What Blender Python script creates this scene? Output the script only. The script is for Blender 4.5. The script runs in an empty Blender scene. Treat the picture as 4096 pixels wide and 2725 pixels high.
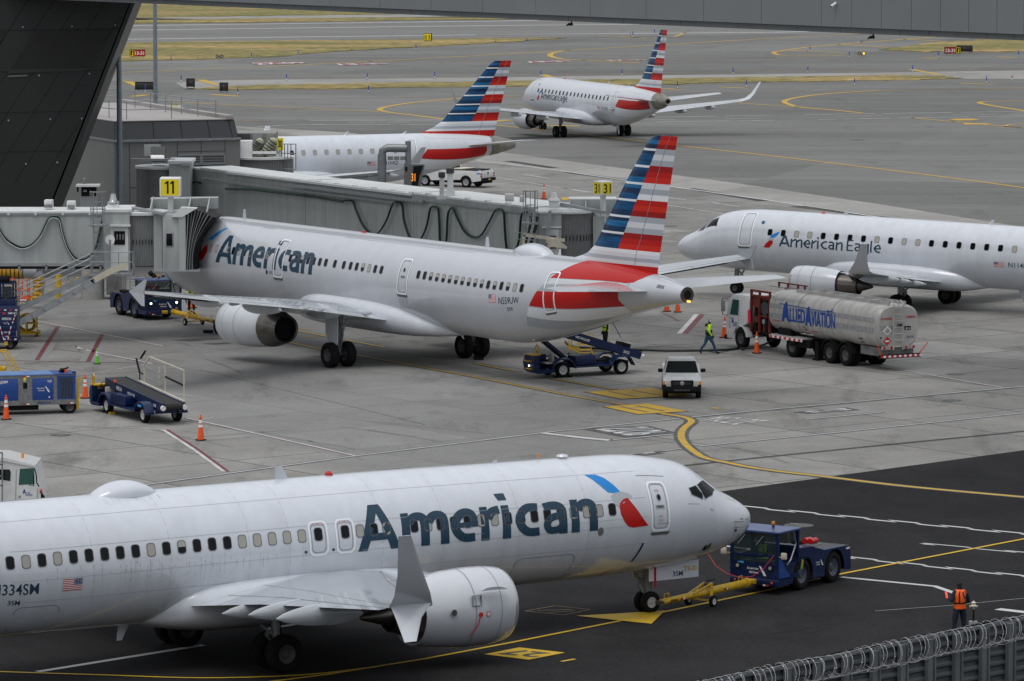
import bpy, bmesh, math, random
from mathutils import Vector, Matrix
random.seed(7)
sc = bpy.context.scene
COL = sc.collection
R = math.radians
pi = math.pi

# ---------------------------------------------------------------- camera
CH, CP, CF = 24.0685, 0.0996391, 19454.1
cd = bpy.data.cameras.new('camera'); cam = bpy.data.objects.new('camera', cd); COL.objects.link(cam)
cam.location = (0, 0, CH); cam.rotation_euler = (pi/2 - CP, 0, 0)
cd.sensor_width = 36; cd.lens = CF/4096*36; cd.clip_start = 1; cd.clip_end = 6000
sc.camera = cam
# ---------------------------------------------------------------- light: bright overcast
w = bpy.data.worlds.new('World'); sc.world = w; w.use_nodes = True
nt = w.node_tree; nt.nodes.clear()
SUN_EL, SUN_AZ = R(66), R(215)     # azimuth measured clockwise from +Y (view direction)
sky = nt.nodes.new('ShaderNodeTexSky'); sky.sky_type = 'NISHITA'; sky.sun_disc = False
sky.sun_elevation = SUN_EL; sky.sun_rotation = SUN_AZ; sky.air_density = 1.0; sky.dust_density = 4.0; sky.ozone_density = 1.0
mixn = nt.nodes.new('ShaderNodeMix'); mixn.data_type = 'RGBA'; mixn.inputs[0].default_value = 0.85
mixn.inputs[7].default_value = (6.3, 6.9, 7.6, 1)       # even cloud deck
bg = nt.nodes.new('ShaderNodeBackground'); bg.inputs[1].default_value = 0.085
ow = nt.nodes.new('ShaderNodeOutputWorld')
tcw = nt.nodes.new('ShaderNodeTexCoord'); sx = nt.nodes.new('ShaderNodeSeparateXYZ'); mr = nt.nodes.new('ShaderNodeMapRange'); mr.inputs[1].default_value = 0; mr.inputs[2].default_value = 1; mr.inputs[3].default_value = .42; mr.inputs[4].default_value = 1.48   # overcast: zenith about three times the horizon
dk = nt.nodes.new('ShaderNodeVectorMath'); dk.operation = 'SCALE'; dk.inputs[0].default_value = (6.75, 6.95, 7.25)
nt.links.new(tcw.outputs['Generated'], sx.inputs[0]); nt.links.new(sx.outputs[2], mr.inputs[0]); nt.links.new(mr.outputs[0], dk.inputs['Scale']); nt.links.new(dk.outputs[0], mixn.inputs[7])
nt.links.new(sky.outputs[0], mixn.inputs[6]); nt.links.new(mixn.outputs[2], bg.inputs[0]); nt.links.new(bg.outputs[0], ow.inputs[0])
sl = bpy.data.lights.new('sun', 'SUN'); sl.energy = 0.6; sl.angle = R(24); sl.color = (1, .97, .93)
so = bpy.data.objects.new('sun', sl); COL.objects.link(so); so.location = (0, 0, 200)
sd = Vector((math.sin(SUN_AZ)*math.cos(SUN_EL), math.cos(SUN_AZ)*math.cos(SUN_EL), math.sin(SUN_EL)))
so.rotation_euler = sd.to_track_quat('Z', 'Y').to_euler()
sc.view_settings.view_transform = 'Standard'; sc.view_settings.look = 'None'
sc.view_settings.exposure = 0.50; sc.view_settings.gamma = 1

# ---------------------------------------------------------------- helpers
def G(px, py, z=0.0):
    "point at height z seen at photo pixel (4096 wide)"
    v = (1362.5-py)/CF; c, s = math.cos(CP), math.sin(CP)
    k = (z-CH)/(-s+v*c)
    return Vector(((px-2048)/CF*k, (c+v*s)*k, z))
def GD(px, py): return G(px*1.7378, py*1.7378)
def AT(px, py, Y):
    "point at depth Y seen at photo pixel"
    v = (1362.5-py)/CF; c, s = math.cos(CP), math.sin(CP)
    k = Y/(c+v*s)
    return Vector(((px-2048)/CF*k, Y, CH+(-s+v*c)*k))

MATS = {}
def pm(name, rgb, rough=.5, metal=0., var=0., vs=2., bump=0., coat=0., emit=0., spec=.5, var2=0., stretch=None, alpha=1, trans=0):
    if name in MATS: return MATS[name]
    m = bpy.data.materials.new(name); m.use_nodes = True; MATS[name] = m
    n = m.node_tree; b = n.nodes['Principled BSDF']
    b.inputs['Base Color'].default_value = (*rgb, 1); b.inputs['Roughness'].default_value = rough
    b.inputs['Metallic'].default_value = metal; b.inputs['Specular IOR Level'].default_value = spec
    b.inputs['Coat Weight'].default_value = coat; b.inputs['Coat Roughness'].default_value = .08
    b.inputs['Transmission Weight'].default_value = trans; b.inputs['Alpha'].default_value = alpha
    if emit:
        b.inputs['Emission Color'].default_value = (*rgb, 1); b.inputs['Emission Strength'].default_value = emit
    if var or bump or var2:
        tc = n.nodes.new('ShaderNodeTexCoord'); mp = n.nodes.new('ShaderNodeMapping')
        if stretch: mp.inputs['Scale'].default_value = stretch
        n.links.new(tc.outputs['Object'], mp.inputs[0])
        nz = n.nodes.new('ShaderNodeTexNoise'); nz.inputs['Scale'].default_value = vs; nz.inputs['Detail'].default_value = 6
        n.links.new(mp.outputs[0], nz.inputs[0])
        if var:
            hs = n.nodes.new('ShaderNodeMapRange'); hs.inputs[1].default_value = .3; hs.inputs[2].default_value = .7
            hs.inputs[3].default_value = 1-var; hs.inputs[4].default_value = 1+var*.5
            n.links.new(nz.outputs[0], hs.inputs[0])
            mx = n.nodes.new('ShaderNodeVectorMath'); mx.operation = 'SCALE'; mx.inputs[0].default_value = rgb
            n.links.new(hs.outputs[0], mx.inputs['Scale']); n.links.new(mx.outputs[0], b.inputs['Base Color'])
        if bump:
            bp = n.nodes.new('ShaderNodeBump'); bp.inputs['Strength'].default_value = bump; bp.inputs['Distance'].default_value = .02
            n.links.new(nz.outputs[0], bp.inputs['Height']); n.links.new(bp.outputs[0], b.inputs['Normal'])
    return m

class MB:
    def __init__(s): s.v = []; s.f = []; s.m = []; s.mats = []; s.M = Matrix.Identity(4); s.sm = []
    def mi(s, m):
        if m not in s.mats: s.mats.append(m)
        return s.mats.index(m)
    def add(s, vs, fs, m, smooth=False):
        o = len(s.v); i = s.mi(m)
        s.v += [s.M @ Vector(v) for v in vs]
        for f in fs: s.f.append([o+k for k in f]); s.m.append(i); s.sm.append(smooth)
        return s
    def box(s, x0, x1, y0, y1, z0, z1, m, bev=0):
        if x0 > x1: x0, x1 = x1, x0
        if y0 > y1: y0, y1 = y1, y0
        if z0 > z1: z0, z1 = z1, z0
        if bev:
            b = min(bev, (x1-x0)/2.1, (y1-y0)/2.1, (z1-z0)/2.1)
            return s.loft([[(x, y, z) for x, y in ((x0+d, y0+b+d), (x0+b+d, y0+d), (x1-b-d, y0+d), (x1-d, y0+b+d), (x1-d, y1-b-d), (x1-b-d, y1-d), (x0+b+d, y1-d), (x0+d, y1-b-d))] for z, d in ((z0, b*.6), (z0+b, 0), (z1-b, 0), (z1, b*.6))], m)
        v = [(x, y, z) for z in (z0, z1) for x, y in ((x0, y0), (x1, y0), (x1, y1), (x0, y1))]
        return s.add(v, [(3, 2, 1, 0), (4, 5, 6, 7), (0, 1, 5, 4), (1, 2, 6, 5), (2, 3, 7, 6), (3, 0, 4, 7)], m)
    def loft(s, rings, m, cap=True, closed=True, smooth=False):
        n = len(rings[0]); vs = [p for r in rings for p in r]; fs = []
        for i in range(len(rings)-1):
            for j in range(n if closed else n-1):
                a = i*n+j; b = i*n+(j+1) % n
                fs.append((a, b, b+n, a+n))
        s.add(vs, fs, m, smooth)
        if cap:
            s.add(rings[0], [tuple(range(n))[::-1]], m); s.add(rings[-1], [tuple(range(n))], m)
        return s
    def cyl(s, p0, p1, r0, m, r1=None, n=12, cap=True, smooth=True):
        p0, p1 = Vector(p0), Vector(p1); r1 = r0 if r1 is None else r1
        d = (p1-p0).normalized(); a = d.orthogonal().normalized(); b = d.cross(a)
        rg = [[p+(a*math.cos(2*pi*k/n)+b*math.sin(2*pi*k/n))*r for k in range(n)] for p, r in ((p0, r0), (p1, r1))]
        return s.loft(rg, m, cap, True, smooth)
    def lathe(s, p0, axis, prof, m, n=20, smooth=True, cap=True):
        p0 = Vector(p0); d = Vector(axis).normalized(); a = d.orthogonal().normalized(); b = d.cross(a)
        return s.loft([[p0+d*t+(a*math.cos(2*pi*k/n)+b*math.sin(2*pi*k/n))*max(r, 1e-4) for k in range(n)] for t, r in prof], m, cap, True, smooth)
    def tube(s, pts, r, m, n=6, closed=False):
        pts = [Vector(p) for p in pts]
        if closed: pts = pts+[pts[0], pts[1]]
        rg = []; prev = None
        for i, p in enumerate(pts):
            d = (pts[min(i+1, len(pts)-1)]-pts[max(i-1, 0)]).normalized()
            if prev is None: a = d.orthogonal().normalized()
            else: a = (prev-d*prev.dot(d)).normalized()
            prev = a; b = d.cross(a)
            rg.append([p+(a*math.cos(2*pi*k/n)+b*math.sin(2*pi*k/n))*r for k in range(n)])
        return s.loft(rg, m, not closed, True, True)
    def bar(s, p0, p1, w, h, m):
        p0, p1 = Vector(p0), Vector(p1); d = (p1-p0).normalized()
        up = Vector((0, 0, 1)) if abs(d.z) < .95 else Vector((1, 0, 0))
        a = d.cross(up).normalized(); b = a.cross(d)
        rg = [[p+a*w/2*i+b*h/2*j for i, j in ((-1, -1), (1, -1), (1, 1), (-1, 1))] for p in (p0, p1)]
        return s.loft(rg, m)
    def prism(s, poly, m, axis='y', a=0, b=1):
        "poly in the two other axes, extruded from a to b"
        def P(u, v, t): return {'y': (u, t, v), 'x': (t, u, v), 'z': (u, v, t)}[axis]
        return s.loft([[P(u, v, a) for u, v in poly], [P(u, v, b) for u, v in poly]], m)
    def quad(s, pts, m): return s.add(pts, [tuple(range(len(pts)))], m)
    def wheel(s, c, ax, r, w, tyre, rim, rr=.55, n=24):
        c = Vector(c); ax = Vector(ax).normalized(); k = c-ax*w/2
        s.lathe(k, ax, [(w*.12, r*rr), (0, r*(rr+.12)), (0, r*.86), (w*.1, r*.96), (w*.22, r), (w*.78, r), (w*.9, r*.96), (w, r*.86), (w, r*(rr+.12)), (w*.88, r*rr)], tyre, n, True, False)
        s.lathe(k, ax, [(w*.22, 0.01), (w*.2, r*rr*.35), (w*.3, r*rr*.5), (w*.16, r*rr*.9), (w*.1, r*rr*1.02)], rim, n, True, False)
        s.lathe(k, ax, [(w*.78, 0.01), (w*.8, r*rr*.35), (w*.7, r*rr*.5), (w*.84, r*rr*.9), (w*.9, r*rr*1.02)], rim, n, True, False)
        return s
    def text(s, t, org, ux, uy, h, m, width=None, bold=0, align='l', mirror=False):
        v, f, wd = glyphs(t, bold); k = h; kx = k if width is None else width/wd
        o = Vector(org); ux = Vector(ux).normalized(); uy = Vector(uy).normalized()
        off = {'l': 0, 'c': -wd/2, 'r': -wd}[align]
        return s.add([o+ux*(x+off)*kx+uy*y*k for x, y in v], f, m)
    def build(s, name, parent=None, smooth_angle=None):
        me = bpy.data.meshes.new(name); me.from_pydata([tuple(v) for v in s.v], [], s.f)
        for m in s.mats: me.materials.append(m)
        me.polygons.foreach_set('material_index', s.m); me.polygons.foreach_set('use_smooth', s.sm)
        bm = bmesh.new(); bm.from_mesh(me); bmesh.ops.remove_doubles(bm, verts=bm.verts, dist=1e-5)
        bmesh.ops.recalc_face_normals(bm, faces=bm.faces); bm.to_mesh(me); bm.free(); me.set_sharp_from_angle(angle=.65); me.update()
        o = bpy.data.objects.new(name, me); COL.objects.link(o)
        if parent: o.parent = parent
        return o

_gl = {}
def glyphs(t, bold=0, sub=0):
    key = (t, bold, sub)
    if key in _gl: return _gl[key]
    cu = bpy.data.curves.new('t', 'FONT'); cu.body = t; cu.size = 1; cu.offset = bold; cu.resolution_u = 4
    ob = bpy.data.objects.new('t', cu); COL.objects.link(ob)
    bpy.context.view_layer.update(); dg = bpy.context.evaluated_depsgraph_get()
    me = bpy.data.meshes.new_from_object(ob.evaluated_get(dg)); 
    bm = bmesh.new(); bm.from_mesh(me); bmesh.ops.triangulate(bm, faces=bm.faces)
    cap = .729
    if sub:
        for _ in range(7):
            es = [e for e in bm.edges if e.calc_length() > sub]
            if not es: break
            bmesh.ops.subdivide_edges(bm, edges=es, cuts=1); bmesh.ops.triangulate(bm, faces=[f for f in bm.faces if len(f.verts) > 3])
    bm.verts.index_update()
    xs = [v.co.x for v in bm.verts]; x0 = min(xs)
    v = [((p.co.x-x0)/cap, p.co.y/cap) for p in bm.verts]; f = [[q.index for q in fc.verts] for fc in bm.faces]
    wd = (max(xs)-x0)/cap
    bm.free(); bpy.data.objects.remove(ob); bpy.data.curves.remove(cu); bpy.data.meshes.remove(me)
    _gl[key] = (v, f, wd); return _gl[key]

def tag(o, label=None, cat=None, group=None, kind=None):
    if label: o['label'] = label
    if cat: o['category'] = cat
    if group: o['group'] = group
    if kind: o['kind'] = kind
    return o
def thing(name, label, cat, loc=(0, 0, 0), rz=0, group=None):
    o = bpy.data.objects.new(name, None); COL.objects.link(o); o.empty_display_size = .3
    o.location = loc; o.rotation_euler = (0, 0, rz)
    return tag(o, label, cat, group)
def dup(root, loc, rz=None, label=None):
    r = root.copy(); COL.objects.link(r); r.location = loc
    if rz is not None: r.rotation_euler = (0, 0, rz)
    if label: r['label'] = label
    for ch in root.children:
        c = ch.copy(); COL.objects.link(c); c.parent = r
        for g in ch.children:
            d = g.copy(); COL.objects.link(d); d.parent = c
    return r
def build_split(mb, name, parent):
    "one object per connected piece"
    par = list(range(len(mb.v)))
    def fd(i):
        while par[i] != i: par[i] = par[par[i]]; i = par[i]
        return i
    for f in mb.f:
        for k in f[1:]: par[fd(k)] = fd(f[0])
    key = {}
    for i, v in enumerate(mb.v):
        q = (round(v.x, 3), round(v.y, 3), round(v.z, 3))
        if q in key: par[fd(i)] = fd(key[q])
        else: key[q] = i
    grp = {}
    for j, f in enumerate(mb.f): grp.setdefault(fd(f[0]), []).append(j)
    for fs in grp.values():
        n = MB(); mp = {}
        for j in fs:
            for k in mb.f[j]:
                if k not in mp: mp[k] = len(n.v); n.v.append(mb.v[k])
            n.f.append([mp[k] for k in mb.f[j]]); n.m.append(n.mi(mb.mats[mb.m[j]])); n.sm.append(mb.sm[j])
        n.build(name, parent)
def mid(a, b, t=.5): return Vector(a)*(1-t)+Vector(b)*t
def lerp(tab, x):
    if x <= tab[0][0]: return tab[0][1:]
    for a, b in zip(tab, tab[1:]):
        if x <= b[0]:
            t = (x-a[0])/(b[0]-a[0]); return tuple(p+(q-p)*t for p, q in zip(a[1:], b[1:]))
    return tab[-1][1:]

# ---------------------------------------------------------------- materials
White = pm('white_paint', (.60, .63, .68), .30, var=.07, vs=.9, coat=1.0, stretch=(2.6, 2.6, .4))
White2 = pm('silver_mica_paint', (.50, .52, .56), .28, var=.05, vs=.8, coat=1.0, stretch=(2.2, 2.2, .5))
WingG = pm('wing_grey', (.46, .49, .52), .26, var=.10, vs=1.5, coat=.8, stretch=(1, .4, 1))
EngW = pm('nacelle_grey', (.54, .565, .60), .3, var=.06, vs=1.2, coat=.8)
Slate = pm('slate_lettering', (.022, .055, .09), .3, coat=.12, spec=.25)
Red = pm('flag_red', (.46, .010, .008), .3, coat=.12, spec=.25); Red2 = pm('flag_red_deep', (.30, .008, .008), .3, coat=.12, spec=.25); Red3 = pm('flag_red_bright', (.56, .022, .010), .3, coat=.12, spec=.25)
Bl1 = pm('fin_blue', (.004, .075, .20), .3, coat=.12, spec=.25, var=.5, vs=1.2, stretch=(.7, 1, 6)); Bl2 = pm('fin_navy', (.003, .03, .09), .3, coat=.12, spec=.25, var=.5, vs=1.2, stretch=(.7, 1, 6)); Bl3 = pm('fin_azure', (.008, .13, .30), .3, coat=.12, spec=.25, var=.4, vs=1.2, stretch=(.7, 1, 6))
Gr1 = pm('fin_pale', (.60, .62, .65), .3, coat=.12, spec=.25); Gr2 = pm('fin_grey', (.36, .39, .43), .3, coat=.12, spec=.25); Gr3 = pm('fin_white', (.72, .74, .77), .3, coat=.12, spec=.25)
Sky1 = pm('emblem_blue', (.01, .22, .62), .3, coat=.12, spec=.25); Sil = pm('emblem_silver', (.42, .46, .50), .3, coat=.12, spec=.25)
Line = pm('panel_seam', (.22, .24, .26), .6); WLine = pm('door_outline_white', (.85, .87, .9), .35)
Glass = pm('dark_glass', (.005, .006, .008), .12, spec=.22); Cock = pm('cockpit_glass', (.004, .005, .006), .10, spec=.12); Shade = pm('window_shade', (.36, .35, .31), .5); Frame = pm('window_frame', (.30, .31, .325), .4)
TGlass = pm('tinted_glass', (.012, .017, .018), .06, spec=.5); GGlass = pm('green_glass', (.02, .09, .075), .08, spec=.8)
WFr = pm('window_seal', (.12, .12, .125), .6, spec=.2)
Tyre = pm('tyre_rubber', (.008, .008, .009), .9, bump=.2, vs=8, spec=.2); RimW = pm('rim_white', (.44, .44, .44), .5); RimD = pm('rim_dark', (.06, .06, .065), .6)
Steel = pm('dull_steel', (.25, .26, .27), .45, .6, var=.15); Galv = pm('galvanised', (.30, .32, .335), .5, .5, var=.2, vs=3)
Hot = pm('exhaust_metal', (.16, .145, .13), .35, .9, var=.35, vs=2, stretch=(.3, 3, 3)); Black = pm('black', (.006, .006, .007), .7, spec=.2); DkG = pm('dark_grey', (.05, .052, .055), .6, var=.2)
Dirty = pm('grimy_underside', (.14, .14, .135), .6, var=.4, vs=3)
Navy = pm('navy_paint', (.004, .015, .068), .38, var=.3, vs=3, coat=.12, spec=.3); Blue = pm('gse_blue', (.006, .055, .27), .38, var=.18, vs=4, coat=.2); RoofB = pm('faded_blue', (.10, .20, .42), .5, var=.3, vs=2)
Yel = pm('yellow_paint', (.62, .38, .012), .45, var=.2, vs=4); SYel = pm('sign_yellow', (.80, .66, .01), .5); Org = pm('cone_orange', (.85, .10, .008), .45, var=.1, vs=6); HiVis = pm('hi_vis', (.42, .85, .02), .6)
VW = pm('vehicle_white', (.70, .71, .71), .3, var=.08, vs=3, coat=.5); Cream = pm('cream_metal', (.56, .52, .42), .5, var=.1)
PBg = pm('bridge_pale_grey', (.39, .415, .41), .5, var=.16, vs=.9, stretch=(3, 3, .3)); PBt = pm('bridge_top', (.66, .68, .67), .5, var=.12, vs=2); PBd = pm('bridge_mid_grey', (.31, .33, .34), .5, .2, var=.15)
Cor = pm('corrugated_grey', (.24, .25, .255), .45, .3, var=.1)
Lamp = pm('headlamp', (.9, .88, .7), .2, emit=2.2); Amber = pm('amber_lens', (.75, .25, .01), .25); RedL = pm('red_lens', (.45, .01, .01), .25); Chrome = pm('chrome', (.6, .6, .6), .15, 1)
AmberLit = pm('amber_lamp_lit', (1, .55, .08), .3, emit=1.1)
BigW = pm('sign_white', (.8, .8, .8), .5); SRed = pm('sign_red', (.42, .008, .015), .5); RefR = pm('reflector_red', (.5, .02, .02), .4); RefW = pm('reflector_white', (.75, .75, .75), .4)
# ---------------------------------------------------------------- ground
def ground_mat(name, rgb, var=.12, joints=0, rot=0, slab=6.1, stain=.35, jd=.45, stretch=(1, 1), rough=.85, fine=.08):
    m = bpy.data.materials.new(name); m.use_nodes = True; n = m.node_tree; L = n.links.new; b = n.nodes['Principled BSDF']
    b.inputs['Roughness'].default_value = rough; b.inputs['Specular IOR Level'].default_value = .06
    tc = n.nodes.new('ShaderNodeTexCoord')
    def noise(scale, sx=1, sy=1, det=5, rz=0, lo=.35, hi=.65):
        mp = n.nodes.new('ShaderNodeMapping'); mp.inputs['Scale'].default_value = (sx, sy, 1); mp.inputs['Rotation'].default_value = (0, 0, rz)
        L(tc.outputs['Object'], mp.inputs[0]); t = n.nodes.new('ShaderNodeTexNoise'); t.inputs['Scale'].default_value = scale; t.inputs['Detail'].default_value = det
        t.inputs['Roughness'].default_value = .65
        L(mp.outputs[0], t.inputs[0]); r = n.nodes.new('ShaderNodeMapRange'); r.inputs[1].default_value = lo; r.inputs[2].default_value = hi; L(t.outputs[0], r.inputs[0]); return r.outputs[0]
    def mul(a, k0, k1):
        r = n.nodes.new('ShaderNodeMapRange'); r.inputs[3].default_value = k0; r.inputs[4].default_value = k1; L(a, r.inputs[0]); return r.outputs[0]
    def prod(a, c):
        x = n.nodes.new('ShaderNodeMath'); x.operation = 'MULTIPLY'; L(a, x.inputs[0]); L(c, x.inputs[1]); return x.outputs[0]
    v = mul(noise(.035, *stretch), 1-var, 1+var)
    v = prod(v, mul(noise(.35, *stretch), 1-var*.6, 1+var*.4))
    v = prod(v, mul(noise(6, 1, 1, 3), 1-fine, 1+fine))
    v = prod(v, mul(noise(.12, 3.5, .7, 6, R(30), .56, .78), 1, 1-stain))     # smeared dark stains
    v = prod(v, mul(noise(.5, 1, 5, 6, R(-20), .60, .8), 1, 1-stain*.8))
    v = prod(v, mul(noise(.22, 1.3, .8, 8, R(10), .60, .64), 1, 1-abs(stain)*.35))      # crisper edged old spills
    if joints:
        mp = n.nodes.new('ShaderNodeMapping'); mp.inputs['Rotation'].default_value = (0, 0, rot); L(tc.outputs['Object'], mp.inputs[0])
        bt = n.nodes.new('ShaderNodeTexBrick'); bt.offset = 0; bt.inputs['Scale'].default_value = 1; bt.inputs['Brick Width'].default_value = slab; bt.inputs['Row Height'].default_value = slab
        bt.inputs['Mortar Size'].default_value = .05; bt.inputs['Mortar Smooth'].default_value = .4; bt.inputs['Color1'].default_value = (1, 1, 1, 1); bt.inputs['Color2'].default_value = (.82, .82, .82, 1); bt.inputs['Mortar'].default_value = (1-jd,)*3+(1,)
        L(mp.outputs[0], bt.inputs[0])
        g = n.nodes.new('ShaderNodeRGBToBW'); L(bt.outputs[0], g.inputs[0]); v = prod(v, g.outputs[0])
    sc_ = n.nodes.new('ShaderNodeVectorMath'); sc_.operation = 'SCALE'; sc_.inputs[0].default_value = rgb; L(v, sc_.inputs['Scale']); L(sc_.outputs[0], b.inputs['Base Color'])
    return m
M_far = ground_mat('far_asphalt', (.185, .184, .177), .15, 1, R(17), 22, .22, .14, (.35, 1.6))
M_con = ground_mat('apron_concrete', (.262, .256, .243), .20, 1, R(-38), 6.1, .50, .75)
M_con2 = ground_mat('pale_concrete', (.33, .322, .302), .08, 1, R(24), 6.1, .2, .3)
M_asp = ground_mat('new_asphalt', (.0245, .0242, .0248), .30, 0, 0, 6, -.35, 0, (1, .6), .9, .2)
M_run = ground_mat('runway_asphalt', (.19, .188, .182), .1, 0, 0, 6, .25, 0, (.2, 2))
M_rub = ground_mat('rubber_marks', (.075, .074, .074), .25, 0, 0, 6, .3, 0, (.2, 3))
M_stain = ground_mat('oily_concrete', (.10, .099, .096), .3, 0, 0, 6, .3, 0)
M_tm = ground_mat('tyre_marks', (.185, .183, .176), .25, 0, 0, 6, .3, 0)
M_ta = ground_mat('asphalt_scuffs', (.030, .030, .032), .3, 0, 0, 6, .0, 0)
M_patch = ground_mat('repaired_concrete', (.275, .27, .258), .1, 0, 0, 6, .25, 0)
M_drk = ground_mat('darker_slabs', (.25,.248,.24), .12, 1, R(-38), 6.1, .4, .35)

def sheet(name, px, m, z, conv=G):
    mb = MB(); mb.quad([(p.x, p.y, z) for p in [conv(*q) for q in px]], m); return tag(mb.build(name), kind='structure')
mb = MB(); mb.quad([(-2500, -300, 0), (2500, -300, 0), (2500, 4500, 0), (-2500, 4500, 0)], M_far); tag(mb.build('ground'), kind='structure')
sheet('concrete_apron', [(-900, 560), (-200, 500), (900, 503), (1392, 531), (1907, 596), (2400, 662), (2900, 727), (3500, 815), (4096, 909), (4700, 1000), (4700, 1722), (4096, 1802), (2920, 1962), (1500, 2155), (0, 2360), (-900, 2480)], M_con, .004)
sheet('pale_apron_edge', [(900, 503), (1392, 531), (1907, 596), (2400, 662), (2900, 727), (3500, 815), (4096, 909), (4700, 1000), (4700, 1060), (4096, 965), (3440, 862), (3055, 800), (2509, 724), (2230, 684), (1907, 643), (1400, 570)], M_con2, .008)
mb = MB(); pp = [G(4700, 1722), G(4096, 1802), G(2920, 1962), G(1500, 2155), G(0, 2360), G(-900, 2480)]
mb.quad([(p.x, p.y, .008) for p in pp]+[(-60, 60, .008), (60, 60, .008)], M_asp); tag(mb.build('asphalt_taxilane'), kind='structure')
sheet('darker_slabs', [(760, 1420), (1100, 1385), (1900, 1505), (2330, 1590), (2560, 1650), (2700, 1662), (2200, 1727), (1380, 1830), (980, 1745), (640, 1560)], M_drk, .006)
sheet('darker_slabs', [(2050, 1900), (1200, 1853), (2207, 1730), (2440, 1764), (2640, 1810), (2400, 1850)], M_drk, .006)
sheet('darker_slabs', [(150, 1130), (900, 1110), (1150, 1200), (1500, 1390), (1100, 1380), (760, 1415), (400, 1330), (100, 1230)], M_drk, .006)
def grass_mat():
    m = pm('dry_grass', (.15, .125, .05), .95); n = m.node_tree; L = n.links.new; b = n.nodes['Principled BSDF']
    tc = n.nodes.new('ShaderNodeTexCoord'); mp = n.nodes.new('ShaderNodeMapping'); mp.inputs['Scale'].default_value = (.35, 1, 1); L(tc.outputs['Object'], mp.inputs[0])
    a = n.nodes.new('ShaderNodeTexNoise'); a.inputs['Scale'].default_value = .12; a.inputs['Detail'].default_value = 8; L(mp.outputs[0], a.inputs[0])
    cr = n.nodes.new('ShaderNodeValToRGB'); e = cr.color_ramp.elements
    e[0].position = .32; e[0].color = (.13, .13, .025, 1); e[1].position = .68; e[1].color = (.34, .235, .08, 1)
    x = e.new(.5); x.color = (.20, .165, .05, 1)
    L(a.outputs[0], cr.inputs[0]); c2 = n.nodes.new('ShaderNodeTexNoise'); c2.inputs['Scale'].default_value = .7; c2.inputs['Detail'].default_value = 6; L(tc.outputs['Object'], c2.inputs[0])
    r = n.nodes.new('ShaderNodeMapRange'); r.inputs[1].default_value = .3; r.inputs[2].default_value = .7; r.inputs[3].default_value = .5; r.inputs[4].default_value = 1.5; L(c2.outputs[0], r.inputs[0])
    s = n.nodes.new('ShaderNodeVectorMath'); s.operation = 'SCALE'; L(cr.outputs[0], s.inputs[0]); L(r.outputs[0], s.inputs['Scale']); L(s.outputs[0], b.inputs['Base Color'])
    return m
Gra = grass_mat()
def fray(pts, a=.6, n=10):
    out = []
    for p, q in zip(pts, pts[1:]+pts[:1]):
        for k in range(n):
            t = k/n; v = p*(1-t)+q*t
            out.append(v+Vector((random.uniform(-1, 1)*a, random.uniform(-1, 1)*a*2, 0)))
    return out
def turf(name, px, z=.05, a=.5):
    pts = fray([G(*q) for q in px], a); mb = MB()
    top = [(p.x, p.y, z+random.uniform(0, .04)) for p in pts]
    mb.quad(top, Gra); mb.loft([[(p.x, p.y, 0) for p in pts], top], Gra, cap=False)
    return tag(mb.build(name), kind='structure')
turf('grass_strip', [(745, 357), (1100, 340), (1520, 334), (2119, 325), (2562, 318), (3100, 310), (3610, 302), (3763, 305), (3838, 315), (3661, 321), (2900, 332), (2653, 340), (2086, 347), (911, 361)])
turf('grass_island', [(-400, 182), (430, 173), (900, 167), (1600, 160), (2100, 152), (2256, 154), (1900, 178), (1672, 189), (1253, 213), (1100, 229), (443, 248), (-400, 285)])
turf('grass_corner', [(3524, 200), (3585, 190), (3763, 170), (3915, 161), (4096, 158), (4500, 150), (4500, 214), (4096, 209), (3661, 208)])
turf('grass_verge', [(-500, 78), (500, 72), (1100, 64), (1900, 54), (2400, 48), (2400, 30), (-500, 30)][:5]+[(2400, -60), (-500, -60)], .05, .8)
turf('grass_verge', [(-500, 106), (490, 97), (1100, 89), (1900, 80), (2300, 76), (2300, 66), (1900, 69), (1100, 75), (500, 83), (-500, 92)], .05, .5)
sheet('runway', [(-600, 118), (490, 101), (1100, 93), (2200, 80), (4300, 55), (4300, 132), (3100, 138), (1600, 156), (900, 165), (490, 171), (-600, 184)], M_run, .004)
mb = MB()
def strip(mb, px, wd, m, z, conv=G, ends=False, dash=None):
    "painted ribbon of real width through photo points"
    p = [conv(*q) if not isinstance(q, Vector) else q.copy() for q in px]
    if dash:
        on, off = dash; tot = [0]
        for a, b in zip(p, p[1:]): tot.append(tot[-1]+(b-a).length)
        t = 0
        while t < tot[-1]:
            e = min(t+on, tot[-1]); i = max(k for k in range(len(p)-1) if tot[k] <= t)
            f = lambda u: p[i].lerp(p[i+1], (u-tot[i])/(tot[i+1]-tot[i]))
            strip(mb, [f(t), f(min(e, tot[i+1]))], wd, m, z); t += on+off
        return
    L_, R_ = [], []
    for i, q in enumerate(p):
        d = (p[min(i+1, len(p)-1)]-p[max(i-1, 0)]); d.z = 0; d.normalize(); nn = Vector((-d.y, d.x, 0))
        L_.append(q+nn*wd/2); R_.append(q-nn*wd/2)
    for i in range(len(p)-1):
        mb.quad([(v.x, v.y, z) for v in (L_[i], L_[i+1], R_[i+1], R_[i])], m)
def smooth(px, n=6):
    out = []
    P_ = [px[0]]+list(px)+[px[-1]]
    for i in range(1, len(P_)-2):
        a, b, c, d = P_[i-1:i+3]
        for k in range(n):
            t = k/n
            out.append(tuple(.5*((2*b[j])+(-a[j]+c[j])*t+(2*a[j]-5*b[j]+4*c[j]-d[j])*t*t+(-a[j]+3*b[j]-3*c[j]+d[j])*t**3) for j in (0, 1)))
    return out+[px[-1]]
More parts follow.
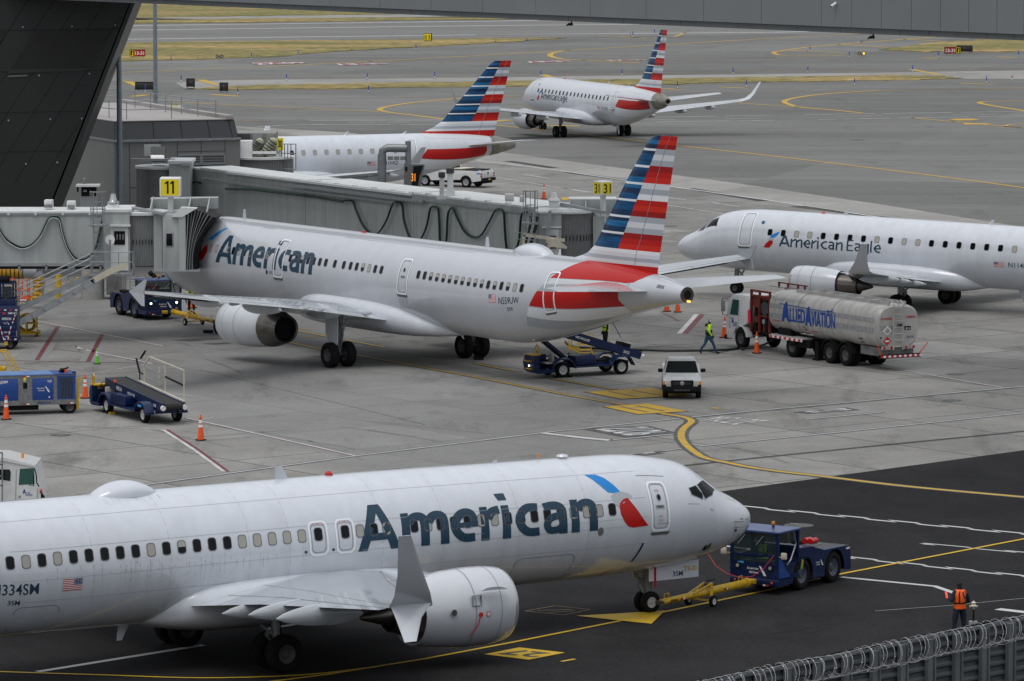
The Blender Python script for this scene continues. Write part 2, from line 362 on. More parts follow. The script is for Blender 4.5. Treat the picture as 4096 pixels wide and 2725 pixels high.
def worn(name, rgb, k=.35, sc_=1.2, thr=.62):
    m = pm(name, rgb, .7); n = m.node_tree; L = n.links.new; b = n.nodes['Principled BSDF']
    tc = n.nodes.new('ShaderNodeTexCoord'); a = n.nodes.new('ShaderNodeTexNoise'); a.inputs['Scale'].default_value = sc_; a.inputs['Detail'].default_value = 8; L(tc.outputs['Object'], a.inputs[0])
    r = n.nodes.new('ShaderNodeMapRange'); r.inputs[1].default_value = thr-.15; r.inputs[2].default_value = thr+.1; L(a.outputs[0], r.inputs[0])
    mx = n.nodes.new('ShaderNodeMix'); mx.data_type = 'RGBA'; mx.inputs[6].default_value = (*rgb, 1); mx.inputs[7].default_value = (*[c*(1-k)+.16*k for c in rgb], 1); L(r.outputs[0], mx.inputs[0]); L(mx.outputs[2], b.inputs['Base Color'])
    return m
PY = worn('taxi_yellow', (.50, .31, .015), .45); PYf = worn('faded_yellow', (.34, .235, .06), .6, .8, .5); PYn = worn('fresh_yellow', (.60, .38, .01), .2)
PW = worn('painted_white', (.52, .52, .51), .5); PWn = worn('fresh_white', (.50, .50, .49), .25); PR = worn('painted_red', (.13, .018, .022), .3); PK = worn('painted_black', (.055, .055, .058), .5)
PRb = worn('runway_red', (.36, .05, .07), .5, .5, .45)
# concrete shoulders and repairs
sheet('concrete_shoulder', [(700, 331), (900, 321), (1400, 317), (1900, 311), (2400, 304), (2900, 299), (3600, 290), (3700, 288), (4300, 279), (4300, 316), (3838, 315), (3763, 305), (3610, 302), (3100, 310), (2562, 318), (2119, 325), (1520, 334), (1100, 340), (745, 357)], M_con2, .004)
mb = MB(); strip(mb, [(-300, 82), (490, 73), (1100, 66), (1900, 57), (2300, 52)], 18, M_con2, .012); tag(mb.build('perimeter_road'), kind='structure')
mb = MB(); Z = .016
for px, wd in (([(-300, 112), (490, 103.5), (1100, 96), (1900, 86), (2150, 83)], 1.5), ([(-300, 131), (490, 121), (1100, 114), (1971, 103), (2680, 97), (3300, 90)], 1.3), ([(-300, 168), (490, 158), (1100, 150), (1900, 140), (3100, 130), (3330, 124), (3900, 117)], 1.3)):
    strip(mb, px, wd, PW, Z)
# service road edge lines beyond the apron
strip(mb, [(200, 489), (944, 485), (1804, 481), (2546, 471), (3100, 462), (4300, 443)], .32, PW, Z, dash=(7, .8)); strip(mb, [(200, 504), (944, 500), (1804, 499), (2536, 490), (3100, 482), (4300, 461)], .32, PW, Z, dash=(7, .8))
for a, b in (((2546, 481), (2700, 479)), ((2900, 476), (3050, 474)), ((3350, 467), (3525, 464)), ((3810, 459), (3990, 457)), ((1400, 491), (1640, 490)), ((2100, 488), (2200, 487))): strip(mb, [a, b], .25, PW, Z)
strip(mb, [(1030, 508), (1090, 505), (1170, 500), (1300, 498)], .3, PW, Z)
for px in ([(1907, 643), (2230, 682), (2509, 723), (3055, 799), (3386, 850), (4200, 970)],): strip(mb, px, .3, PW, Z)
for a, b in (((2096, 700), (2198, 714)), ((2259, 755), (2361, 768)), ((2672, 791), (2744, 800)), ((2850, 812), (2960, 828))): strip(mb, [a, b], .2, PW, Z)
for a, b in (((1979, 709), (2244, 753)), ((2667, 821), (2897, 857)), ((2259, 755), (2350, 770))): strip(mb, [a, b], .14, PW, Z)
# vehicle road in front of gate 11
def lined(px, wd, z=Z, m=PW, edge=.14, em=PK):
    strip(mb, px, wd+edge*2, em, z-.004); strip(mb, px, wd, m, z)
lined([(300, 1986), (606, 1937), (1400, 1828), (2027, 1750), (2207, 1728), (2735, 1673), (2981, 1648), (4200, 1537)], .14)
lined([(2440, 1762), (2575, 1749), (2708, 1736)], .13); lined([(2176, 1734), (2310, 1750), (2440, 1763)], .42)
lined([(2630, 1808), (2746, 1792)], .13); lined([(2796, 1786), (3360, 1730), (4200, 1642)], .14); lined([(3222, 1679), (3530, 1650)], .13)
for i in range(4): strip(mb, [(2486+i*44, 1826-i*5), (2530+i*44, 1821-i*5)], .22, PW if i % 2 == 0 else PK, Z+.004)
strip(mb, [(2480, 1832), (2640, 1812)], .6, PK, Z-.008)
tag(mb.build('white_markings'), kind='structure')
# painted words, seen upside down from here
mb = MB()
def gword(t, c, w_px, up_px, h, m, back=None, bold=.01):
    c = G(*c); a = (G(*w_px)-c).normalized(); u = (G(*up_px)-c).normalized()
    return c, a, u
def groundtext(mb, quad, t, m, z, back=None):
    "fit word t in the quad bl, br, tr, tl (photo pixels)"
    q = [G(*p) for p in quad]; v, f, wd = glyphs(t, .02); h = 1.0
    if back:
        cx = sum(q, Vector())/4; mb.quad([(p.x, p.y, z-.008) for p in [cx+(k-cx)*1.28 for k in q]], back)
    vs = []
    for x, y in v:
        s_, r = x/wd, y
        p = (q[0]*(1-s_)+q[1]*s_)*(1-r)+(q[3]*(1-s_)+q[2]*s_)*r; vs.append((p.x, p.y, z))
    mb.add(vs, f, m)
groundtext(mb, [(2676, 1732), (2366, 1725), (2480, 1707), (2620, 1716)][:0] or [(2580, 1709), (2675, 1733), (2505, 1746), (2365, 1719)], 'STOP', PW, Z+.008, PK)
groundtext(mb, [(2890, 1668), (3080, 1685), (2930, 1703), (2805, 1681)], 'A/C TUG', PW, Z+.008)
groundtext(mb, [(3368, 1634), (3412, 1642), (3250, 1654), (3200, 1649)], 'GO', PW, Z+.008, PK)
tag(mb.build('road_lettering'), kind='structure')
# yellow taxi lines
mb = MB()
for px, wd, m in (
    ([(300, 300), (432, 293), (1100, 266), (1600, 240), (1900, 224), (2216, 206), (2613, 182), (3100, 153), (3458, 134), (3700, 120)], .55, PY),
    ([(2277, 202), (2225, 209), (2203, 216), (2200, 224), (2216, 231), (2256, 238), (2560, 252)], .7, PY),
    ([(200, 333), (420, 326), (900, 315), (1600, 307), (2200, 299), (2900, 289), (4200, 273)], .5, PYf),
    ([(1900, 249), (2560, 238), (3100, 232), (3382, 223)], .55, PYf),
    ([(900, 250), (1300, 243), (1700, 250), (1900, 246)], .7, PYf), ([(300, 264), (700, 264)], .6, PYf),
    ([(1500, 392), (1832, 395)], .01, PYf), ([(3762, 147), (3559, 162), (3356, 178), (3225, 190), (3153, 200), (3100, 208), (3093, 213), (3113, 220), (3143, 222), (3371, 223)], .6, PY),
    ([(3354, 178), (3555, 191)], .7, PY), ([(3151, 202), (3387, 213)], .7, PY), ([(3608, 157), (3788, 167)], .7, PY), ([(3783, 147), (3948, 157)], .8, PY), ([(2480, 147), (2590, 154)], .5, PY), ([(2395, 146), (2600, 153), (2700, 147), (2740, 132)], .5, PY),
    ([(3681, 232), (3757, 235)], .8, PY), ([(3986, 228), (4072, 232)], .8, PY), ([(2646, 355), (2725, 359)], .8, PY), ([(2875, 349), (2995, 354)], .7, PY), ([(3836, 334), (3973, 338)], .8, PY),
    ([(528, 387), (588, 380)], 1.0, PY), ([(847, 379), (957, 386)], 1.0, PY), ([(1960, 386), (2105, 385)], .5, PY),
    ([(1968, 403), (1832, 395)][:0] or [(900, 403), (1840, 387)], .3, PYf), ([(2700, 375), (2900, 373), (4200, 352)], .35, PYf),
    ([(640, 406), (900, 419), (1521, 448)], .42, PY), ([(3100, 413), (2980, 409), (2951, 412), (3080, 422), (3199, 429)][2:], .42, PY), ([(700, 478), (1060, 484)], .5, PYf)): strip(mb, px, wd, m, Z)
for px, wd in (([(1900, 388), (1832, 395), (1672, 409), (1590, 420), (1536, 430), (1521, 437), (1521, 442), (1562, 451), (1656, 462), (1780, 478)], .6),
    ([(4200, 351), (3661, 361), (3458, 366), (3286, 378), (3189, 391), (3146, 401), (3138, 409), (3154, 417), (3199, 429), (3331, 441), (3453, 453)], .6),
    ([(4200, 462), (4096, 444), (3915, 411), (4096, 405), (4200, 403)], .6),
    ([(1840, 482), (1984, 501), (2104, 514), (2394, 545), (2587, 568), (2900, 604), (3100, 626), (3707, 700), (4200, 766)], .40),
    ([(3849, 492), (4200, 521)], .45), ([(4200, 492), (4060, 498), (4022, 504), (4060, 510), (4200, 514)], .45), ([(3650, 472), (3849, 491)], .4), ([(2040, 481), (1970, 486)], 1.2), ([(2120, 504), (2220, 503), (2320, 505)], 1.0)): strip(mb, smooth(px), wd, PY, Z)
for q in ([(490, 325), (530, 327), (580, 345), (540, 347)], [(782, 320), (821, 320), (882, 341), (858, 342)], [(2149, 299), (2190, 300), (2226, 312), (2200, 312)], [(3628, 278), (3661, 279), (3773, 300), (3750, 301)], [(3790, 479), (3830, 476), (3890, 476), (3922, 480), (3880, 483), (3830, 483)], [(3854, 492), (3950, 495), (3975, 498), (3857, 500)], [(1871, 785), (1950, 778), (2030, 781), (2010, 792), (1940, 796), (1880, 795)], [(2240, 792), (2275, 790), (2275, 800), (2250, 802)]):
    mb.quad([(p.x, p.y, Z+.004) for p in [G(*k) for k in q]], PY)
# gate 11 lead-in lines with dark borders
def yl(px, wd, bd=.12, m=PY, z=Z+.008): strip(mb, px, wd+2*bd, PK, z-.004); strip(mb, px, wd, m, z)
for px in ([(1189, 1325), (1540, 1391)], [(1900, 1455), (2077, 1490)], [(2207, 1516), (2459, 1560)], [(1148, 1370), (1280, 1396), (1423, 1421), (1900, 1510), (2306, 1589), (2520, 1625)]): yl(px, .17)
for c in ([(1180, 1320), (1245, 1318)], [(1205, 1350), (1290, 1347)]): strip(mb, c, .16, PY, Z+.012)
yl(smooth([(2643, 1656), (2700, 1664), (2745, 1673), (2765, 1684), (2762, 1694), (2742, 1709), (2728, 1727), (2725, 1750), (2740, 1777), (2772, 1805), (2822, 1834), (2912, 1853), (3000, 1871), (3128, 1889), (3302, 1909), (3649, 1950), (4200, 2000)], 5), .30, .16)
for q in ([(2413, 1629), (2591, 1617), (2750, 1648), (2551, 1659)], [(2344, 1570), (2605, 1554), (2765, 1583), (2486, 1598)]):
    c = [G(*k) for k in q]; cc = sum(c, Vector())/4
    mb.quad([(p.x, p.y, Z+.008) for p in [cc+(k-cc)*1.05 for k in c]], PK); mb.quad([(p.x, p.y, Z+.012) for p in c], PY)
    for t0 in (.28, .62):
        a = c[0].lerp(c[1], t0)*.86+c[3].lerp(c[2], t0)*.14; b = c[0].lerp(c[1], t0+.02)*.14+c[3].lerp(c[2], t0+.02)*.86
        strip(mb, [a, b], .14, PK, Z+.016)
strip(mb, [(2845, 1631), (2880, 1636)], .25, PY, Z)
# stand 27 markings on the dark taxilane
ny = PYn
yl([(4300, 2122), (4096, 2158), (3371, 2297), (3058, 2366), (2572, 2468), (2050, 2572), (1700, 2638), (1300, 2702), (900, 2752)], .15, 0, ny)
yl(smooth([(-300, 2679), (0, 2690), (400, 2703), (808, 2715), (1200, 2704), (1480, 2674)]), .15, 0, ny, Z+.012)
q = [(2305, 2467), (2470, 2458), (2660, 2446), (2606, 2499), (2487, 2487)]; mb.quad([(p.x, p.y, Z+.016) for p in [G(*k) for k in q]], ny)
q = [(1937, 2620), (2077, 2593), (2260, 2614), (2114, 2642)]; mb.quad([(p.x, p.y, Z+.008) for p in [G(*k) for k in q]], ny)
strip(mb, [(2245, 2648), (2300, 2638)], .13, ny, Z)
q = [(2102, 2446), (2220, 2425), (2360, 2440), (2257, 2462)]; strip(mb, q+[q[0]], .05, PYf, Z); strip(mb, [(2150, 2444), (2290, 2440)], .05, PYf, Z); strip(mb, [(2190, 2452), (2300, 2446)], .05, PYf, Z)
tag(mb.build('yellow_markings'), kind='structure')
mb = MB(); groundtext(mb, [(2200, 2617), (2050, 2600), (1985, 2620), (2140, 2634)], '27', PK, Z+.016)
tag(mb.build('stand_lettering'), kind='structure')
mb = MB()
# white markings on the dark taxilane
def zig(p0, p1, n, wd=.2):
    a, b = G(*p0), G(*p1); L_ = (b-a).length; e = (b-a)/L_; per = L_/n*2; s_ = Vector((-e.y, e.x, 0))*wd*.62
    for r_, ph in ((1, 0), (-1, .41)):
        t = -per*ph
        while t < L_:
            u0, u1 = max(0, t), min(L_, t+per*.57)
            if u1 > u0+.1: c = s_*r_; k = s_.normalized()*wd/2; sk = e*wd*.9; mb.quad([(v.x, v.y, Z) for v in (a+e*u0+c+k-sk, a+e*u1+c+k-sk, a+e*u1+c-k+sk, a+e*u0+c-k+sk)], PWn)
            t += per
zig((2954, 2026), (4180, 2146), 12); zig((3393, 2231), (4180, 2316), 8, .18); zig((3690, 2176), (4180, 2220), 3, .14)
strip(mb, [(2860, 2180), (3010, 2200)], .2, PWn, Z)
strip(mb, [(3364, 2310), (3740, 2347), (3835, 2380)], .24, PWn, Z); strip(mb, [(3990, 2438), (4250, 2468)], .38, PWn, Z)
strip(mb, [(150, 2689), (815, 2582)], .26, PWn, Z); strip(mb, [(1057, 2520), (1460, 2452)], .22, PWn, Z)
strip(mb, [(3480, 2408), (4200, 2390)][:0] or [(3500, 2446), (3800, 2424), (4200, 2385)], .03, PWn, Z)
tag(mb.build('taxilane_white_markings'), kind='structure')
# red and white stand boundaries
mb = MB()
def rw(px, wr=.10, ww=.10, side=1):
    p = [G(*k) for k in px]; off = []
    for i in range(len(p)):
        d = (p[min(i+1, len(p)-1)]-p[max(i-1, 0)]).normalized(); off.append(Vector((-d.y, d.x, 0)))
    strip(mb, [a+o*side*ww/2 for a, o in zip(p, off)], ww, PW, Z); strip(mb, [a-o*side*wr/2 for a, o in zip(p, off)], wr, PR, Z)
rw([(-100, 1684), (335, 1704), (660, 1720)], .05, .09, -1); rw([(660, 1720), (784, 1800), (904, 1888)], .16, .16, -1)
rw([(313, 1502), (612, 1454)], .06, .09, -1); rw([(612, 1454), (349, 1401)], .1, .14, 1); rw([(349, 1401), (660, 1385)], .02, .06); rw([(660, 1385), (143, 1282)], .08, .13, 1)
rw([(313, 1581), (380, 1597)], .05, .08); rw([(739, 1674), (900, 1709), (1416, 1825)], .07, .12, 1); rw([(139, 1260), (459, 1246)], .05, .05, -1); rw([(700, 1250), (900, 1235)], .03, .06, -1)
strip(mb, [(-100, 1441), (588, 1454)], .10, PR, Z); strip(mb, [(143, 1309), (248, 1308)], .08, PR, Z)
for a, b in (((148, 1441), (230, 1310)), ((353, 1447), (409, 1338))):
    strip(mb, [a, b], .85, pm('faded_black_paint', (.20, .20, .195), .9), Z-.008); strip(mb, [a, b], .22, PR, Z)
rw([(2656, 1252), (2797, 1258)], .03, .08, -1); rw([(2797, 1258), (2727, 1336)], .30, .26, -1); rw([(2727, 1336), (2895, 1345)], .05, .08, -1); rw([(2640, 1380), (2960, 1384)][:0] or [(2000, 1362), (2080, 1374), (2727, 1376), (2940, 1379)], .06, .09, -1)
rw([(3680, 1408), (4200, 1449)], .05, .09, 1); rw([(3447, 1455), (3600, 1481), (4006, 1552)], .06, .1, 1); strip(mb, [(2577, 1280), (2796, 1285)], .06, PR, Z); strip(mb, [(2640, 1247), (2715, 1285)], .08, PR, Z)
strip(mb, [(2550, 1310), (2000, 1303)], .02, PR, Z)
for px, q in (('27-09', [(1030, 261), (1230, 254), (1200, 250), (1000, 253)]), ('13-31', [(1360, 263), (1560, 257), (1520, 254), (1345, 256)]), ('13-31', [(2120, 253), (2290, 247), (2260, 244), (2110, 247)]), ('27-09', [(2430, 246), (2600, 242), (2570, 240), (2420, 242)])):
    c = [G(*k) for k in q]; mb.quad([(p.x, p.y, Z+.02) for p in c], PRb)
    groundtext(mb, [q[0], q[1], q[2], q[3]], px, PW, Z+.028)
tag(mb.build('red_markings'), kind='structure')
# stains, drains, repairs, manholes
mb = MB()
def blob(c, rx, ry, m, z, rot=0, n=22, j=.25):
    c = G(*c); mb.quad([(c.x+x*math.cos(rot)-y*math.sin(rot), c.y+x*math.sin(rot)+y*math.cos(rot), z) for x, y in [(rx*math.cos(2*pi*k/n)*random.uniform(1-j, 1+j), ry*math.sin(2*pi*k/n)*random.uniform(1-j, 1+j)) for k in range(n)]], m)
for q in ([(680, 1362), (830, 1352), (900, 1356), (770, 1367)], [(805, 1376), (960, 1368), (980, 1372), (860, 1380)]): mb.quad([(p.x, p.y, Z-.004) for p in [G(*k) for k in q]], PK)
strip(mb, [(2700, 1868), (2960, 1840), (3500, 1785), (3940, 1742), (4300, 1705)], .32, M_rub, Z-.004)
for px, wd in (([(2030, 645), (2218, 673)], .9), ([(2270, 690), (2660, 742)], .9), ([(2757, 755), (3055, 805)], .9), ([(3180, 826), (3570, 876)], .9)): strip(mb, px, wd, M_rub, Z-.004)
strip(mb, [(800, 1480), (1150, 1565), (1700, 1700)], .03, M_rub, Z-.004)
rnd = random.Random(5)
for k in range(46):      # tyre marks and wiped oil on the stands
    x, y = rnd.uniform(100, 4000), rnd.uniform(1120, 1790); p = G(x, y); a = R(rnd.choice((-55, -60, 38, -50))+rnd.uniform(-9, 9)); L_ = rnd.uniform(1.5, 7); d = Vector((math.cos(a), math.sin(a), 0)); c = rnd.uniform(-.5, .5)
    strip(mb, [p+d*L_*t+Vector((-d.y, d.x, 0))*c*t*t for t in (0, .25, .5, .75, 1)], rnd.uniform(.05, .22), M_tm, Z-.006)
for k in range(26):
    x, y = rnd.uniform(200, 4000), rnd.uniform(2050, 2700); p = G(x, y); a = R(rnd.choice((50, 52, -35))+rnd.uniform(-12, 12)); L_ = rnd.uniform(1, 6); d = Vector((math.cos(a), math.sin(a), 0))
    strip(mb, [p, p+d*L_*.5, p+d*L_], rnd.uniform(.03, .10), M_ta, Z-.002)
tag(mb.build('apron_stains'), kind='structure')
for c, r in (((3824, 1498), .42), ((3808, 1603), .42), ((243, 1741), .45), ((795, 1212), .4), ((2775, 1120), .5), ((3195, 2103), .55), ((2870, 1398), .5), ((2365, 341), .9), ((3430, 560), .6), ((2680, 905), .5), ((3150, 1352), .5)):
    mb = MB(); p = G(*c); rr = [(p.x+r*k*math.cos(a), p.y+r*k*math.sin(a)) for k in (1, .9) for a in [2*pi*j/24 for j in range(24)]]
    mb.quad([(x, y, Z-.002) for x, y in rr[:24]], PK); mb.quad([(x, y, Z+.001) for x, y in rr[24:]], pm('cast_iron', (.10, .10, .10), .6, .4, var=.3, vs=9))
    if c == (243, 1741): strip(mb, [(225, 1743), (262, 1740)], .12, PYf, Z+.004)
    tag(mb.build('manhole_cover'), kind='structure')
# ---------------------------------------------------------------- aircraft
def catmull(st, n=6):
    out = []; P_ = [st[0]]+st+[st[-1]]
    for i in range(1, len(P_)-2):
        a, b, c, d = P_[i-1:i+3]
        if c[0]-b[0] > 6: ks = [0]
        else: ks = [k/n for k in range(n)]
        for t in ks:
            row = [b[0]+(c[0]-b[0])*t]
            for j in range(1, len(b)):
                h = c[0]-b[0]
                m0 = (c[j]-a[j])/max(c[0]-a[0], 1e-6)*h if b is not a else c[j]-b[j]
                m1 = (d[j]-b[j])/max(d[0]-b[0], 1e-6)*h if d is not c else c[j]-b[j]
                dl = c[j]-b[j]
                if abs(dl) < 1e-6: m0 = m1 = 0
                else:
                    if i > 1 and (b[j]-a[j])*dl <= 0: m0 = 0
                    if (d[j]-c[j])*dl <= 0 and d is not c: m1 = 0
                    m0 = math.copysign(min(abs(m0), 3*abs(dl)), dl) if m0*dl > 0 else 0
                    m1 = math.copysign(min(abs(m1), 3*abs(dl)), dl) if m1*dl > 0 else 0
                row.append((2*t**3-3*t*t+1)*b[j]+(t**3-2*t*t+t)*m0+(-2*t**3+3*t*t)*c[j]+(t**3-t*t)*m1)
            out.append(tuple(row))
    return out+[st[-1]]
SPEC = {
 'B': dict(mg=19.6, st=[(0, 2.80, 2.70, .03), (.08, 3.0, 2.5, .26), (.3, 3.2, 2.28, .52), (.8, 3.5, 2.0, .86), (1.5, 3.85, 1.78, 1.2), (2.1, 4.25, 1.64, 1.42), (2.9, 4.75, 1.52, 1.62), (3.8, 4.97, 1.43, 1.76), (5, 5.14, 1.37, 1.85), (6.5, 5.18, 1.32, 1.88), (9, 5.20, 1.32, 1.88), (15, 5.27, 1.32, 1.88), (27, 5.29, 1.32, 1.88), (30, 5.29, 1.75, 1.8), (34, 5.22, 2.75, 1.3), (38, 4.9, 3.9, .45), (39.3, 4.7, 4.2, .2)]),
 'C': dict(mg=21.97, st=[(0, 3.25, 3.15, .03), (.1, 3.5, 2.85, .3), (.5, 3.85, 2.5, .75), (1.2, 4.3, 2.2, 1.15), (2.0, 4.85, 2.0, 1.5), (3, 5.4, 1.86, 1.75), (4.2, 5.8, 1.77, 1.9), (6, 5.97, 1.74, 1.97), (31.5, 5.97, 1.74, 1.975), (34, 5.97, 2.05, 1.93), (37, 5.97, 2.75, 1.7), (40, 5.88, 3.6, 1.25), (42.5, 5.6, 4.2, .78), (44.4, 5.25, 4.55, .34)]),
 'E': dict(mg=15.1, st=[(0, 2.35, 2.25, .03), (.1, 2.6, 2.05, .28), (.5, 2.95, 1.8, .6), (1.2, 3.3, 1.6, .95), (1.8, 3.65, 1.5, 1.14), (2.6, 4.2, 1.4, 1.33), (3.5, 4.5, 1.34, 1.44), (4.8, 4.66, 1.3, 1.5), (6, 4.69, 1.3, 1.505), (21.5, 4.69, 1.3, 1.505), (24, 4.69, 1.65, 1.45), (27, 4.62, 2.3, 1.15), (29.3, 4.42, 2.95, .72), (31.55, 4.05, 3.45, .26)])}
for s_ in SPEC.values(): s_['c'] = catmull(s_['st'])
def surf(T, x, a, side, off=0):
    "fuselage point: x from nose, angle a degrees up from horizontal"
    zt, zb, hw = lerp(SPEC[T]['c'], x); t = R(a); hh = (zt-zb)/2
    n = Vector((0, side*math.cos(t)/max(hw, .05), math.sin(t)/max(hh, .05))).normalized()
    return Vector((x-SPEC[T]['mg'], side*hw*math.cos(t), (zt+zb)/2+hh*math.sin(t)))+n*off
def patch(mb, T, side, poly, m, off=.008, sub=.3):
    "polygon (x, angle) laid on the skin"
    bm = bmesh.new(); vs = [bm.verts.new((x, a/30, 0)) for x, a in poly]; bm.faces.new(vs); bmesh.ops.triangulate(bm, faces=bm.faces)
    for _ in range(6):
        es = [e for e in bm.edges if e.calc_length() > sub]
        if not es: break
        bmesh.ops.subdivide_edges(bm, edges=es, cuts=1); bmesh.ops.triangulate(bm, faces=[f for f in bm.faces if len(f.verts) > 3])
    bm.verts.index_update(); mb.add([surf(T, v.co.x, v.co.y*30, side, off) for v in bm.verts], [[v.index for v in f.verts] for f in bm.faces], m, True); bm.free()
def skin_text(mb, T, side, t, x0, a0, width, h, m, bold=0, off=.008, down=False):
    "lettering reading left to right as seen from that side"
    v, f, wd = glyphs(t, bold, .16); hh = (lerp(SPEC[T]['c'], x0)[0]-lerp(SPEC[T]['c'], x0)[1])/2
    d = 1 if side < 0 else -1
    mb.add([surf(T, x0+d*x/wd*width, a0+math.degrees(y*h/hh), side, off) for x, y in v], f, m, True)
def stroke_word(word, w=.185):
    "hand drawn humanist letters: list of polygons (x, y) in cap heights, and total width"
    X = .74; S = {}
    def rib(pts, wd=w, sm=True):
        p = smooth(pts, 4) if sm else pts; out = []; L_, R_ = [], []
        for i in range(len(p)):
            a, b = p[max(0, i-1)], p[min(len(p)-1, i+1)]; dx, dy = b[0]-a[0], b[1]-a[1]; n = math.hypot(dx, dy) or 1
            L_.append((p[i][0]-dy/n*wd/2, p[i][1]+dx/n*wd/2)); R_.append((p[i][0]+dy/n*wd/2, p[i][1]-dx/n*wd/2))
        return [[L_[i], L_[i+1], R_[i+1], R_[i]] for i in range(len(p)-1)]
    h = w/2; st = lambda x, t=X: [[(x, 0), (x+w, 0), (x+w, t), (x+.02, t)]]
    arch = lambda x: rib([(x+w*.9, .50), (x+.26, .615), (x+.37, X-h), (x+.47, X-h-.035), (x+.50, .50), (x+.50, .25), (x+.50, 0)])
    bowl_c = [(.53, .10), (.40, h), (.27, .115), (.155, .22), (h+.01, .37), (.155, .52), (.27, .625), (.39, X-h)]
    S['A'] = ([[(0, 0), (w*1.08, 0), (.455, .80), (.43, 1), (.33, 1)], [(.33, 1), (.555, 1), (.90, 0), (.90-w*1.12, 0), (.44, .84)], [(.21, .21), (.66, .21), (.61, .36), (.26, .36)]], .93)
    S['m'] = (st(0)+arch(0)+arch(.42), 1.04); S['n'] = (st(0)+arch(0), .62); S['r'] = (st(0)+rib([(w*.9, .47), (.26, .60), (.34, X-h-.01), (.44, X-h+.005)]), .47)
    S['e'] = (rib(bowl_c+[(.48, .60), (.515, .47), (.515, .36)])+[[(.12, .32), (.60, .32), (.60, .43), (.12, .43)]], .66)
    S['i'] = (st(0)+[[(.0, .86), (w, .86), (w-.02, 1.03), (-.05, 1.03)]], .28); S['c'] = (rib(bowl_c+[(.53, X-h-.015)]), .60)
    S['a'] = (rib([(.06, X-h-.03), (.24, X-h), (.38, X-h-.02), (.455, .54), (.46, .40), (.46, 0)])+rib([(.46, .405), (.30, .40), (.16, .34), (.105, .22), (.16, .11), (.27, h), (.38, .12), (.46, .21)], w*.86), .64)
    S['E'] = ([[(0, 0), (w, 0), (w, 1), (0, 1)], [(w*.9, 0), (.52, 0), (.52, w*.8), (w*.9, w*.8)], [(w*.9, .45), (.48, .45), (.48, .45+w*.75), (w*.9, .45+w*.75)], [(w*.9, 1-w*.8), (.52, 1-w*.8), (.52, 1), (w*.9, 1)]], .60)
    S['g'] = (rib(bowl_c[1:]+[(.46, X-h-.01)])+rib([(.49, X), (.49, .05), (.46, -.12), (.34, -.19), (.12, -.16)])+rib([(.40, h), (.49, .14)], w*.8), .66); S['l'] = ([[(0, 0), (w, 0), (w, 1.04), (0, 1.04)]], .27); S[' '] = ([], .26)
    x = 0; out = []
    for c in word:
        for p in S[c][0]: out.append([(u+x, v) for u, v in p])
        x += S[c][1]
    return out, x-.08
def skin_word(mb, T, side, word, x0, a0, width, h, m, w=.185):
    polys, wd = stroke_word(word, w); hh = (lerp(SPEC[T]['c'], x0)[0]-lerp(SPEC[T]['c'], x0)[1])/2; d = 1 if side < 0 else -1
    for k, p in enumerate(polys):
        off = .008+.0012*(k % 3); n = len(p); P4 = p if n == 4 else None
        if P4:
            N = 4
            g = [[tuple((P4[0][j]*(1-u)+P4[1][j]*u)*(1-v)+(P4[3][j]*(1-u)+P4[2][j]*u)*v for j in (0, 1)) for u in (0, 1)] for v in [i/N for i in range(N+1)]]
            vs = [surf(T, x0+d*x/wd*width, a0+math.degrees(y*h/hh), side, off) for r_ in g for x, y in r_]; mb.add(vs, [(2*i, 2*i+1, 2*i+3, 2*i+2) for i in range(N)], m, True)
        else: patch(mb, T, side, [(x0+d*x/wd*width, a0+math.degrees(y*h/hh)) for x, y in p], m, off, .3)
def rrect(x0, x1, a0, a1, rx, ra, n=4, dens=0):
    o = []
    for cx, ca, s in ((x1-rx, a1-ra, 0), (x0+rx, a1-ra, 1), (x0+rx, a0+ra, 2), (x1-rx, a0+ra, 3)):
        for k in range(n+1):
            t = (s+k/n)*pi/2; o.append((cx+rx*math.cos(t), ca+ra*math.sin(t)))
        if dens:     # extra points along the straight side that follows this corner
            nx = ((x0+rx, a1), (x0, a0+ra), (x1-rx, a0), (x1, a1-ra))[s]; p = o[-1]
            for k in range(1, dens): t = k/dens; o.append((p[0]+(nx[0]-p[0])*t, p[1]+(nx[1]-p[1])*t))
    return o
def ring(mb, T, side, o, i, m, off=.008):
    n = len(o); mb.add([surf(T, x, a, side, off) for x, a in o+i], [(k, (k+1) % n, n+(k+1) % n, n+k) for k in range(n)], m)
def seam(mb, T, side, pts, wd=.02, m=None, off=.006, n=8):
    m = m or Line
    for (x0, a0), (x1, a1) in zip(pts, pts[1:]):
        hh = (lerp(SPEC[T]['c'], x0)[0]-lerp(SPEC[T]['c'], x0)[1])/2
        dx, da = x1-x0, R(a1-a0)*hh; L_ = math.hypot(dx, da) or 1; ox, oa = -da/L_*wd/2, math.degrees(dx/L_*wd/2/hh)
        k_ = max(1, int(L_/.35)); vs = []
        for k in range(k_+1):
            t = k/k_; x, a = x0+dx*t, a0+(a1-a0)*t
            vs += [surf(T, x+ox, a+oa, side, off), surf(T, x-ox, a-oa, side, off)]
        mb.add(vs, [(2*k, 2*k+1, 2*k+3, 2*k+2) for k in range(k_)], m)
def fuselage(T, mat, root, nseg=56, tailmat=None, tailx=99):
    mb = MB(); mg = SPEC[T]['mg']; rings = []
    for x, zt, zb, hw in SPEC[T]['c']:
        zc, hh = (zt+zb)/2, (zt-zb)/2; rings.append([(x-mg, hw*math.cos(2*pi*k/nseg), zc+hh*math.sin(2*pi*k/nseg)) for k in range(nseg)])
    mb.loft(rings, mat, True, True, True); return mb.build('fuselage', root)
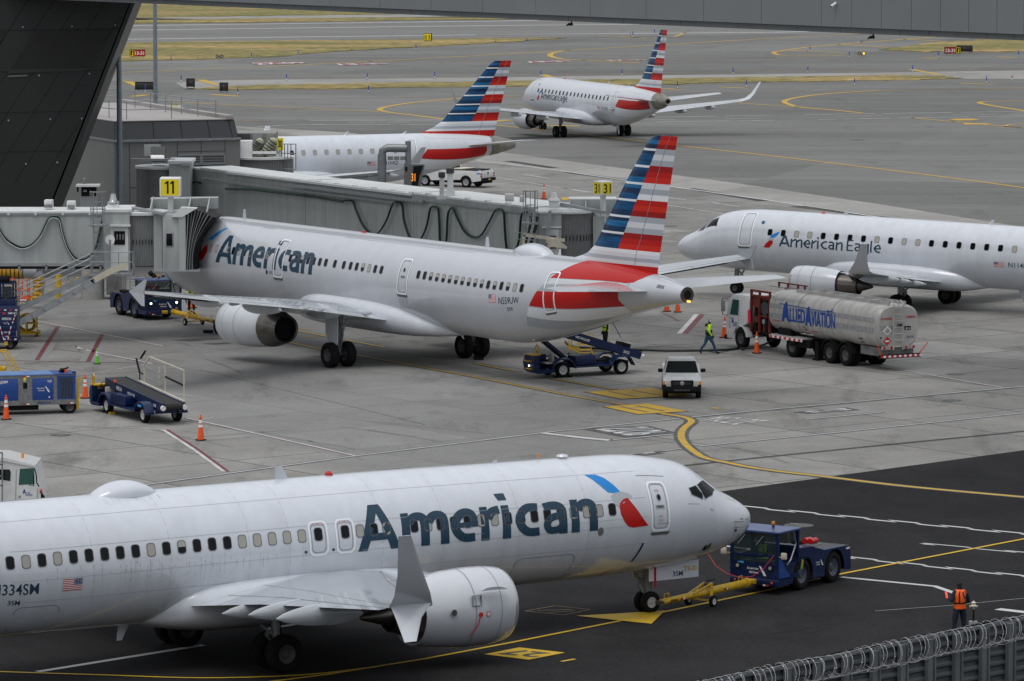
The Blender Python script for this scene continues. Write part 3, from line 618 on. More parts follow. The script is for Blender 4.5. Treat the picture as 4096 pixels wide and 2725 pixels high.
def foil(le, chord, tc, up, n=9, twist=0):
    "airfoil loop: chord along +x, thickness along up"
    le = Vector(le); up = Vector(up).normalized(); o = []
    for s in (1, -1):
        for k in range(n):
            u = (1-math.cos(pi*k/(n-1)))/2; u = u if s > 0 else 1-u
            if s < 0 and k in (0, n-1): continue
            t = 5*tc*(.2969*u**.5-.126*u-.3516*u*u+.2843*u**3-.1036*u**4)*chord
            cam_ = .02*chord*math.sin(pi*u)
            o.append(le+Vector((u*chord, 0, 0))+up*(cam_+(t if s > 0 else -t)+(.0 if u < .99 else .0)))
    return o
def wing(name, secs, m, root, side=1):
    rows = []
    for a, b in zip(secs, secs[1:]):
        n = max(2, min(10, int(math.dist(a[:3], b[:3])/.6))); rows += [tuple(p+(q-p)*k/n for p, q in zip(a, b)) for k in range(n)]
    rows.append(secs[-1]); mb = MB(); fl = [foil((x, y*side, z), c, tc, (0, ny*side, nz)) for x, y, z, c, tc, ny, nz in rows]; mb.loft(fl, m, True, True, True)
    if name == 'wing':       # slat, spoiler and flap gaps, bare metal leading edge
        up = Vector((0, 0, .009))
        for k_, wd_, mm in ((2, .035, Line), (6, .03, Line), (5, .018, Line)):
            for a, b in zip(fl[1:-1], fl[2:]): mb.add([a[k_]+up, b[k_]+up, b[k_]+up+Vector((wd_, 0, 0)), a[k_]+up+Vector((wd_, 0, 0))], [(0, 1, 2, 3)], mm)
        for j in range(3, len(fl)-1, 4):
            f = fl[j]
            for k_ in (6, 7): mb.add([f[k_]+up, f[k_]+up+Vector((0, .03, 0)), f[k_+1]+up+Vector((0, .03, 0)), f[k_+1]+up], [(0, 1, 2, 3)], Line)
    return mb.build(name, root)
def canoe(mb, x0, x1, y, z, r, m, droop=.12):
    rg = []; n = 10
    for i in range(13):
        t = i/12; k = max(math.sin(pi*min(1, t*1.0))**.6, .02)*(1-.25*t); zz = z-r*.95-droop*(x1-x0)*max(0, t-.5)*.5+t*.18
        rg.append([(x0+(x1-x0)*t, y+r*.55*k*math.cos(2*pi*j/n), zz+r*k*math.sin(2*pi*j/n)) for j in range(n)])
    mb.loft(rg, m, True, True, True)
def gear(root, T, x, y, ztop, r, w, gap, n=2, door=False, rim=RimD, rot=0, fwd=0):
    mg = SPEC[T]['mg']; X = x-mg; mb = MB()
    mb.cyl((X, y, r), (X+fwd, y*.97, ztop), .11, Steel, .15); mb.cyl((X, y-gap*.6, r), (X, y+gap*.6, r), .07, DkG)
    mb.cyl((X+.5, y*.97, ztop-.3), (X+.05, y, r+.45), .05, Steel); mb.bar((X+.15, y, r+.3), (X+.38, y, (r+ztop)/2), .06, .08, Steel); mb.bar((X+.15, y, ztop-.5), (X+.38, y, (r+ztop)/2), .06, .08, Steel)
    mb.tube([(X-.12, y, ztop), (X-.16, y, r+.6), (X-.1, y+.05, r+.1)], .018, Black)
    if door: sg = 1 if y > 0 else -1; mb.prism([(X-.62, ztop+.35), (X+.50, ztop+.35), (X+.42, r+.55), (X+.1, r+.28), (X-.25, r+.50), (X-.62, r+1.0)], EngW, 'y', y+.30*sg, y+.34*sg)
    o = mb.build('landing_gear', root)
    for s in (-1, 1):
        m2 = MB(); m2.wheel((X, y+s*gap/2, r), (0, 1, 0), r, w, Tyre, rim, .5, 28); m2.build('wheel', o)
    return o
def windows(T, side, xs, a0, w, h, root, shade=(), half=(), name='window'):
    for i, x in enumerate(xs):
        a = a0(x) if callable(a0) else a0; hh = (lerp(SPEC[T]['c'], x)[0]-lerp(SPEC[T]['c'], x)[1])/2; ha = math.degrees(h/2/hh); mb = MB()
        o = rrect(x-w/2-.02, x+w/2+.02, a-ha-.6, a+ha+.6, w*.42, ha*.48); q = rrect(x-w/2, x+w/2, a-ha, a+ha, w*.38, ha*.45)
        ring(mb, T, side, o, q, WFr, .012); mb.add([surf(T, u, v, side, .009) for u, v in q], [tuple(range(len(q)))], Shade if i in shade else Glass)
        if i in half: mb.add([surf(T, u, v, side, .011) for u, v in [(u, max(v, a)) for u, v in q]], [tuple(range(len(q)))], Shade)
        mb.build(name, root)
def door(T, side, x0, x1, a0, a1, root, hatch=False, m=None, sill=True, wd=.07, name='cabin_door', win=True):
    mb = MB(); hh = (lerp(SPEC[T]['c'], x0)[0]-lerp(SPEC[T]['c'], x0)[1])/2; wa = math.degrees(wd/hh)
    ring(mb, T, side, rrect(x0, x1, a0, a1, .18, 6, dens=8), rrect(x0+wd, x1-wd, a0+wa, a1-wa, .14, 4.5, dens=8), m or WLine, .012)
    ring(mb, T, side, rrect(x0+wd+.03, x1-wd-.03, a0+wa+1, a1-wa-1, .14, 4.5, dens=8), rrect(x0+wd+.045, x1-wd-.045, a0+wa+1.6, a1-wa-1.6, .13, 4.3, dens=8), Line, .010)
    if win:
        am = a0+(a1-a0)*.66; xm = (x0+x1)/2
        mb.add([surf(T, xm+.09*math.cos(t), am+math.degrees(.12/hh)*math.sin(t), side, .014) for t in [2*pi*k/14 for k in range(14)]], [tuple(range(14))], Frame)
        mb.add([surf(T, xm+.065*math.cos(t), am+math.degrees(.09/hh)*math.sin(t), side, .018) for t in [2*pi*k/14 for k in range(14)]], [tuple(range(14))], Glass)
        mb.add([surf(T, xm+u, am-9+v, side, .016) for u, v in ((-.17, -1.6), (.17, -1.6), (.17, 1.6), (-.17, 1.6))], [(0, 1, 2, 3)], Frame)
        mb.add([surf(T, xm+u, am-9+v, side, .019) for u, v in ((-.12, -.8), (.12, -.8), (.12, .5), (-.12, .5))], [(0, 1, 2, 3)], DkG)
    if sill: mb.add([surf(T, u, v, side, .02) for u, v in ((x0-.02, a0-.3), (x1+.02, a0-.3), (x1-.06, a0-3.2), (x0+.06, a0-3.2))], [(0, 1, 2, 3)], pm('door_scuff', (.10, .095, .085), .6))
    return mb.build(name, root)
def usflag(mb, T, side, x0, x1, a0, a1, canton_at):
    n = 13
    for k in range(n):
        b0, b1 = a0+(a1-a0)*k/n, a0+(a1-a0)*(k+1)/n
        patch(mb, T, side, [(x0, b0), (x1, b0), (x1, b1), (x0, b1)], RefR if k % 2 == 0 else RefW, .008)
    w = (x1-x0)*.42; c0, c1 = (x0, x0+w) if canton_at < 0 else (x1-w, x1)
    patch(mb, T, side, [(c0, a0+(a1-a0)*6/13), (c1, a0+(a1-a0)*6/13), (c1, a1), (c0, a1)], pm('canton_blue', (.02, .04, .16), .4), .011)
    for i in range(5):
        for j in range(4):
            x = c0+w*(i+.6)/5.2; a = a0+(a1-a0)*(6/13+7/13*(j+.6)/4.2); s = .011
            mb.add([surf(T, x+u*s, a+v*s*25, side, .014) for u, v in ((-1, -1), (1, -1), (1, 1), (-1, 1))], [(0, 1, 2, 3)], RefW)
def emblem(mb, T, side, fx, fa):
    "tail-feather emblem from measured (x, angle) points"
    blue, silv, red = fx
    for p, m in ((blue, Sky1), (silv, Sil), (red, Red)): patch(mb, T, side, p, m, .008 if m is not Red else .011)
def fin(T, LE, TE, DV, zs, tc, root, rudder=None, dorsal_red=None):
    """LE/TE/DV: x at height tables [(z,x)]; zs: band heights from the top down, last band index list"""
    mg = SPEC[T]['mg']; f = lambda tab, z: lerp(sorted(tab), z)[0]
    rows = []     # (z, left kind, right kind) bands from top to bottom
    Z0 = zs[0]; bands = []
    for k in range(7):
        a, b = zs[k], zs[k+1]; red = k % 2 == 0
        tones = (Red, Red3, Red2) if red else (Gr1, Gr2, Gr3)
        if k % 4 == 1: tones = (Gr2, Gr1, Gr2)
        if k % 4 == 2: tones = (Red2, Red, Red3)
        h = a-b; w = .13 if k else 0
        cuts = [0, w, 1/3, 2/3, 1]
        for i in range(4):
            if cuts[i+1]-cuts[i] < 1e-6: continue
            L_ = Gr3 if (i == 0 and k) else (Bl1, Bl2, Bl3, Bl2, Bl1)[(k*2+i) % 5]
            bands.append((a-h*cuts[i], a-h*cuts[i+1], L_, tones[max(0, i-1)]))
    a, b = zs[7], zs[8]
    for i, m in enumerate((Gr3, Gr1, Gr2, Gr1)): bands.append((a-(a-b)*i/4, a-(a-b)*(i+1)/4, m, m))
    if len(zs) > 9: bands.append((zs[8], zs[9], Red, Red))
    mb = MB(); n1, n2 = 6, 7
    for side in (-1, 1):
        for a, b, mL, mR in bands:
            for c0 in (0, 1):
                m = (mL, mR)[c0]; nn = (n1, n2)[c0]; ks = max(1, int((a-b)/.3)); vs = []
                for r in range(ks+1):
                    z = a-(a-b)*r/ks; le, te, dv = f(LE, z), f(TE, z), f(DV, z); ch = te-le
                    for k in range(nn+1):
                        x = (le+(dv-le)*k/nn) if c0 == 0 else (dv+(te-dv)*k/nn)
                        u = min(max((x-le)/ch, 0), 1); cu = min(ch, 7.0)
                        t = 5*tc*(.2969*u**.5-.126*u-.3516*u*u+.2843*u**3-.1036*u**4)*cu
                        vs.append((x-mg, side*t, z))
                N = nn+1; mb.add(vs, [(r*N+k, r*N+k+1, (r+1)*N+k+1, (r+1)*N+k) for r in range(ks) for k in range(nn)], m, True)
    z = zs[0]; le, te = f(LE, z), f(TE, z); top = []; ch = te-le
    for side in (1, -1):
        for k in (range(9) if side > 0 else range(8, -1, -1)):
            u = k/8; t = 5*tc*(.2969*u**.5-.126*u-.3516*u*u+.2843*u**3-.1036*u**4)*ch; top.append((le+u*ch-mg, side*t, z))
    mb.add(top, [tuple(range(len(top)))], Bl2)
    if rudder:
        zr = [zs[0]-.1, zs[7], rudder[1]]
        for side in (-1, 1):
            pr = None
            for z in [zs[0]-(zs[0]-rudder[1])*k/10 for k in range(11)]:
                le, te = f(LE, z), f(TE, z); x = le+(te-le)*rudder[0] if z > zs[7] else te-(f(TE, zs[7])-f(LE, zs[7]))*(1-rudder[0])*1.05
                u = (x-le)/(te-le); cu = min(te-le, 7.0); t = 5*tc*(.2969*u**.5-.126*u-.3516*u*u+.2843*u**3-.1036*u**4)*cu+.006
                p = (x-mg, side*t, z)
                if pr: mb.add([pr, (pr[0]+.03, pr[1], pr[2]), (p[0]+.03, p[1], p[2]), p], [(0, 1, 2, 3)], Line)
                pr = p
    return mb.build('tail_fin', root)
def engine(root, T, y, z, x0, x1, r, core, cone, pyl, chev=False, rear='cone'):
    "x0,x1 cowl; core=(x,r) end of core nozzle; cone=(x) tip; pyl=(x0,x1,ztop)"
    mg = SPEC[T]['mg']; c = (x0-mg, y, z); L_ = x1-x0; mb = MB()
    mb.lathe(c, (1, 0, 0), [(L_*.30, r*.70), (.16, r*.74), (.04, r*.80), (0, r*.86), (.05, r*.92), (.2, r*.97)], pm('inlet_lip', (.60, .61, .62), .22, .6), 40, True, False)
    mb.lathe(c, (1, 0, 0), [(.2, r*.97), (L_*.2, r*1.02), (L_*.42, r*1.03), (L_*.65, r*.99), (L_*.85, r*.92), (L_, r*.84), (L_-.04, r*.80), (L_*.8, r*.76)], EngW, 40, True, False)
    mb.lathe(c, (1, 0, 0), [(L_*.3, 0), (L_*.3, r*.72)], Black, 30, False, False); mb.lathe(c, (1, 0, 0), [(L_*.1, 0), (L_*.28, r*.22)], DkG, 20, True, False)
    mb.lathe(c, (1, 0, 0), [(L_*.8, 0), (L_*.8, r*.78)], Black, 30, False, False)
    for t in (.22, .5): mb.lathe(c, (1, 0, 0), [(L_*t, r*1.033 if t > .3 else r*1.024), (L_*t+.02, r*1.033 if t > .3 else r*1.026)], Line, 40, False, False)
    o = mb.build('engine_nacelle', root)
    m2 = MB(); cx, cr = core
    m2.lathe((x1-mg-.5, y, z), (1, 0, 0), [(0, r*.70), (.5, r*.64), (cx-x1+.5, cr), (cx-x1+.45, cr*.9), (cx-x1+.2, cr*.85)], Hot, 32, True, False)
    m2.lathe((cx-mg-.35, y, z), (1, 0, 0), [(0, 0.01), (0, cr*.86)], Black, 24, False, False)
    if cone: m2.lathe((cx-mg-.4, y, z), (1, 0, 0), [(0, cr*.78), (.35, cr*.7), (cone-cx+.3, .09), (cone-cx+.4, .0)], Hot, 24, True, False)
    m2.build('exhaust_nozzle', root)
    m3 = MB(); p0, p1, zt = pyl
    m3.loft([foil((p0-mg, y, z+r*.75), p1-p0, .055, (0, 1, 0)), foil((p0+.9-mg, y, zt), p1-p0-.6, .06, (0, 1, 0))], EngW, True, True, True); m3.build('engine_pylon', root)
    return o
def fairing(T, root, st, m=None):
    mg = SPEC[T]['mg']; mb = MB(); rg = []
    for x, w, zt, zb in catmull(st, 4):
        zc, hh = (zt+zb)/2, (zt-zb)/2; rg.append([(x-mg, math.copysign(abs(math.cos(t))**.7, math.cos(t))*w, zc+hh*math.copysign(abs(math.sin(t))**.8, math.sin(t))) for t in [2*pi*k/36 for k in range(36)]])
    mb.loft(rg, m or White, True, True, True); return mb.build('belly_fairing', root)
def blade(mb, T, x, h, c=.35, side=0, m=None, down=False, y=0, rake=.25):
    zt, zb, hw = lerp(SPEC[T]['c'], x); X = x-SPEC[T]['mg']; z = zb+.03 if down else zt-.03; s = -1 if down else 1
    mb.loft([[(X, y-.03, z), (X+c, y, z), (X, y+.03, z), (X-.05, y, z)], [(X+rake*s*s+.0, y-.012, z+s*h), (X+rake+c*.45, y, z+s*h), (X+rake, y+.012, z+s*h), (X+rake-.03, y, z+s*h)]], m or White, True)
def radome(T, root, x0, x1, h, w):
    mb = MB(); mg = SPEC[T]['mg']; rg = []
    z = lerp(SPEC[T]['c'], (x0+x1)/2)[0]-.10
    for i in range(15):
        t = i/14; k = max(math.sin(pi*t), .02)**.55; rg.append([(x0+(x1-x0)*t-mg, w*k*math.cos(pi*j/14), z-.12*(1-k)+(h+.1)*(math.sin(pi*t)**.75 if t not in (0, 1) else 0)*math.sin(pi*j/14)**.8) for j in range(15)])
    mb.loft(rg, White, True, False, True); return mb.build('antenna_dome', root)
def cockpit(T, root, polys, fr=.05):
    for poly, side in polys:
        mb = MB(); c = (sum(p[0] for p in poly)/len(poly), sum(p[1] for p in poly)/len(poly))
        inn = [(c[0]+(p[0]-c[0])*.91, c[1]+(p[1]-c[1])*.92) for p in poly]
        ring(mb, T, side, poly, inn, Frame, .014); patch(mb, T, side, inn, Cock, .011, .3); mb.build('cockpit_window', root)
def place(T, key, label, loc, a, pitch=0):
    o = thing('airliner', label, 'airplane', (loc[0], loc[1], 0), a-pi/2); o.rotation_euler = (0, -pitch if False else pitch, a-pi/2); return o

# ---- nearest airliner, nose right, being pushed back
B = place('B', 0, 'nearest white airliner on dark asphalt, nose right, hitched by towbar to blue tug', (-8.588, 144.838), -.97313)
fuselage('B', White, B); T = 'B'
fairing(T, B, [(12.0, .9, 2.0, 1.35), (13.2, 1.75, 2.5, 1.12), (15, 2.05, 2.85, 1.0), (18.5, 2.12, 2.9, .98), (20.8, 2.08, 2.80, 1.02), (22.0, 1.7, 2.5, 1.15), (23.1, .5, 1.75, 1.38)])
for s in (-1, 1):
    wing('wing', [(13.9-19.6, 1.5, 1.95, 8.0, .13, 0, 1), (16.4-19.6, 5.2, 2.45, 5.2, .12, -.1, 1), (19.6-19.6, 10.5, 3.15, 3.2, .11, -.1, 1), (23.05-19.6, 16.4, 4.0, 1.62, .10, -.1, 1), (23.35-19.6, 16.95, 4.14, 1.4, .10, -.25, 1)], WingG, B, s)
    wing('winglet', [(23.25-19.6, 16.85, 4.08, 1.42, .09, -.3, 1), (23.65-19.6, 17.35, 4.5, 1.15, .08, -.9, .5), (24.1-19.6, 17.7, 5.1, .82, .07, -1, .28), (24.75-19.6, 18.1, 6.22, .40, .06, -1, .25)], EngW, B, s)
    wing('winglet', [(23.35-19.6, 16.95, 4.16, 1.3, .09, .4, 1), (23.9-19.6, 17.3, 3.85, .8, .08, 1, .4), (24.45-19.6, 17.9, 3.34, .38, .06, 1, .3)], EngW, B, s)
    mb = MB()
    for y, x0, x1, z in ((4.4, 18.6, 22.4, 2.42), (7.2, 19.9, 23.2, 2.8), (10.2, 21.2, 24.1, 3.15)): canoe(mb, x0-19.6, x1-19.6, s*y, z, .36, WingG)
    build_split(mb, 'flap_fairing', B)
    engine(B, T, s*4.83, 1.68, 12.92, 16.2, 1.16, (16.95, .50), 17.95, (14.0, 18.6, 2.75))
    gear(B, T, 19.6, s*2.86, 1.7, .565, .42, .86)
mb = MB()   # fence strake and wing markings
mb.loft([foil((13.4-19.6, 5.95, 2.3), 1.0, .03, (0, 0, 1)), foil((13.9-19.6, 6.3, 2.45), .5, .03, (0, 0, 1))], EngW); mb.build('nacelle_strake', B)
gn = gear(B, T, 4.0, 0, 1.6, .345, .20, .38, rim=RimW)
mb = MB(); X = -19.6
mb.box(2.3+X, 4.25+X, .42, .46, 1.06, 1.62, White, 0); mb.text('3SM', (3.33+X, .47, 1.15), (-1, 0, 0), (0, 0, 1), .17, Slate, .40, .003)
mb.text('73-8', (2.88+X, .472, 1.28), (-1, 0, 0), (0, 0, 1), .17, PYn, .46, .02); mb.text('X', (2.40+X, .472, 1.28), (-1, 0, 0), (0, 0, 1), .11, PYn, .09, .01); mb.box(3.98+X, 4.06+X, .465, .47, .85, 1.5, RedL)
mb.build('nose_gear_door', B); 
MB().box(2.3+X, 4.25+X, -.46, -.42, 1.06, 1.62, White).build('nose_gear_door', B)
xs = [6.67, 7.16, 7.65, 8.14, 8.63, 9.13, 9.62, 10.11, 10.60, 11.1, 11.6, 12.1, 12.6, 13.1, 13.55, 14.05, 15.05, 15.5, 16.0]
windows(T, 1, xs, 13.8, .25, .36, B, shade=(1, 2, 3, 8+1, 10, 14, 16, 18))
xs2 = [18.06+k*.5195 for k in range(21)]
windows(T, 1, xs2, lambda x: 14.0-max(0, x-26)*.5, .25, .36, B, shade=(0, 1, 2, 3, 4, 10, 16, 18), half=(8, 20))
for x in (16.53, 17.48):
    windows(T, 1, [x], 14.2, .26, .37, B); door(T, 1, x-.34, x+.34, -4.6, 26.2, B, win=False, sill=False, wd=.06, name='emergency_exit')
door(T, 1, 4.42, 5.18, -11.6, 38.8, B)
mb = MB(); skin_word(mb, T, 1, 'American', 16.10, -4.4, 8.76, 1.42, Slate); mb.build('airline_lettering', B); mb = MB()
emblem(mb, T, 1, ([(7.27, 51.4), (6.88, 51), (6.62, 46), (6.4, 38), (6.22, 29.8), (6.45, 29.0), (6.7, 30.6), (6.9, 38), (7.1, 46)], [(6.62, 26.6), (6.45, 29.6), (6.2, 30.2), (5.95, 28), (5.82, 24.6), (6.05, 23.6), (6.2, 21), (6.36, 16), (6.5, 17)], [(6.38, 15.8), (6.34, 19), (6.2, 22.4), (6.02, 23.6), (5.78, 14), (5.52, 3), (5.30, -4.6), (5.88, -5.0), (6.08, -3.4), (6.22, 1), (6.35, 8)]), None); mb.build('tail_emblem', B); mb = MB()
skin_text(mb, T, 1, 'N334SM', 28.55, -14.7, 1.54, .33, Slate, .004); skin_text(mb, T, 1, '3SM', 27.98, -24.4, .40, .165, Slate, .003); mb.build('registration', B); mb = MB()
usflag(mb, T, 1, 25.58, 26.22, -14.4, -4.4, -1); mb.build('flag_decal', B); mb = MB()
for a in (22.5, 4, -3.2, 52, -22): seam(mb, T, 1, [(5.3, a), (9, a)] if a == 4 else [(5.3, a), (27.9, a)], .010, pm('faint_seam', (.40, .42, .44), .5))
for x in (7.6, 10.2, 13.0, 15.2, 18.5, 19.9, 22.6, 25.2): seam(mb, T, 1, [(x, -50), (x, 80)], .010, pm('faint_seam', (.42, .44, .46), .5))
seam(mb, T, 1, rrect(7.95, 10.2, -62, -26, .25, 7)+rrect(7.95, 10.2, -62, -26, .25, 7)[:1], .02); seam(mb, T, 1, rrect(26.2, 27.7, -60, -27, .25, 7)+rrect(26.2, 27.7, -60, -27, .25, 7)[:1], .02)
seam(mb, T, 1, [(.95, -80), (.98, -30), (.98, 30), (.95, 80)], .015); seam(mb, T, 1, [(.1, 2), (1.0, 8)], .02); seam(mb, T, 1, [(4.3, 45), (5.4, 46)], .03)
patch(mb, T, 1, [(7.14+.11*math.cos(t), -5.8+4*math.sin(t)) for t in [2*pi*k/14 for k in range(14)]], Steel, .012)
patch(mb, T, 1, [(5.36, -22), (5.44, -22), (5.62, -44), (5.55, -44)], pm('decal_navy', (.01, .03, .12), .4), .012); patch(mb, T, 1, [(6.1, -52), (6.14, -52), (6.6, -66), (6.56, -66)], Red, .012)
for x, a in ((1.35, 3), (1.35, -7)):
    p = surf(T, x, a, 1, .02); mb.cyl(p, p+Vector((.0, .12, 0)), .02, Steel); mb.cyl(p+Vector((.0, .12, 0)), p+Vector((-.22, .12, 0)), .018, Steel)
patch(mb, T, 1, [(1.28+.07*math.cos(t), -15+3*math.sin(t)) for t in [2*pi*k/12 for k in range(12)]], DkG, .012)
for x, a, c in ((2.55, -40, Black), (2.42, -40, pm('sticker_green', (.09, .16, .02), .6)), (2.35, -37, pm('sticker_green', (0, 0, 0)))): patch(mb, T, 1, [(x, a-5), (x+.12, a-4), (x+.11, a+5), (x+.02, a+4)], c, .012)
for x, a in ((4.82, 29), (4.80, 4), (4.80, 0), (2.55, 12)): patch(mb, T, 1, [(x-.08, a-1), (x+.08, a-1), (x+.08, a+.6), (x-.08, a+.6)], pm('placard_pink', (.6, .4, .4), .5), .016)
for x, a, m in ((4.9, -4, 0), (3.6, 15, 0), (12.0, 2, 0)): seam(mb, T, 1, [(x-.5, a), (x+.02, a)], .015)
for x in (16.42, 16.62, 17.37, 17.57): patch(mb, T, 1, [(x-.05, 22), (x+.05, 22), (x+.05, 24), (x-.05, 24)], pm('placard_pink', (0, 0, 0)), .014)
for x in (16.98, 17.95): patch(mb, T, 1, rrect(x-.05, x+.05, -1.5, .8, .04, .8), DkG, .012)
mb.build('panel_lines', B); mb = MB(); rnd = random.Random(4); Gm = pm('grime_streak', (.50, .52, .55), .4); Gm2 = pm('grime_streak_dark', (.44, .455, .475), .45)
for k in range(70):       # rain-washed dirt under the window line and on the belly
    x = rnd.choice((rnd.gauss(21.5, 1.2), rnd.gauss(23.6, .8), rnd.uniform(8, 27))); a1 = rnd.uniform(-2, 7); a0_ = a1-rnd.uniform(4, 22); w_ = rnd.uniform(.008, .03)
    patch(mb, T, 1, [(x, a1), (x+w_, a1), (x+w_*.8, a0_), (x+w_*.3, a0_)], Gm if k % 3 else Gm2, .005, .5)
for k in range(16):
    x = rnd.uniform(21.9, 24.2); patch(mb, T, 1, [(x, 74), (x+.02, 74), (x+.02, 74-rnd.uniform(5, 14)), (x+.01, 74-rnd.uniform(5, 14))], Gm, .005, .5)
tag(mb.build('grime', B), kind='stuff')
cockpit(T, B, [([(3.45, 32.6), (3.07, 37), (2.86, 27), (2.92, 20.2), (3.40, 24.5)], 1), ([(3.02, 38), (2.45, 55), (1.98, 50), (2.36, 32), (2.82, 20.6)], 1), ([(3.45, 32.6), (3.07, 37), (2.86, 27), (2.92, 20.2), (3.40, 24.5)], -1), ([(3.02, 38), (2.45, 55), (1.98, 50), (2.36, 32), (2.82, 20.6)], -1)])
radome(T, B, 21.9, 24.4, .36, .62)
mb = MB(); blade(mb, T, 17.45, .42, .42, rake=.22); blade(mb, T, 27.9, .40, .3); blade(mb, T, 9.8, .12, .2, rake=0); blade(mb, T, 13.0, .4, .3, down=True); blade(mb, T, 23.0, .5, .35, down=True)
mb.lathe((15.96-19.6, 0, 5.27), (0, 0, 1), [(0, .13), (.06, .12), (.12, .05), (.13, 0)], RedL, 12); mb.lathe((8.2-19.6, 0, 5.26), (0, 0, 1), [(0, .03), (.12, .03)], Amber, 8)
mb.lathe((7.3-19.6, 0, 5.24), (0, 0, 1), [(0, .2), (.05, .16), (.08, 0)], White, 14); build_split(mb, 'antenna', B)
mb = MB()    # wing and nacelle small print
mb.text('', (0, 0, 0), (1, 0, 0), (0, 0, 1), 1, Slate) if False else None
yy = 4.83+1.17*1.04
for (x, z, w_, h_, m) in ((14.55, 1.9, .3, .02, Line), (14.55, 2.2, .3, .02, Line), (14.4, 2.05, .02, .3, Line), (14.7, 2.05, .02, .3, Line)): 
    mb.box(x-19.6-w_/2, x-19.6+w_/2, yy-.10, yy-.02, z-h_/2, z+h_/2, m)
mb.cyl((14.42-19.6, yy-.06, 1.62), (14.42-19.6, yy-.015, 1.62), .075, RefR, n=14); mb.cyl((14.15-19.6, yy-.06, 1.62), (14.15-19.6, yy-.015, 1.62), .085, RefR, n=14); mb.cyl((14.15-19.6, yy-.05, 1.62), (14.15-19.6, yy-.01, 1.62), .06, White, n=14)
mb.tube([(14.45-19.6, yy-.02, 1.55), (14.5-19.6, yy-.05, 1.3), (14.7-19.6, yy-.18, 1.0)], .015, RefR, 6)
mb.cyl((15.35-19.6, yy-.1, 1.75), (15.35-19.6, yy-.055, 1.75), .11, Frame, n=16); mb.cyl((15.35-19.6, yy-.1, 1.75), (15.35-19.6, yy-.05, 1.75), .09, DkG, n=16)
mb.build('nacelle_markings', B)

# ---- second airliner at gate 11, seen from behind left
C_ = place('C', 0, 'airliner docked at the gate 11 jet bridge, striped tail toward viewer', (-5.04, 230.284), .60121)
T = 'C'; mg = 21.97; fuselage(T, White2, C_)
fairing(T, C_, [(14.2, 1.3, 2.4, 1.68), (15.5, 1.95, 3.05, 1.5), (17.5, 2.12, 3.35, 1.42), (21.5, 2.15, 3.3, 1.4), (24, 2.08, 3.05, 1.45), (26.2, 1.5, 2.5, 1.6), (27.4, .4, 2.0, 1.76)])
for s in (-1, 1):
    wing('wing', [(16.6-mg, 1.5, 2.15, 6.9, .14, 0, 1), (19.0-mg, 6.3, 2.95, 4.4, .12, -.1, 1), (22.3-mg, 12.0, 3.75, 2.75, .11, -.1, 1), (25.2-mg, 17.0, 4.50, 1.45, .10, -.1, 1)], WingG, C_, s)
    mb = MB(); mb.loft([[(25.3-mg, s*17.0, 4.5), (26.6-mg, s*17.03, 4.5), (27.0-mg, s*17.1, 5.15), (26.8-mg, s*17.1, 5.15)], [(25.3-mg, s*17.06, 4.5), (26.6-mg, s*17.09, 4.5), (27.0-mg, s*17.13, 5.15), (26.8-mg, s*17.13, 5.15)]], WingG)
    mb.loft([[(25.3-mg, s*17.0, 4.5), (26.6-mg, s*17.03, 4.5), (26.75-mg, s*17.1, 3.95), (26.5-mg, s*17.1, 3.95)], [(25.3-mg, s*17.06, 4.5), (26.6-mg, s*17.09, 4.5), (26.75-mg, s*17.13, 3.95), (26.5-mg, s*17.13, 3.95)]], WingG); build_split(mb, 'wingtip_fence', C_)
    mb = MB(); mb.loft([foil((24.1-mg, s*12.6, 3.76), 1.05, .08, (.55, 0, 1)), foil((25.6-mg, s*16.0, 4.26), .75, .07, (.55, 0, 1))], WingG)
    o = mb.build('aileron', C_); 
    mb = MB()
    for y, x0, x1, z, r in ((12.2, 22.5, 25.4, 3.95, .34), (8.3, 20.6, 24.2, 3.45, .42), (4.6, 20.0, 23.4, 3.0, .44)): canoe(mb, x0-mg, x1-mg, s*y, z, r, WingG, .16)
    for y, x1, z in ((10.5, 24.2, 3.55), (9.6, 23.9, 3.45), (6.6, 23.7, 3.05), (5.6, 23.6, 2.95), (3.0, 23.7, 2.65)): canoe(mb, x1-1.1-mg, x1-mg, s*y, z, .14, WingG)
    build_split(mb, 'flap_fairing', C_)
    engine(C_, T, s*5.75, 1.78, 15.5, 19.25, 1.07, (20.45, .64), 0, (16.6, 21.6, 3.0)); gear(C_, T, mg, s*3.8, 2.6, .60, .44, .93, door=True)
    wing('tailplane', [(38.6-mg, .7, 4.95, 3.9, .10, 0, 1), (42.1-mg, 6.2, 5.28, 1.35, .09, -.05, 1)], WingG, C_, s)
mb = MB(); mb.lathe((19.2-mg, -5.75, 1.78), (1, 0, 0), [(0, .94), (.35, .90), (.9, .75), (1.25, .66)], Hot, 36, True, False); mb.lathe((19.2-mg, 5.75, 1.78), (1, 0, 0), [(0, .94), (.35, .90), (.9, .75), (1.25, .66)], Hot, 36, True, False); build_split(mb, 'exhaust_nozzle', C_)
gear(C_, T, 5.07, 0, 1.9, .38, .22, .5)
fin(T, [(5.2, 33.5), (5.85, 35.2), (6.0, 36.1), (6.25, 36.9), (6.64, 37.45), (8.1, 38.62), (9.64, 39.85), (11.45, 41.45), (11.62, 41.65), (11.76, 41.95), (11.80, 42.15)], [(5.2, 42.15), (5.8, 42.25), (6.62, 42.42), (11.80, 43.68)], [(5.2, 39.0), (6.62, 39.55), (11.80, 42.62)], [11.79, 11.19, 10.43, 9.65, 8.88, 8.13, 7.37, 6.62, 5.95, 5.3], .10, C_, rudder=(.70, 5.9))
for i, x in enumerate((13.6, 24.65)): door(T, -1, x-.46, x+.42, -8.5, 46 if i == 0 else 39.5, C_, win=i == 1)
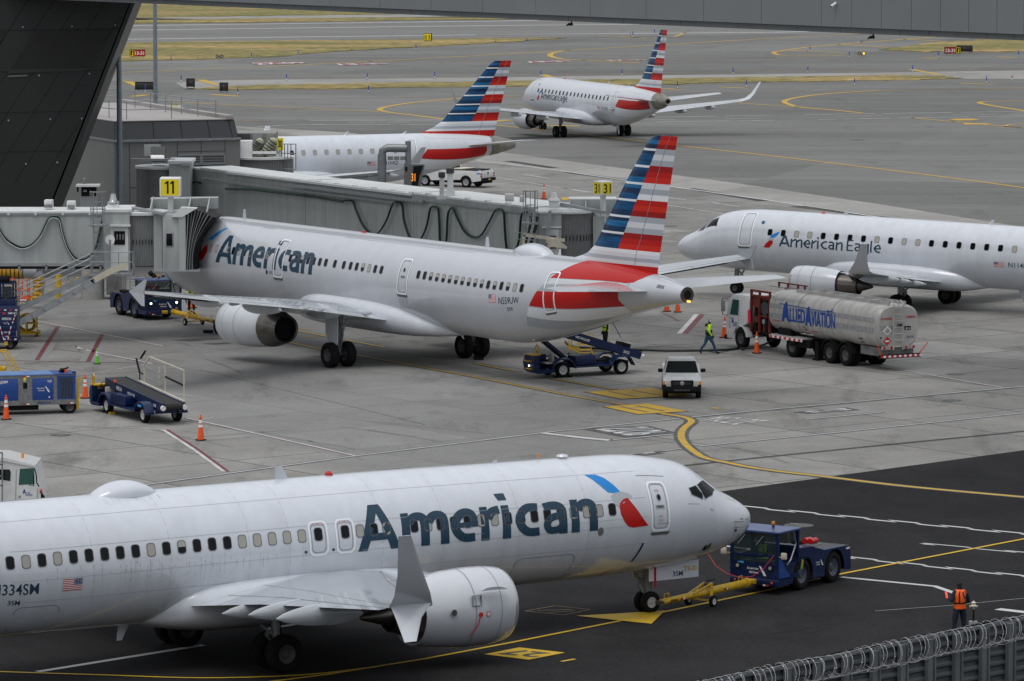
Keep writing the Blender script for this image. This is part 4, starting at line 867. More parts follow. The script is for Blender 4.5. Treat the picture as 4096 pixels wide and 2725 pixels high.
door(T, -1, 35.95, 36.75, -24, 42, C_, win=False)
a0 = lambda x: 19.6-max(0, x-26)*.25-max(0, x-33)*1.6
windows(T, -1, [7.08+k*.538 for k in range(11)], a0, .24, .36, C_, shade=(0, 1, 3, 5, 7, 9, 10))
windows(T, -1, [14.58+k*.535 for k in range(7)]+[18.6, 19.4]+[20.0+k*.54 for k in range(6)], a0, .24, .36, C_, shade=(12,), half=(2, 11))
windows(T, -1, [25.88+k*.529 for k in range(17)], a0, .24, .36, C_, shade=(15,), half=(2, 3, 4, 5, 6, 7, 8, 9, 10, 12, 14))
mb = MB(); skin_word(mb, T, -1, 'American', 7.70, 1.4, 8.9, 1.47, Slate); mb.build('airline_lettering', C_); mb = MB()
emblem(mb, T, -1, ([(6.55, 31), (6.75, 37), (7.1, 46), (7.35, 52), (7.62, 54), (7.45, 48), (7.2, 39), (6.95, 31)], [(6.2, 28), (6.5, 30), (6.8, 28.5), (6.9, 25), (6.7, 24), (6.55, 22), (6.4, 24)], [(6.12, 2), (6.2, 10), (6.4, 19), (6.66, 24), (6.80, 18), (6.8, 13), (6.62, 6), (6.45, 1.8)]), None); mb.build('tail_emblem', C_); mb = MB()
skin_text(mb, T, -1, 'N559UW', 32.66, -5.2, 1.55, .33, Slate, .004); skin_text(mb, T, -1, '559', 33.28, -14.6, .42, .18, Slate, .006); skin_text(mb, T, -1, 'A321', 12.78, -4.6, .44, .17, Slate, .005)
patch(mb, T, -1, [(12.55+.1*math.cos(t), -3+3*math.sin(t)) for t in [2*pi*k/12 for k in range(12)]], Slate, .010); mb.build('registration', C_); mb = MB()
usflag(mb, T, -1, 31.86, 32.42, -3.4, 6.4, -1); mb.build('flag_decal', C_); mb = MB()
patch(mb, T, -1, [(36.15, 31), (41.2, 24.5), (41.6, 30), (41.95, 50), (42.1, 70), (42.1, 90), (37.6, 90), (37.2, 66), (36.75, 48)], Red, .008)
patch(mb, T, 1, [(36.15, 31), (41.2, 24.5), (41.6, 30), (41.95, 50), (42.1, 70), (42.1, 90), (37.6, 90), (37.2, 66), (36.75, 48)], Red, .008)
patch(mb, T, -1, [(36.45, 30), (41.0, 23.6), (40.9, 16), (35.9, 21)], Gr1, .008); patch(mb, T, -1, [(35.9, 21), (40.9, 16), (40.8, 7), (35.55, 11.8)], Gr2, .008)
patch(mb, T, -1, [(35.5, 10.8), (40.8, 0), (40.75, -20), (40.95, -40), (34.95, -9.5)], Red, .008); patch(mb, T, -1, [(34.9, -11), (40.95, -41.5), (40.9, -70), (39.5, -66), (37, -44), (34.6, -24)], Gr3, .008)
patch(mb, T, -1, [(34.6, -24), (37, -44), (39.5, -66), (39, -76), (36, -58), (34.3, -38)], Gr2, .008); mb.build('tail_band', C_); mb = MB()
seam(mb, T, -1, [(42.3, 88), (41.95, 50), (41.3, 20), (41.0, -10), (41.2, -60)], .03)
for x, a in ((27.0, 64), (18.0, 67)): seam(mb, T, -1, [(x-9, a), (x+2, a)], .012)
seam(mb, T, -1, [(10.5, 64), (11.6, 63)], .02)
for x in (13.55, 24.62): patch(mb, T, -1, [(x-.38, -14), (x+.38, -14), (x+.42, -27), (x-.42, -27)], pm('worn_mica', (.43, .45, .48), .4), .007)
for k in range(6): patch(mb, T, -1, [(43.0+k*.07, 22), (43.03+k*.07, 22), (43.03+k*.07, 38), (43.0+k*.07, 38)], Black, .012)
mb.build('panel_lines', C_)
mb = MB(); mb.lathe((44.0-mg, 0, 4.9), (1, 0, 0), [(-.1, .40), (.25, .36), (.45, .34), (.45, .2), (.1, .18)], pm('scorched_metal', (.07, .065, .06), .5, .6), 24, True, False); mb.lathe((44.43-mg, 0, 4.9), (1, 0, 0), [(0, 0), (0, .21)], Black, 20, False, False)
mb.lathe((44.42-mg, 0, 4.62), (1, 0, 0), [(0, .05), (.2, .05), (.24, 0)], AmberLit, 10); mb.build('tail_exhaust', C_)
radome(T, C_, 31.0, 34.2, .42, .62)
mb = MB(); blade(mb, T, 28.7, .5, .35, rake=.1); blade(mb, T, 34.6, .32, .22, rake=.1); blade(mb, T, 7.1, .5, .32, rake=.1); mb.lathe((18.3-mg, 0, 5.96), (0, 0, 1), [(0, .12), (.08, .08), (.1, 0)], RedL, 10)
blade(mb, T, 26.6, .25, .2, down=True); blade(mb, T, 40.0, .2, .3, down=True); build_split(mb, 'antenna', C_)

# ---- regional jets
def regional(label, loc, a, pitch, reg, regx, shade=(), eng_red=True, gearext=0, nwin=20, side=-1, tail=True, wx=6.3, dx=.83, a0w=21, slant=None):
    o = place('E', 0, label, loc, a, pitch); T = 'E'; mg = 15.1; fuselage(T, White, o, 44)
    fairing(T, o, [(9.0, .8, 2.0, 1.28), (10.3, 1.5, 2.45, 1.08), (12, 1.68, 2.6, 1.02), (15.5, 1.7, 2.55, 1.02), (17.6, 1.4, 2.3, 1.08), (19.0, .5, 1.75, 1.32)])
    for s in (-1, 1):
        wing('wing', [(10.8-mg, 1.2, 1.55, 6.0, .13, 0, 1), (12.9-mg, 4.6, 1.95, 3.9, .12, -.1, 1), (16.9-mg, 12.6, 2.95, 1.55, .10, -.1, 1)], WingG, o, s)
        wing('winglet', [(16.9-mg, 12.6, 2.95, 1.5, .09, -.2, 1), (17.35-mg, 13.3, 3.15, 1.12, .08, -.7, .8), (17.8-mg, 13.7, 3.6, .74, .07, -1, .4), (18.40-mg, 14.2, 4.6, .36, .06, -1, .3)], EngW, o, s)
        mb = MB()
        for y, x0, x1, z in ((4.9, 14.4, 17.6, 1.95), (7.6, 15.2, 18.1, 2.3), (10.0, 16.2, 18.6, 2.6)): canoe(mb, x0-mg, x1-mg, s*y, z, .26, WingG, .12)
        build_split(mb, 'flap_fairing', o)
        engine(o, T, s*4.3, 1.38, 9.5, 12.25, .86, (13.35, .47), 14.2, (10.8, 14.8, 2.0)); gear(o, T, mg, s*2.97, 1.7, .49, .36, .68, door=False)
        wing('tailplane', [(27.4-mg, .5, 3.75, 2.9, .10, 0, 1), (30.1-mg, 5.0, 4.32, 1.15, .09, -.1, 1)], WingG if s > 0 else WingG, o, s)
    g = gear(o, T, 3.7, 0, 1.7, .31-gearext, .2, .36)
    fin(T, [(4.1, 23.0), (4.62, 23.8), (4.75, 24.6), (5.05, 25.4), (5.45, 26.05), (9.4, 29.75), (9.6, 29.95), (9.66, 30.15)], [(4.1, 30.0), (9.66, 31.42)], [(4.1, 28.0), (5.45, 28.3), (9.66, 30.65)], [9.66, 9.2, 8.57, 7.95, 7.31, 6.68, 6.04, 5.45, 4.81, 4.30], .09, o, rudder=(.72, 4.5))
    door(T, side, 4.5, 5.35, -8, 66, o, m=WLine, win=False); door(T, side, 22.9, 23.6, -12, 52, o, win=False)
    windows(T, side, [wx+k*dx for k in range(nwin)], a0w, .25, .34, o, shade=shade)
    mb = MB(); skin_word(mb, T, side, 'American Eagle', 7.02, -3.2, 6.12, .60, Slate, .13); mb.build('airline_lettering', o); mb = MB()
    emblem(mb, T, side, ([(6.42, 11), (6.62, 18), (6.86, 22), (7.0, 22), (6.88, 16), (6.7, 11)], [(6.25, 8), (6.5, 10.5), (6.72, 9.5), (6.7, 7), (6.45, 6)], [(6.08, -7.5), (6.22, 0), (6.42, 6), (6.66, 5.5), (6.62, 0), (6.42, -7.5)]), None); mb.build('tail_emblem', o); mb = MB()
    skin_text(mb, T, side, reg, regx+.85, -12.2, 1.45, .27, Slate, .006); mb.build('registration', o); mb = MB(); usflag(mb, T, side, regx, regx+.6, -13, -4, -1); mb.build('flag_decal', o); mb = MB()
    patch(mb, T, side, [(5.85+.1*math.cos(t), 40+4*math.sin(t)) for t in [2*pi*k/12 for k in range(12)]], Bl3, .01)
    patch(mb, T, side, [(24.4, 17), (26.5, 10), (29.2, 2), (29.25, -22), (29.1, -50), (27.0, -30), (23.8, -5)], Red, .008)
    patch(mb, T, side, [(24.0, 84), (24.6, 52), (29.7, 36), (29.8, 86)], Gr1, .007)
    patch(mb, T, side, [(23.8, -6.5), (27.0, -31.5), (29.1, -52), (29.1, -80), (26, -60), (23.3, -30)], Gr3, .007); mb.build('tail_band', o); mb = MB()
    seam(mb, T, side, [(29.8, 80), (29.75, 0), (29.5, -70)], .03); seam(mb, T, side, [(20.4, -60), (20.4, 80)], .01, pm('faint_seam', (0, 0, 0))); seam(mb, T, side, [(6, -60), (6, 80)], .01, pm('faint_seam', (0, 0, 0))); mb.build('panel_lines', o)
    mb = MB(); mb.lathe((29.7-mg, 0, 3.72), (1, 0, 0), [(0, .71), (.6, .62), (1.4, .42), (1.95, .27), (1.9, .18)], pm('bare_tailcone', (.30, .28, .245), .45, .5, var=.35, vs=2), 28, True, False)
    for q in mb.v: q.z += (q.x-(29.7-mg))*.02
    mb.lathe((31.60-mg, 0, 3.76), (1, 0, 0), [(0, 0), (0, .19)], Black, 16, False, False); mb.build('tail_exhaust', o)
    cockpit(T, o, [([(2.9, 62), (2.35, 66), (2.15, 42), (3.02, 34)], side), ([(2.25, 72), (1.75, 74), (1.55, 52), (2.05, 42)], side)])
    mb = MB(); blade(mb, T, 10.1, .32, .25); blade(mb, T, 18.7, .28, .22); blade(mb, T, 23.1, .2, .2); mb.lathe((8.9-mg, 0, 4.67), (0, 0, 1), [(0, .12), (.08, .08), (.1, 0)], RedL, 10); blade(mb, T, 7.5, .4, .2, down=True); blade(mb, T, 8.3, .4, .2, down=True); blade(mb, T, 20.6, .8, .5, down=True, rake=.4); build_split(mb, 'antenna', o)
    return o
regional('small regional jet taxiing away at the top, whole aircraft in view on far asphalt', (6.851, 416.464), .37254, 0, 'N121HQ', 19.9, wx=6.2, dx=.834)
regional('regional jet at right edge, nose to the left behind the fuel truck', (22.021, 258.367), 1.02815, .021, 'N114HQ', 19.77, shade=(2, 3, 8, 10, 11, 18), wx=6.41, dx=.806, gearext=.0)
regional('regional jet behind the long jet bridge, striped tail to the right above white pickup', (-14.936, 336.12), 1.99573, .003, 'N131HQ', 19.8, shade=tuple(range(0, 9))+(10, 11, 12, 13, 14, 15, 16, 17, 18, 19), wx=6.5, dx=.857)
# ---------------------------------------------------------------- structures measured at known distances
Z1 = lambda x, y: (x*.4667, y*.4667)
Z2 = lambda x, y: (x*.4464, 600+y*.4464)
Z3 = lambda x, y: (900+x*.5516, 150+y*.5516)
Z4 = lambda x, y: (2050+x*.2232, 750+y*.2232)
Z6 = lambda x, y: (700+x*.5091, 800+y*.5091)
def bx(mb, a, b, Y, dep, m, bev=0):
    "box whose front face spans two photo points at distance Y"
    p, q = AT(*a, Y), AT(*b, Y); return mb.box(p.x, q.x, Y, Y+dep, q.z, p.z, m, bev)
def ONP(px, py, A, B, off=0):
    "photo ray hits the vertical plane through A and B"
    A, B = Vector(A), Vector(B); d = B-A; n = Vector((d.y, -d.x, 0)).normalized(); o = Vector((0, 0, CH)); r = AT(px, py, 100)-o
    t = (A+n*off-o).dot(n)/r.dot(n); return o+r*t
def rail(mb, pts, h=1.1, m=None, r=.025, mids=(.55,), post=None, pr=None):
    m = m or Galv; up = Vector((0, 0, 1)); pts = [Vector(p) for p in pts]
    for k in (1,)+tuple(mids): 
        for a, b in zip(pts, pts[1:]): mb.cyl(a+up*h*k, b+up*h*k, r, m, n=6)
    for a, b in zip(pts, pts[1:]):
        n = max(1, round((b-a).length/(post or 1.6)))
        for i in range(n+1): p = a.lerp(b, i/n); mb.cyl(p, p+up*h, pr or r, m, n=6)
# overhead pedestrian bridge
br = thing('overhead_bridge', 'long grey panelled pedestrian bridge crossing the top of the view', 'bridge')
P0, P1 = G(539, 13, 16.0), G(4096, 163, 16.0); dB = (P1-P0).normalized(); nB = Vector((-dB.y, dB.x, 0)); nB = nB if nB.y > 0 else -nB
def tpx(px):
    a, b = -60, 120
    for _ in range(40):
        m = (a+b)/2; p = P0+dB*m; q = 2048+CF*p.x/(p.y*math.cos(CP)-(p.z-CH)*math.sin(CP))
        if q < px: a = m
        else: b = m
    return a
BrM = pm('bridge_cladding', (.20, .215, .22), .5, .15, var=.07, vs=.35); BrB = pm('bridge_lower_band', (.12, .13, .135), .5, .15, var=.08, vs=.4)
mb = MB(); A0, A1 = tpx(-500), tpx(4700)
def bbox(mb, t0, t1, o0, o1, z0, z1, m):
    c = [P0+dB*t+nB*o for t, o in ((t0, o0), (t1, o0), (t1, o1), (t0, o1))]; mb.loft([[(p.x, p.y, z0) for p in c], [(p.x, p.y, z1) for p in c]], m)
bbox(mb, A0, A1, .12, 5, 16.06, 20.2, Black); mb.build('core', br)
mb = MB(); xs = [-500, -260, -60, 140, 340, 540, 739, 927, 1120, 1320, 1520, 1725, 1930, 2143, 2361, 2584, 2814, 3045, 3285, 3406, 3525, 3645, 3761, 3874, 3987, 4095, 4210, 4330, 4450, 4700]
for a, b in zip(xs, xs[1:]): bbox(mb, tpx(a)+.012, tpx(b)-.012, .0, .1, 16.27, 20.25, BrM)
mb.build('cladding_panels', br); mb = MB()
xs2 = [a+(b-a)*.57 for a, b in zip(xs, xs[1:])]
for a, b in zip(xs2, xs2[1:]): bbox(mb, tpx(a)+.012, tpx(b)-.012, .10, .2, 16.0, 16.262, BrB)
bbox(mb, A0, A1, .2, 4.8, 16.0, 16.05, BrB); mb.build('lower_band', br)
def camera_at(px, py, white):
    t = tpx(px); p = P0+dB*t
    o = thing('security_camera', 'white bullet security camera on the overhead bridge face' if white else {2282: 'small black camera under the bridge left of the taxiing jet tail', 3489: 'small black camera under the bridge above the right hand taxi lines', 317: 'small black camera under the bridge over the dark tower'}[px], 'camera')
    z = 16.0 if not white else AT(px, py, p.y).z
    o.location = (p.x, p.y, z); m = BigW if white else Black; mb = MB()
    if white: mb.cyl((.1, -.01, .05), (.1, -.06, .05), .09, m); mb.cyl((.1, -.06, .05), (.0, -.16, 0), .03, m); mb.build('bracket', o); mb = MB(); mb.cyl((.06, -.14, .02), (-.16, -.30, -.12), .06, m, .065); mb.cyl((-.16, -.30, -.12), (-.165, -.305, -.124), .045, Black); mb.build('camera_body', o)
    else: mb.cyl((.05, .1, 0), (.05, .1, -.08), .04, m); mb.build('bracket', o); mb = MB(); mb.box(-.12, .12, .02, .16, -.2, -.07, m, .02); mb.cyl((-.12, .09, -.15), (-.19, .05, -.2), .04, m); mb.build('camera_body', o)
camera_at(3336, 15, True); camera_at(2282, 90, False); camera_at(3489, 139, False); camera_at(317, 7, False)
# dark leaning tower
tw = thing('leaning_tower', 'dark panelled slab tower with slanted right edge at the left', 'building', (AT(100, 1000, 276).x, 276, 0))
TO = Vector(tw.location)
TwM = pm('tower_cladding', (.019, .020, .0195), .42, .2, var=.12, vs=.4); TwE = pm('tower_edge_panel', (.027, .028, .027), .42, .2, var=.1, vs=.4)
def TP(x, y, dy=0): p = AT(*Z1(x, y), 276); return Vector((p.x, 276+dy, p.z))-TO
def tpoly(mb, pts, m, d0=0, d1=6):
    mb.loft([[TP(x, y, d0) for x, y in pts], [TP(x, y, d1) for x, y in pts]], m)
mb = MB(); tpoly(mb, [(-2500, -700), (1395, -700), (1108, 30), (500, 1570), (160, 2420), (-2500, 2420)], TwM, .05, 6); mb.build('tower_wall', tw)
mb = MB(); tpoly(mb, [(1430, -700), (1155, 30), (555, 1570), (215, 2420), (170, 2420), (518, 1570), (1120, 30), (1405, -700)], TwE, -.05, 6.2); mb.build('edge_panel', tw)
mb = MB(); JM = pm('joint_black', (.006, .006, .006), .8)
def tl(a, b, w=3, m=JM, d=.045):
    a, b = TP(*a, d), TP(*b, d); mb.bar(a, b, .03, .03, m) if w == 3 else mb.bar(a, b, w, w, m)
for k in range(-4, 5):
    x = 30+k*222
    for (y0, y1) in ((-600, 262), (610, 1570)):
        xa, xb = x+905-(y0+0)*.64-250, x+905-y1*.64-250
        lim = lambda y: 1100-y*.40 if y > 0 else 1100
        ya = y0
        while xa > lim(ya)-4 and ya < y1: ya += 10; xa += -6.4
        if ya < y1: tl((xa, ya), (xb, y1))
    xa, xb = x+905-262*.64-250, x+905-610*.64-250
    if not (250 < xa < 960): tl((xa, 262), (xb, 610)) if xa < 1000 else None
for y in (-440, -90, 262, 618, 968, 1308): tl((-2400, y+40), (1112-y*.40, y-14))
mb.build('panel_joints', tw)
mb = MB(); Lou = pm('louvre_black', (.004, .004, .004), .5)
tpoly(mb, [(300, 262), (978, 247), (735, 600), (85, 598)], Lou, .03, .06)
for a, b in (((500, 262), (288, 592)), ((730, 254), (512, 585))): tl(a, b, .035, TwE, .02)
tpoly(mb, [(978, 247), (990, 247), (748, 608), (735, 600)], TwM, -.02, .06); tpoly(mb, [(80, 598), (735, 582), (738, 604), (62, 630)], TwE, -.03, .06)
for k in range(40):
    y = 262+k*8.2; xa = 300-(y-262)*.64; xb = 978-(y-255)*.68; tl((xa+4, y), (xb-4, y-9), .012, pm('louvre_slat', (.02, .02, .02), .5), .026)
tpoly(mb, [(-200, 272), (62, 272), (0, 385), (-200, 385)], Lou, .03, .06); mb.build('louvre', tw)
mb = MB(); tpoly(mb, [(75, 648), (238, 642), (228, 655), (63, 662)], pm('fixture_grey', (.12, .12, .12), .5), -.02, .06); mb.build('light_fixture', tw)
mb = MB()
for x, y in ((195, 233), (617, 227), (988, 217), (335, 648), (766, 632), (73, 1033), (431, 1022), (700, 1016), (222, 1406), (490, 1393)): p = TP(x, y, .05); mb.cyl(p, p+Vector((0, -.05, 0)), .05, Frame, n=8)
build_split(mb, 'wall_fixing', tw)
# grey service building with dark parapet
sb = thing('service_building', 'low grey panelled building with dark parapet and roof railing', 'building', (-23.9, 292, 0))
SO = Vector((-23.9, 292, 0)); F = [Vector((0, 0, 0)), Vector((7.4, 2.6, 0)), Vector((-1.1, 23, 0)), Vector((-9.1, 20, 0))]
SbM = pm('service_cladding', (.20, .205, .20), .5, .1, var=.06, vs=.5); SbD = pm('parapet_dark', (.042, .046, .05), .45, .2, var=.08, vs=.5)
def ring_at(sc_, z, off=.0):
    c = sum(F, Vector())/4; return [c+(p-c)*sc_+Vector((0, 0, z)) for p in F]
mb = MB(); mb.loft([ring_at(1, 0), ring_at(1, 6.85)], SbM); mb.loft([ring_at(1.012, 6.85), ring_at(1.012, 6.97)], Galv)
def fw(u, z, off=.01): p = F[0].lerp(F[1], u); n = Vector((F[1].y, -F[1].x, 0)).normalized(); return p+n*off+Vector((0, 0, z))
def vline(u, z0, z1, m=JM, w=.018, off=.012): a, b = fw(u, z0, off), fw(u, z1, off); mb.bar(a, b, w, w, m)
for u in (.045, .12, .36, .50, .69, .88): vline(u, 0, 6.85)
vline(.255, 6.0, 6.85)
for u in (.0, .022): vline(u, 0, 6.85, Galv, .06)
mb.bar(fw(.5, 6.2), fw(.88, 6.2), .018, .018, JM); mb.bar(fw(.5, 5.35), fw(.88, 5.35), .018, .018, JM); mb.bar(fw(.12, 4.1), fw(.5, 4.1), .018, .018, JM)
mb.build('wall', sb)
mb = MB()
for u0, u1 in ((.505, .685), (.695, .875)):
    a = fw(u0, 5.42, .02); b = fw(u1, 5.42, .02); 
    for k in range(7): z = 5.5+k*.072; mb.bar(fw(u0, z, .03), fw(u1, z, .03), .03, .035, DkG if k % 2 else Frame)
    for z in (5.42, 6.0): mb.bar(fw(u0, z, .04), fw(u1, z, .04), .05, .06, Frame)
    for u in (u0, u1): mb.bar(fw(u, 5.42, .04), fw(u, 6.0, .04), .05, .06, Frame)
mb.build('louvre_vent', sb)
mb = MB(); mb.loft([ring_at(.985, 6.97), ring_at(.95, 8.05)], SbD)
for u in (.0, .045, .32, .55, .775, .955, 1): 
    a, b = ring_at(.988, 6.98), ring_at(.953, 8.04); mb.bar(a[0].lerp(a[1], u), b[0].lerp(b[1], u), .02, .02, JM)
mb.build('parapet', sb)
RfM = pm('roof_membrane', (.36, .34, .325), .8, var=.1, vs=.5); mb = MB(); mb.loft([ring_at(.955, 8.05), ring_at(.955, 8.10)], RfM); mb.loft([ring_at(.955, 8.10)[1:3]+[p+Vector((-.4, -.3, 0)) for p in ring_at(.955, 8.10)[2:0:-1]], ring_at(.955, 8.32)[1:3]+[p+Vector((-.4, -.3, 0)) for p in ring_at(.955, 8.32)[2:0:-1]]], RfM); mb.build('roof', sb)
mb = MB(); zz = 8.1
pts = [G(*Z1(x, y), zz)-SO for x, y in ((700, 985), (800, 995), (935, 1012), (1085, 1024), (1470, 1016), (1850, 1010), (1695, 998), (1555, 978), (1420, 962), (1290, 945), (1158, 925), (1010, 905), (780, 900))]
rail(mb, pts, 1.05, Galv, .028, post=2.2); mb.build('roof_railing', sb)
# light poles
def pole(px, ytop, Y, r, label):
    b = AT(px, 900, Y); o = thing('light_pole', label, 'pole', (b.x, Y, 0), 0, 'tall apron light poles'); mb = MB()
    mb.cyl((0, 0, 0), (0, 0, 19), r*1.25, pm('pole_blue_grey', (.22, .26, .29), .5, .3, var=.12, vs=3), r*.85, n=20); mb.build('mast', o)
    mb = MB(); mb.cyl((0, 0, 0), (0, 0, .12), r*2.2, Galv, n=16); mb.build('base_plate', o)
    mb = MB()
    for z in (8.3, 12.8, 14.2): mb.cyl((r*1.1, -.0, z), (r*1.6, 0, z+.02), .05, Frame, n=8); mb.cyl((-r*1.1, -.0, z), (-r*1.5, 0, z+.02), .04, Frame, n=8)
    mb.build('step_bracket', o)
pole(481, 0, 281, .145, 'tall round light pole beside the dark tower, in front of the grey building'); pole(626, 0, 318, .13, 'tall round light pole rising behind the roof railing')
o = thing('gate_sign', 'small yellow gate sign low behind the railing of the grey building', 'sign', tuple(AT(683, 437, 330).xy)+(0,)); mb = MB(); zb = AT(683, 437, 330).z
mb.box(-.55, .5, -.1, .1, zb, zb+.25, SYel); mb.box(.5, .78, -.12, .12, zb, zb+.26, BigW); mb.cyl((-.3, -.11, zb+.1), (-.3, -.12, zb+.1), .08, Black); mb.cyl((.05, -.11, zb+.1), (.05, -.12, zb+.1), .08, Black); mb.build('sign_board', o); mb = MB(); mb.cyl((0, 0, 0), (0, 0, zb), .06, Galv); mb.build('sign_post', o)

# ---------------------------------------------------------------- jet bridges
CabG = pm('hose_green', (.02, .085, .05), .5); CabK = pm('cable_black', (.012, .014, .014), .5)
def corrugated(mb, c, r, z0, z1, a0, a1, m, n=None, depth=.05):
    n = n or int(abs(a1-a0)*r/.115); pts = []
    for k in range(n+1):
        a = a0+(a1-a0)*k/n; da = (a1-a0)/n
        for da_, rr in ((0, r), (da*.25, r), (da*.5, r-depth), (da*.75, r-depth)):
            if k == n and da_: break
            pts.append((c[0]+rr*math.cos(a+da_), c[1]+rr*math.sin(a+da_)))
    mb.loft([[(x, y, z0) for x, y in pts], [(x, y, z1) for x, y in pts]], m, False, False)
def cage_ladder(parent, px, pytop, pyr, Y, zb, ztop, wd=.46, name='caged_ladder'):
    p = AT(px, pyr, Y); mb = MB(); x, y = p.x, Y
    for s in (-1, 1): mb.cyl((x+s*wd/2, y, zb), (x+s*wd/2, y, ztop+1.1), .028, Galv, n=6)
    z = zb+.2
    while z < ztop+.6: mb.cyl((x-wd/2, y, z), (x+wd/2, y, z), .018, Galv, n=6); z += .3
    for z in (ztop-.55, ztop+.25, ztop+1.1):
        q = [(x+.36*math.cos(a), y-.36+.36*math.sin(a), z) for a in [pi*1.0*k/12+pi*.0+pi for k in range(13)]]; mb.tube([(x-.36, y, z)]+q+[(x+.36, y, z)], .024, Galv)
    for a in (pi, pi*1.25, pi*1.5, pi*1.75, 2*pi): mb.cyl((x+.36*math.cos(a), y-.36+.36*math.sin(a), ztop-.55), (x+.36*math.cos(a), y-.36+.36*math.sin(a), ztop+1.1), .018, Galv, n=6)
    mb.box(x-.42, x+.42, y-.6, y+.1, ztop-.62, ztop-.52, Galv)
    return mb.build(name, parent)
def vent(parent, px, py0, py1, Y, m=Chrome):
    a, b = AT(px, py0, Y), AT(px, py1, Y); h = a.z-b.z; mb = MB(); mb.box(a.x-.26, a.x+.26, Y-.26, Y+.26, b.z, b.z+h*.42, PBt)
    mb.lathe((a.x, Y, b.z+h*.42), (0, 0, 1), [(0, .22), (h*.04, .32), (h*.16, .30), (h*.19, .20), (h*.5, .13), (h*.58, .12), (h*.58, 0)], m, 16); return mb.build('roof_vent', parent)
# --- gate 31: long tunnel
T0, T1 = G(795, 667, 5.84), G(2150, 829, 5.84)
dT = (T1-T0).normalized(); nT = Vector((-dT.y, dT.x, 0)); nT = nT if nT.y > 0 else -nT      # away from camera
j31 = thing('jet_bridge', 'long telescopic grey jet bridge with hanging green cables behind the gate 11 airliner', 'jet bridge')
LT = (T1-T0).length
def tbox(mb, t0, t1, o0, o1, z0, z1, m):
    c = [T0+dT*t+nT*o for t, o in ((t0, o0), (t1, o0), (t1, o1), (t0, o1))]; mb.loft([[(p.x, p.y, z0) for p in c], [(p.x, p.y, z1) for p in c]], m)
for i, (t0, t1, o, z0, z1) in enumerate(((-1.5, LT*.40, .16, 2.95, 5.62), (LT*.335, LT*.74, .08, 2.9, 5.67), (LT*.66, LT, 0, 2.85, 5.72))):
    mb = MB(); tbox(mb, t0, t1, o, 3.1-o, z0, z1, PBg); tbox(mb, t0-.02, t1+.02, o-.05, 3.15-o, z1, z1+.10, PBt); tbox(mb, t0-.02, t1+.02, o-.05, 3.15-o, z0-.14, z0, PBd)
    tbox(mb, t1-.25, t1, o-.10, 3.2-o, z0-.2, z1+.14, PBg); tbox(mb, t0, t0+.12, o-.05, 3.15-o, z0-.1, z1+.12, PBg)
    k = 0
    while t0+1.5+k*2.1 < t1: t = t0+1.5+k*2.1; tbox(mb, t, t+.16, o-.09, o+.22, z1+.10, z1+.17, PBt); k += 1
    mb.build('tunnel_section', j31)
mb = MB()
tbox(mb, .5, LT*.62, -.20, -.05, 5.10, 5.24, PBd); tbox(mb, LT*.3, LT*.7, -.34, -.22, 5.36, 5.50, PBd); tbox(mb, LT*.62, LT-.5, -.14, -.02, 5.42, 5.52, PBd)
tbox(mb, 0, LT*.63, .05, .18, 5.72, 5.80, PBt); tbox(mb, LT*.1, LT*.66, -.22, -.02, 5.66, 5.78, PBt)
mb.build('cable_tray', j31)
S0, S1 = T0-nT*.16, T1-nT*.16
def loopcable(pts, off=0, conv=Z3):
    p = [ONP(*conv(x, y), S0, S1, off) for x, y in pts]
    q = smooth([(v.x, v.y) for v in p], 6); zz = smooth([(v.z, 0) for v in p], 6); q = [Vector((a[0], a[1], b[0])) for a, b in zip(q, zz)]
    mb = MB(); mb.tube(q, .05, CabK, 6); mb.tube([v+Vector((.05, -.05, .05)) for v in q], .022, CabG, 6); mb.tube([v+Vector((-.05, -.05, -.02)) for v in q], .022, CabG, 6); mb.build('hanging_cable', j31)
loopcable([(860, 1185), (925, 1190), (950, 1250), (1000, 1360), (1060, 1425), (1110, 1418), (1170, 1330), (1215, 1212), (1250, 1195), (1285, 1215), (1300, 1330), (1340, 1450), (1385, 1490), (1425, 1455), (1465, 1360), (1490, 1240), (1515, 1230), (1545, 1245), (1555, 1350), (1560, 1480), (1580, 1520), (1605, 1475), (1615, 1300), (1632, 1245), (1655, 1245), (1690, 1320), (1740, 1410), (1800, 1450), (1860, 1430), (1920, 1330), (1960, 1255), (1990, 1248), (2022, 1275), (2030, 1400), (2045, 1540), (2080, 1580), (2130, 1480), (2150, 1290), (2190, 1270)])
mb = MB(); q = [ONP(*Z3(x, y), S0, S1) for x, y in ((0, 1092), (200, 1098), (450, 1128), (650, 1150), (860, 1185))]; mb.tube(q, .035, CabG); mb.tube([v+Vector((0, 0, -.08)) for v in q], .03, CabK)
q = [ONP(*Z2(x, y), S0, S1) for x, y in ((1655, 480), (1675, 400), (1700, 320), (1740, 285), (1800, 295))]; mb.tube(q, .06, CabK); mb.build('service_cable', j31)
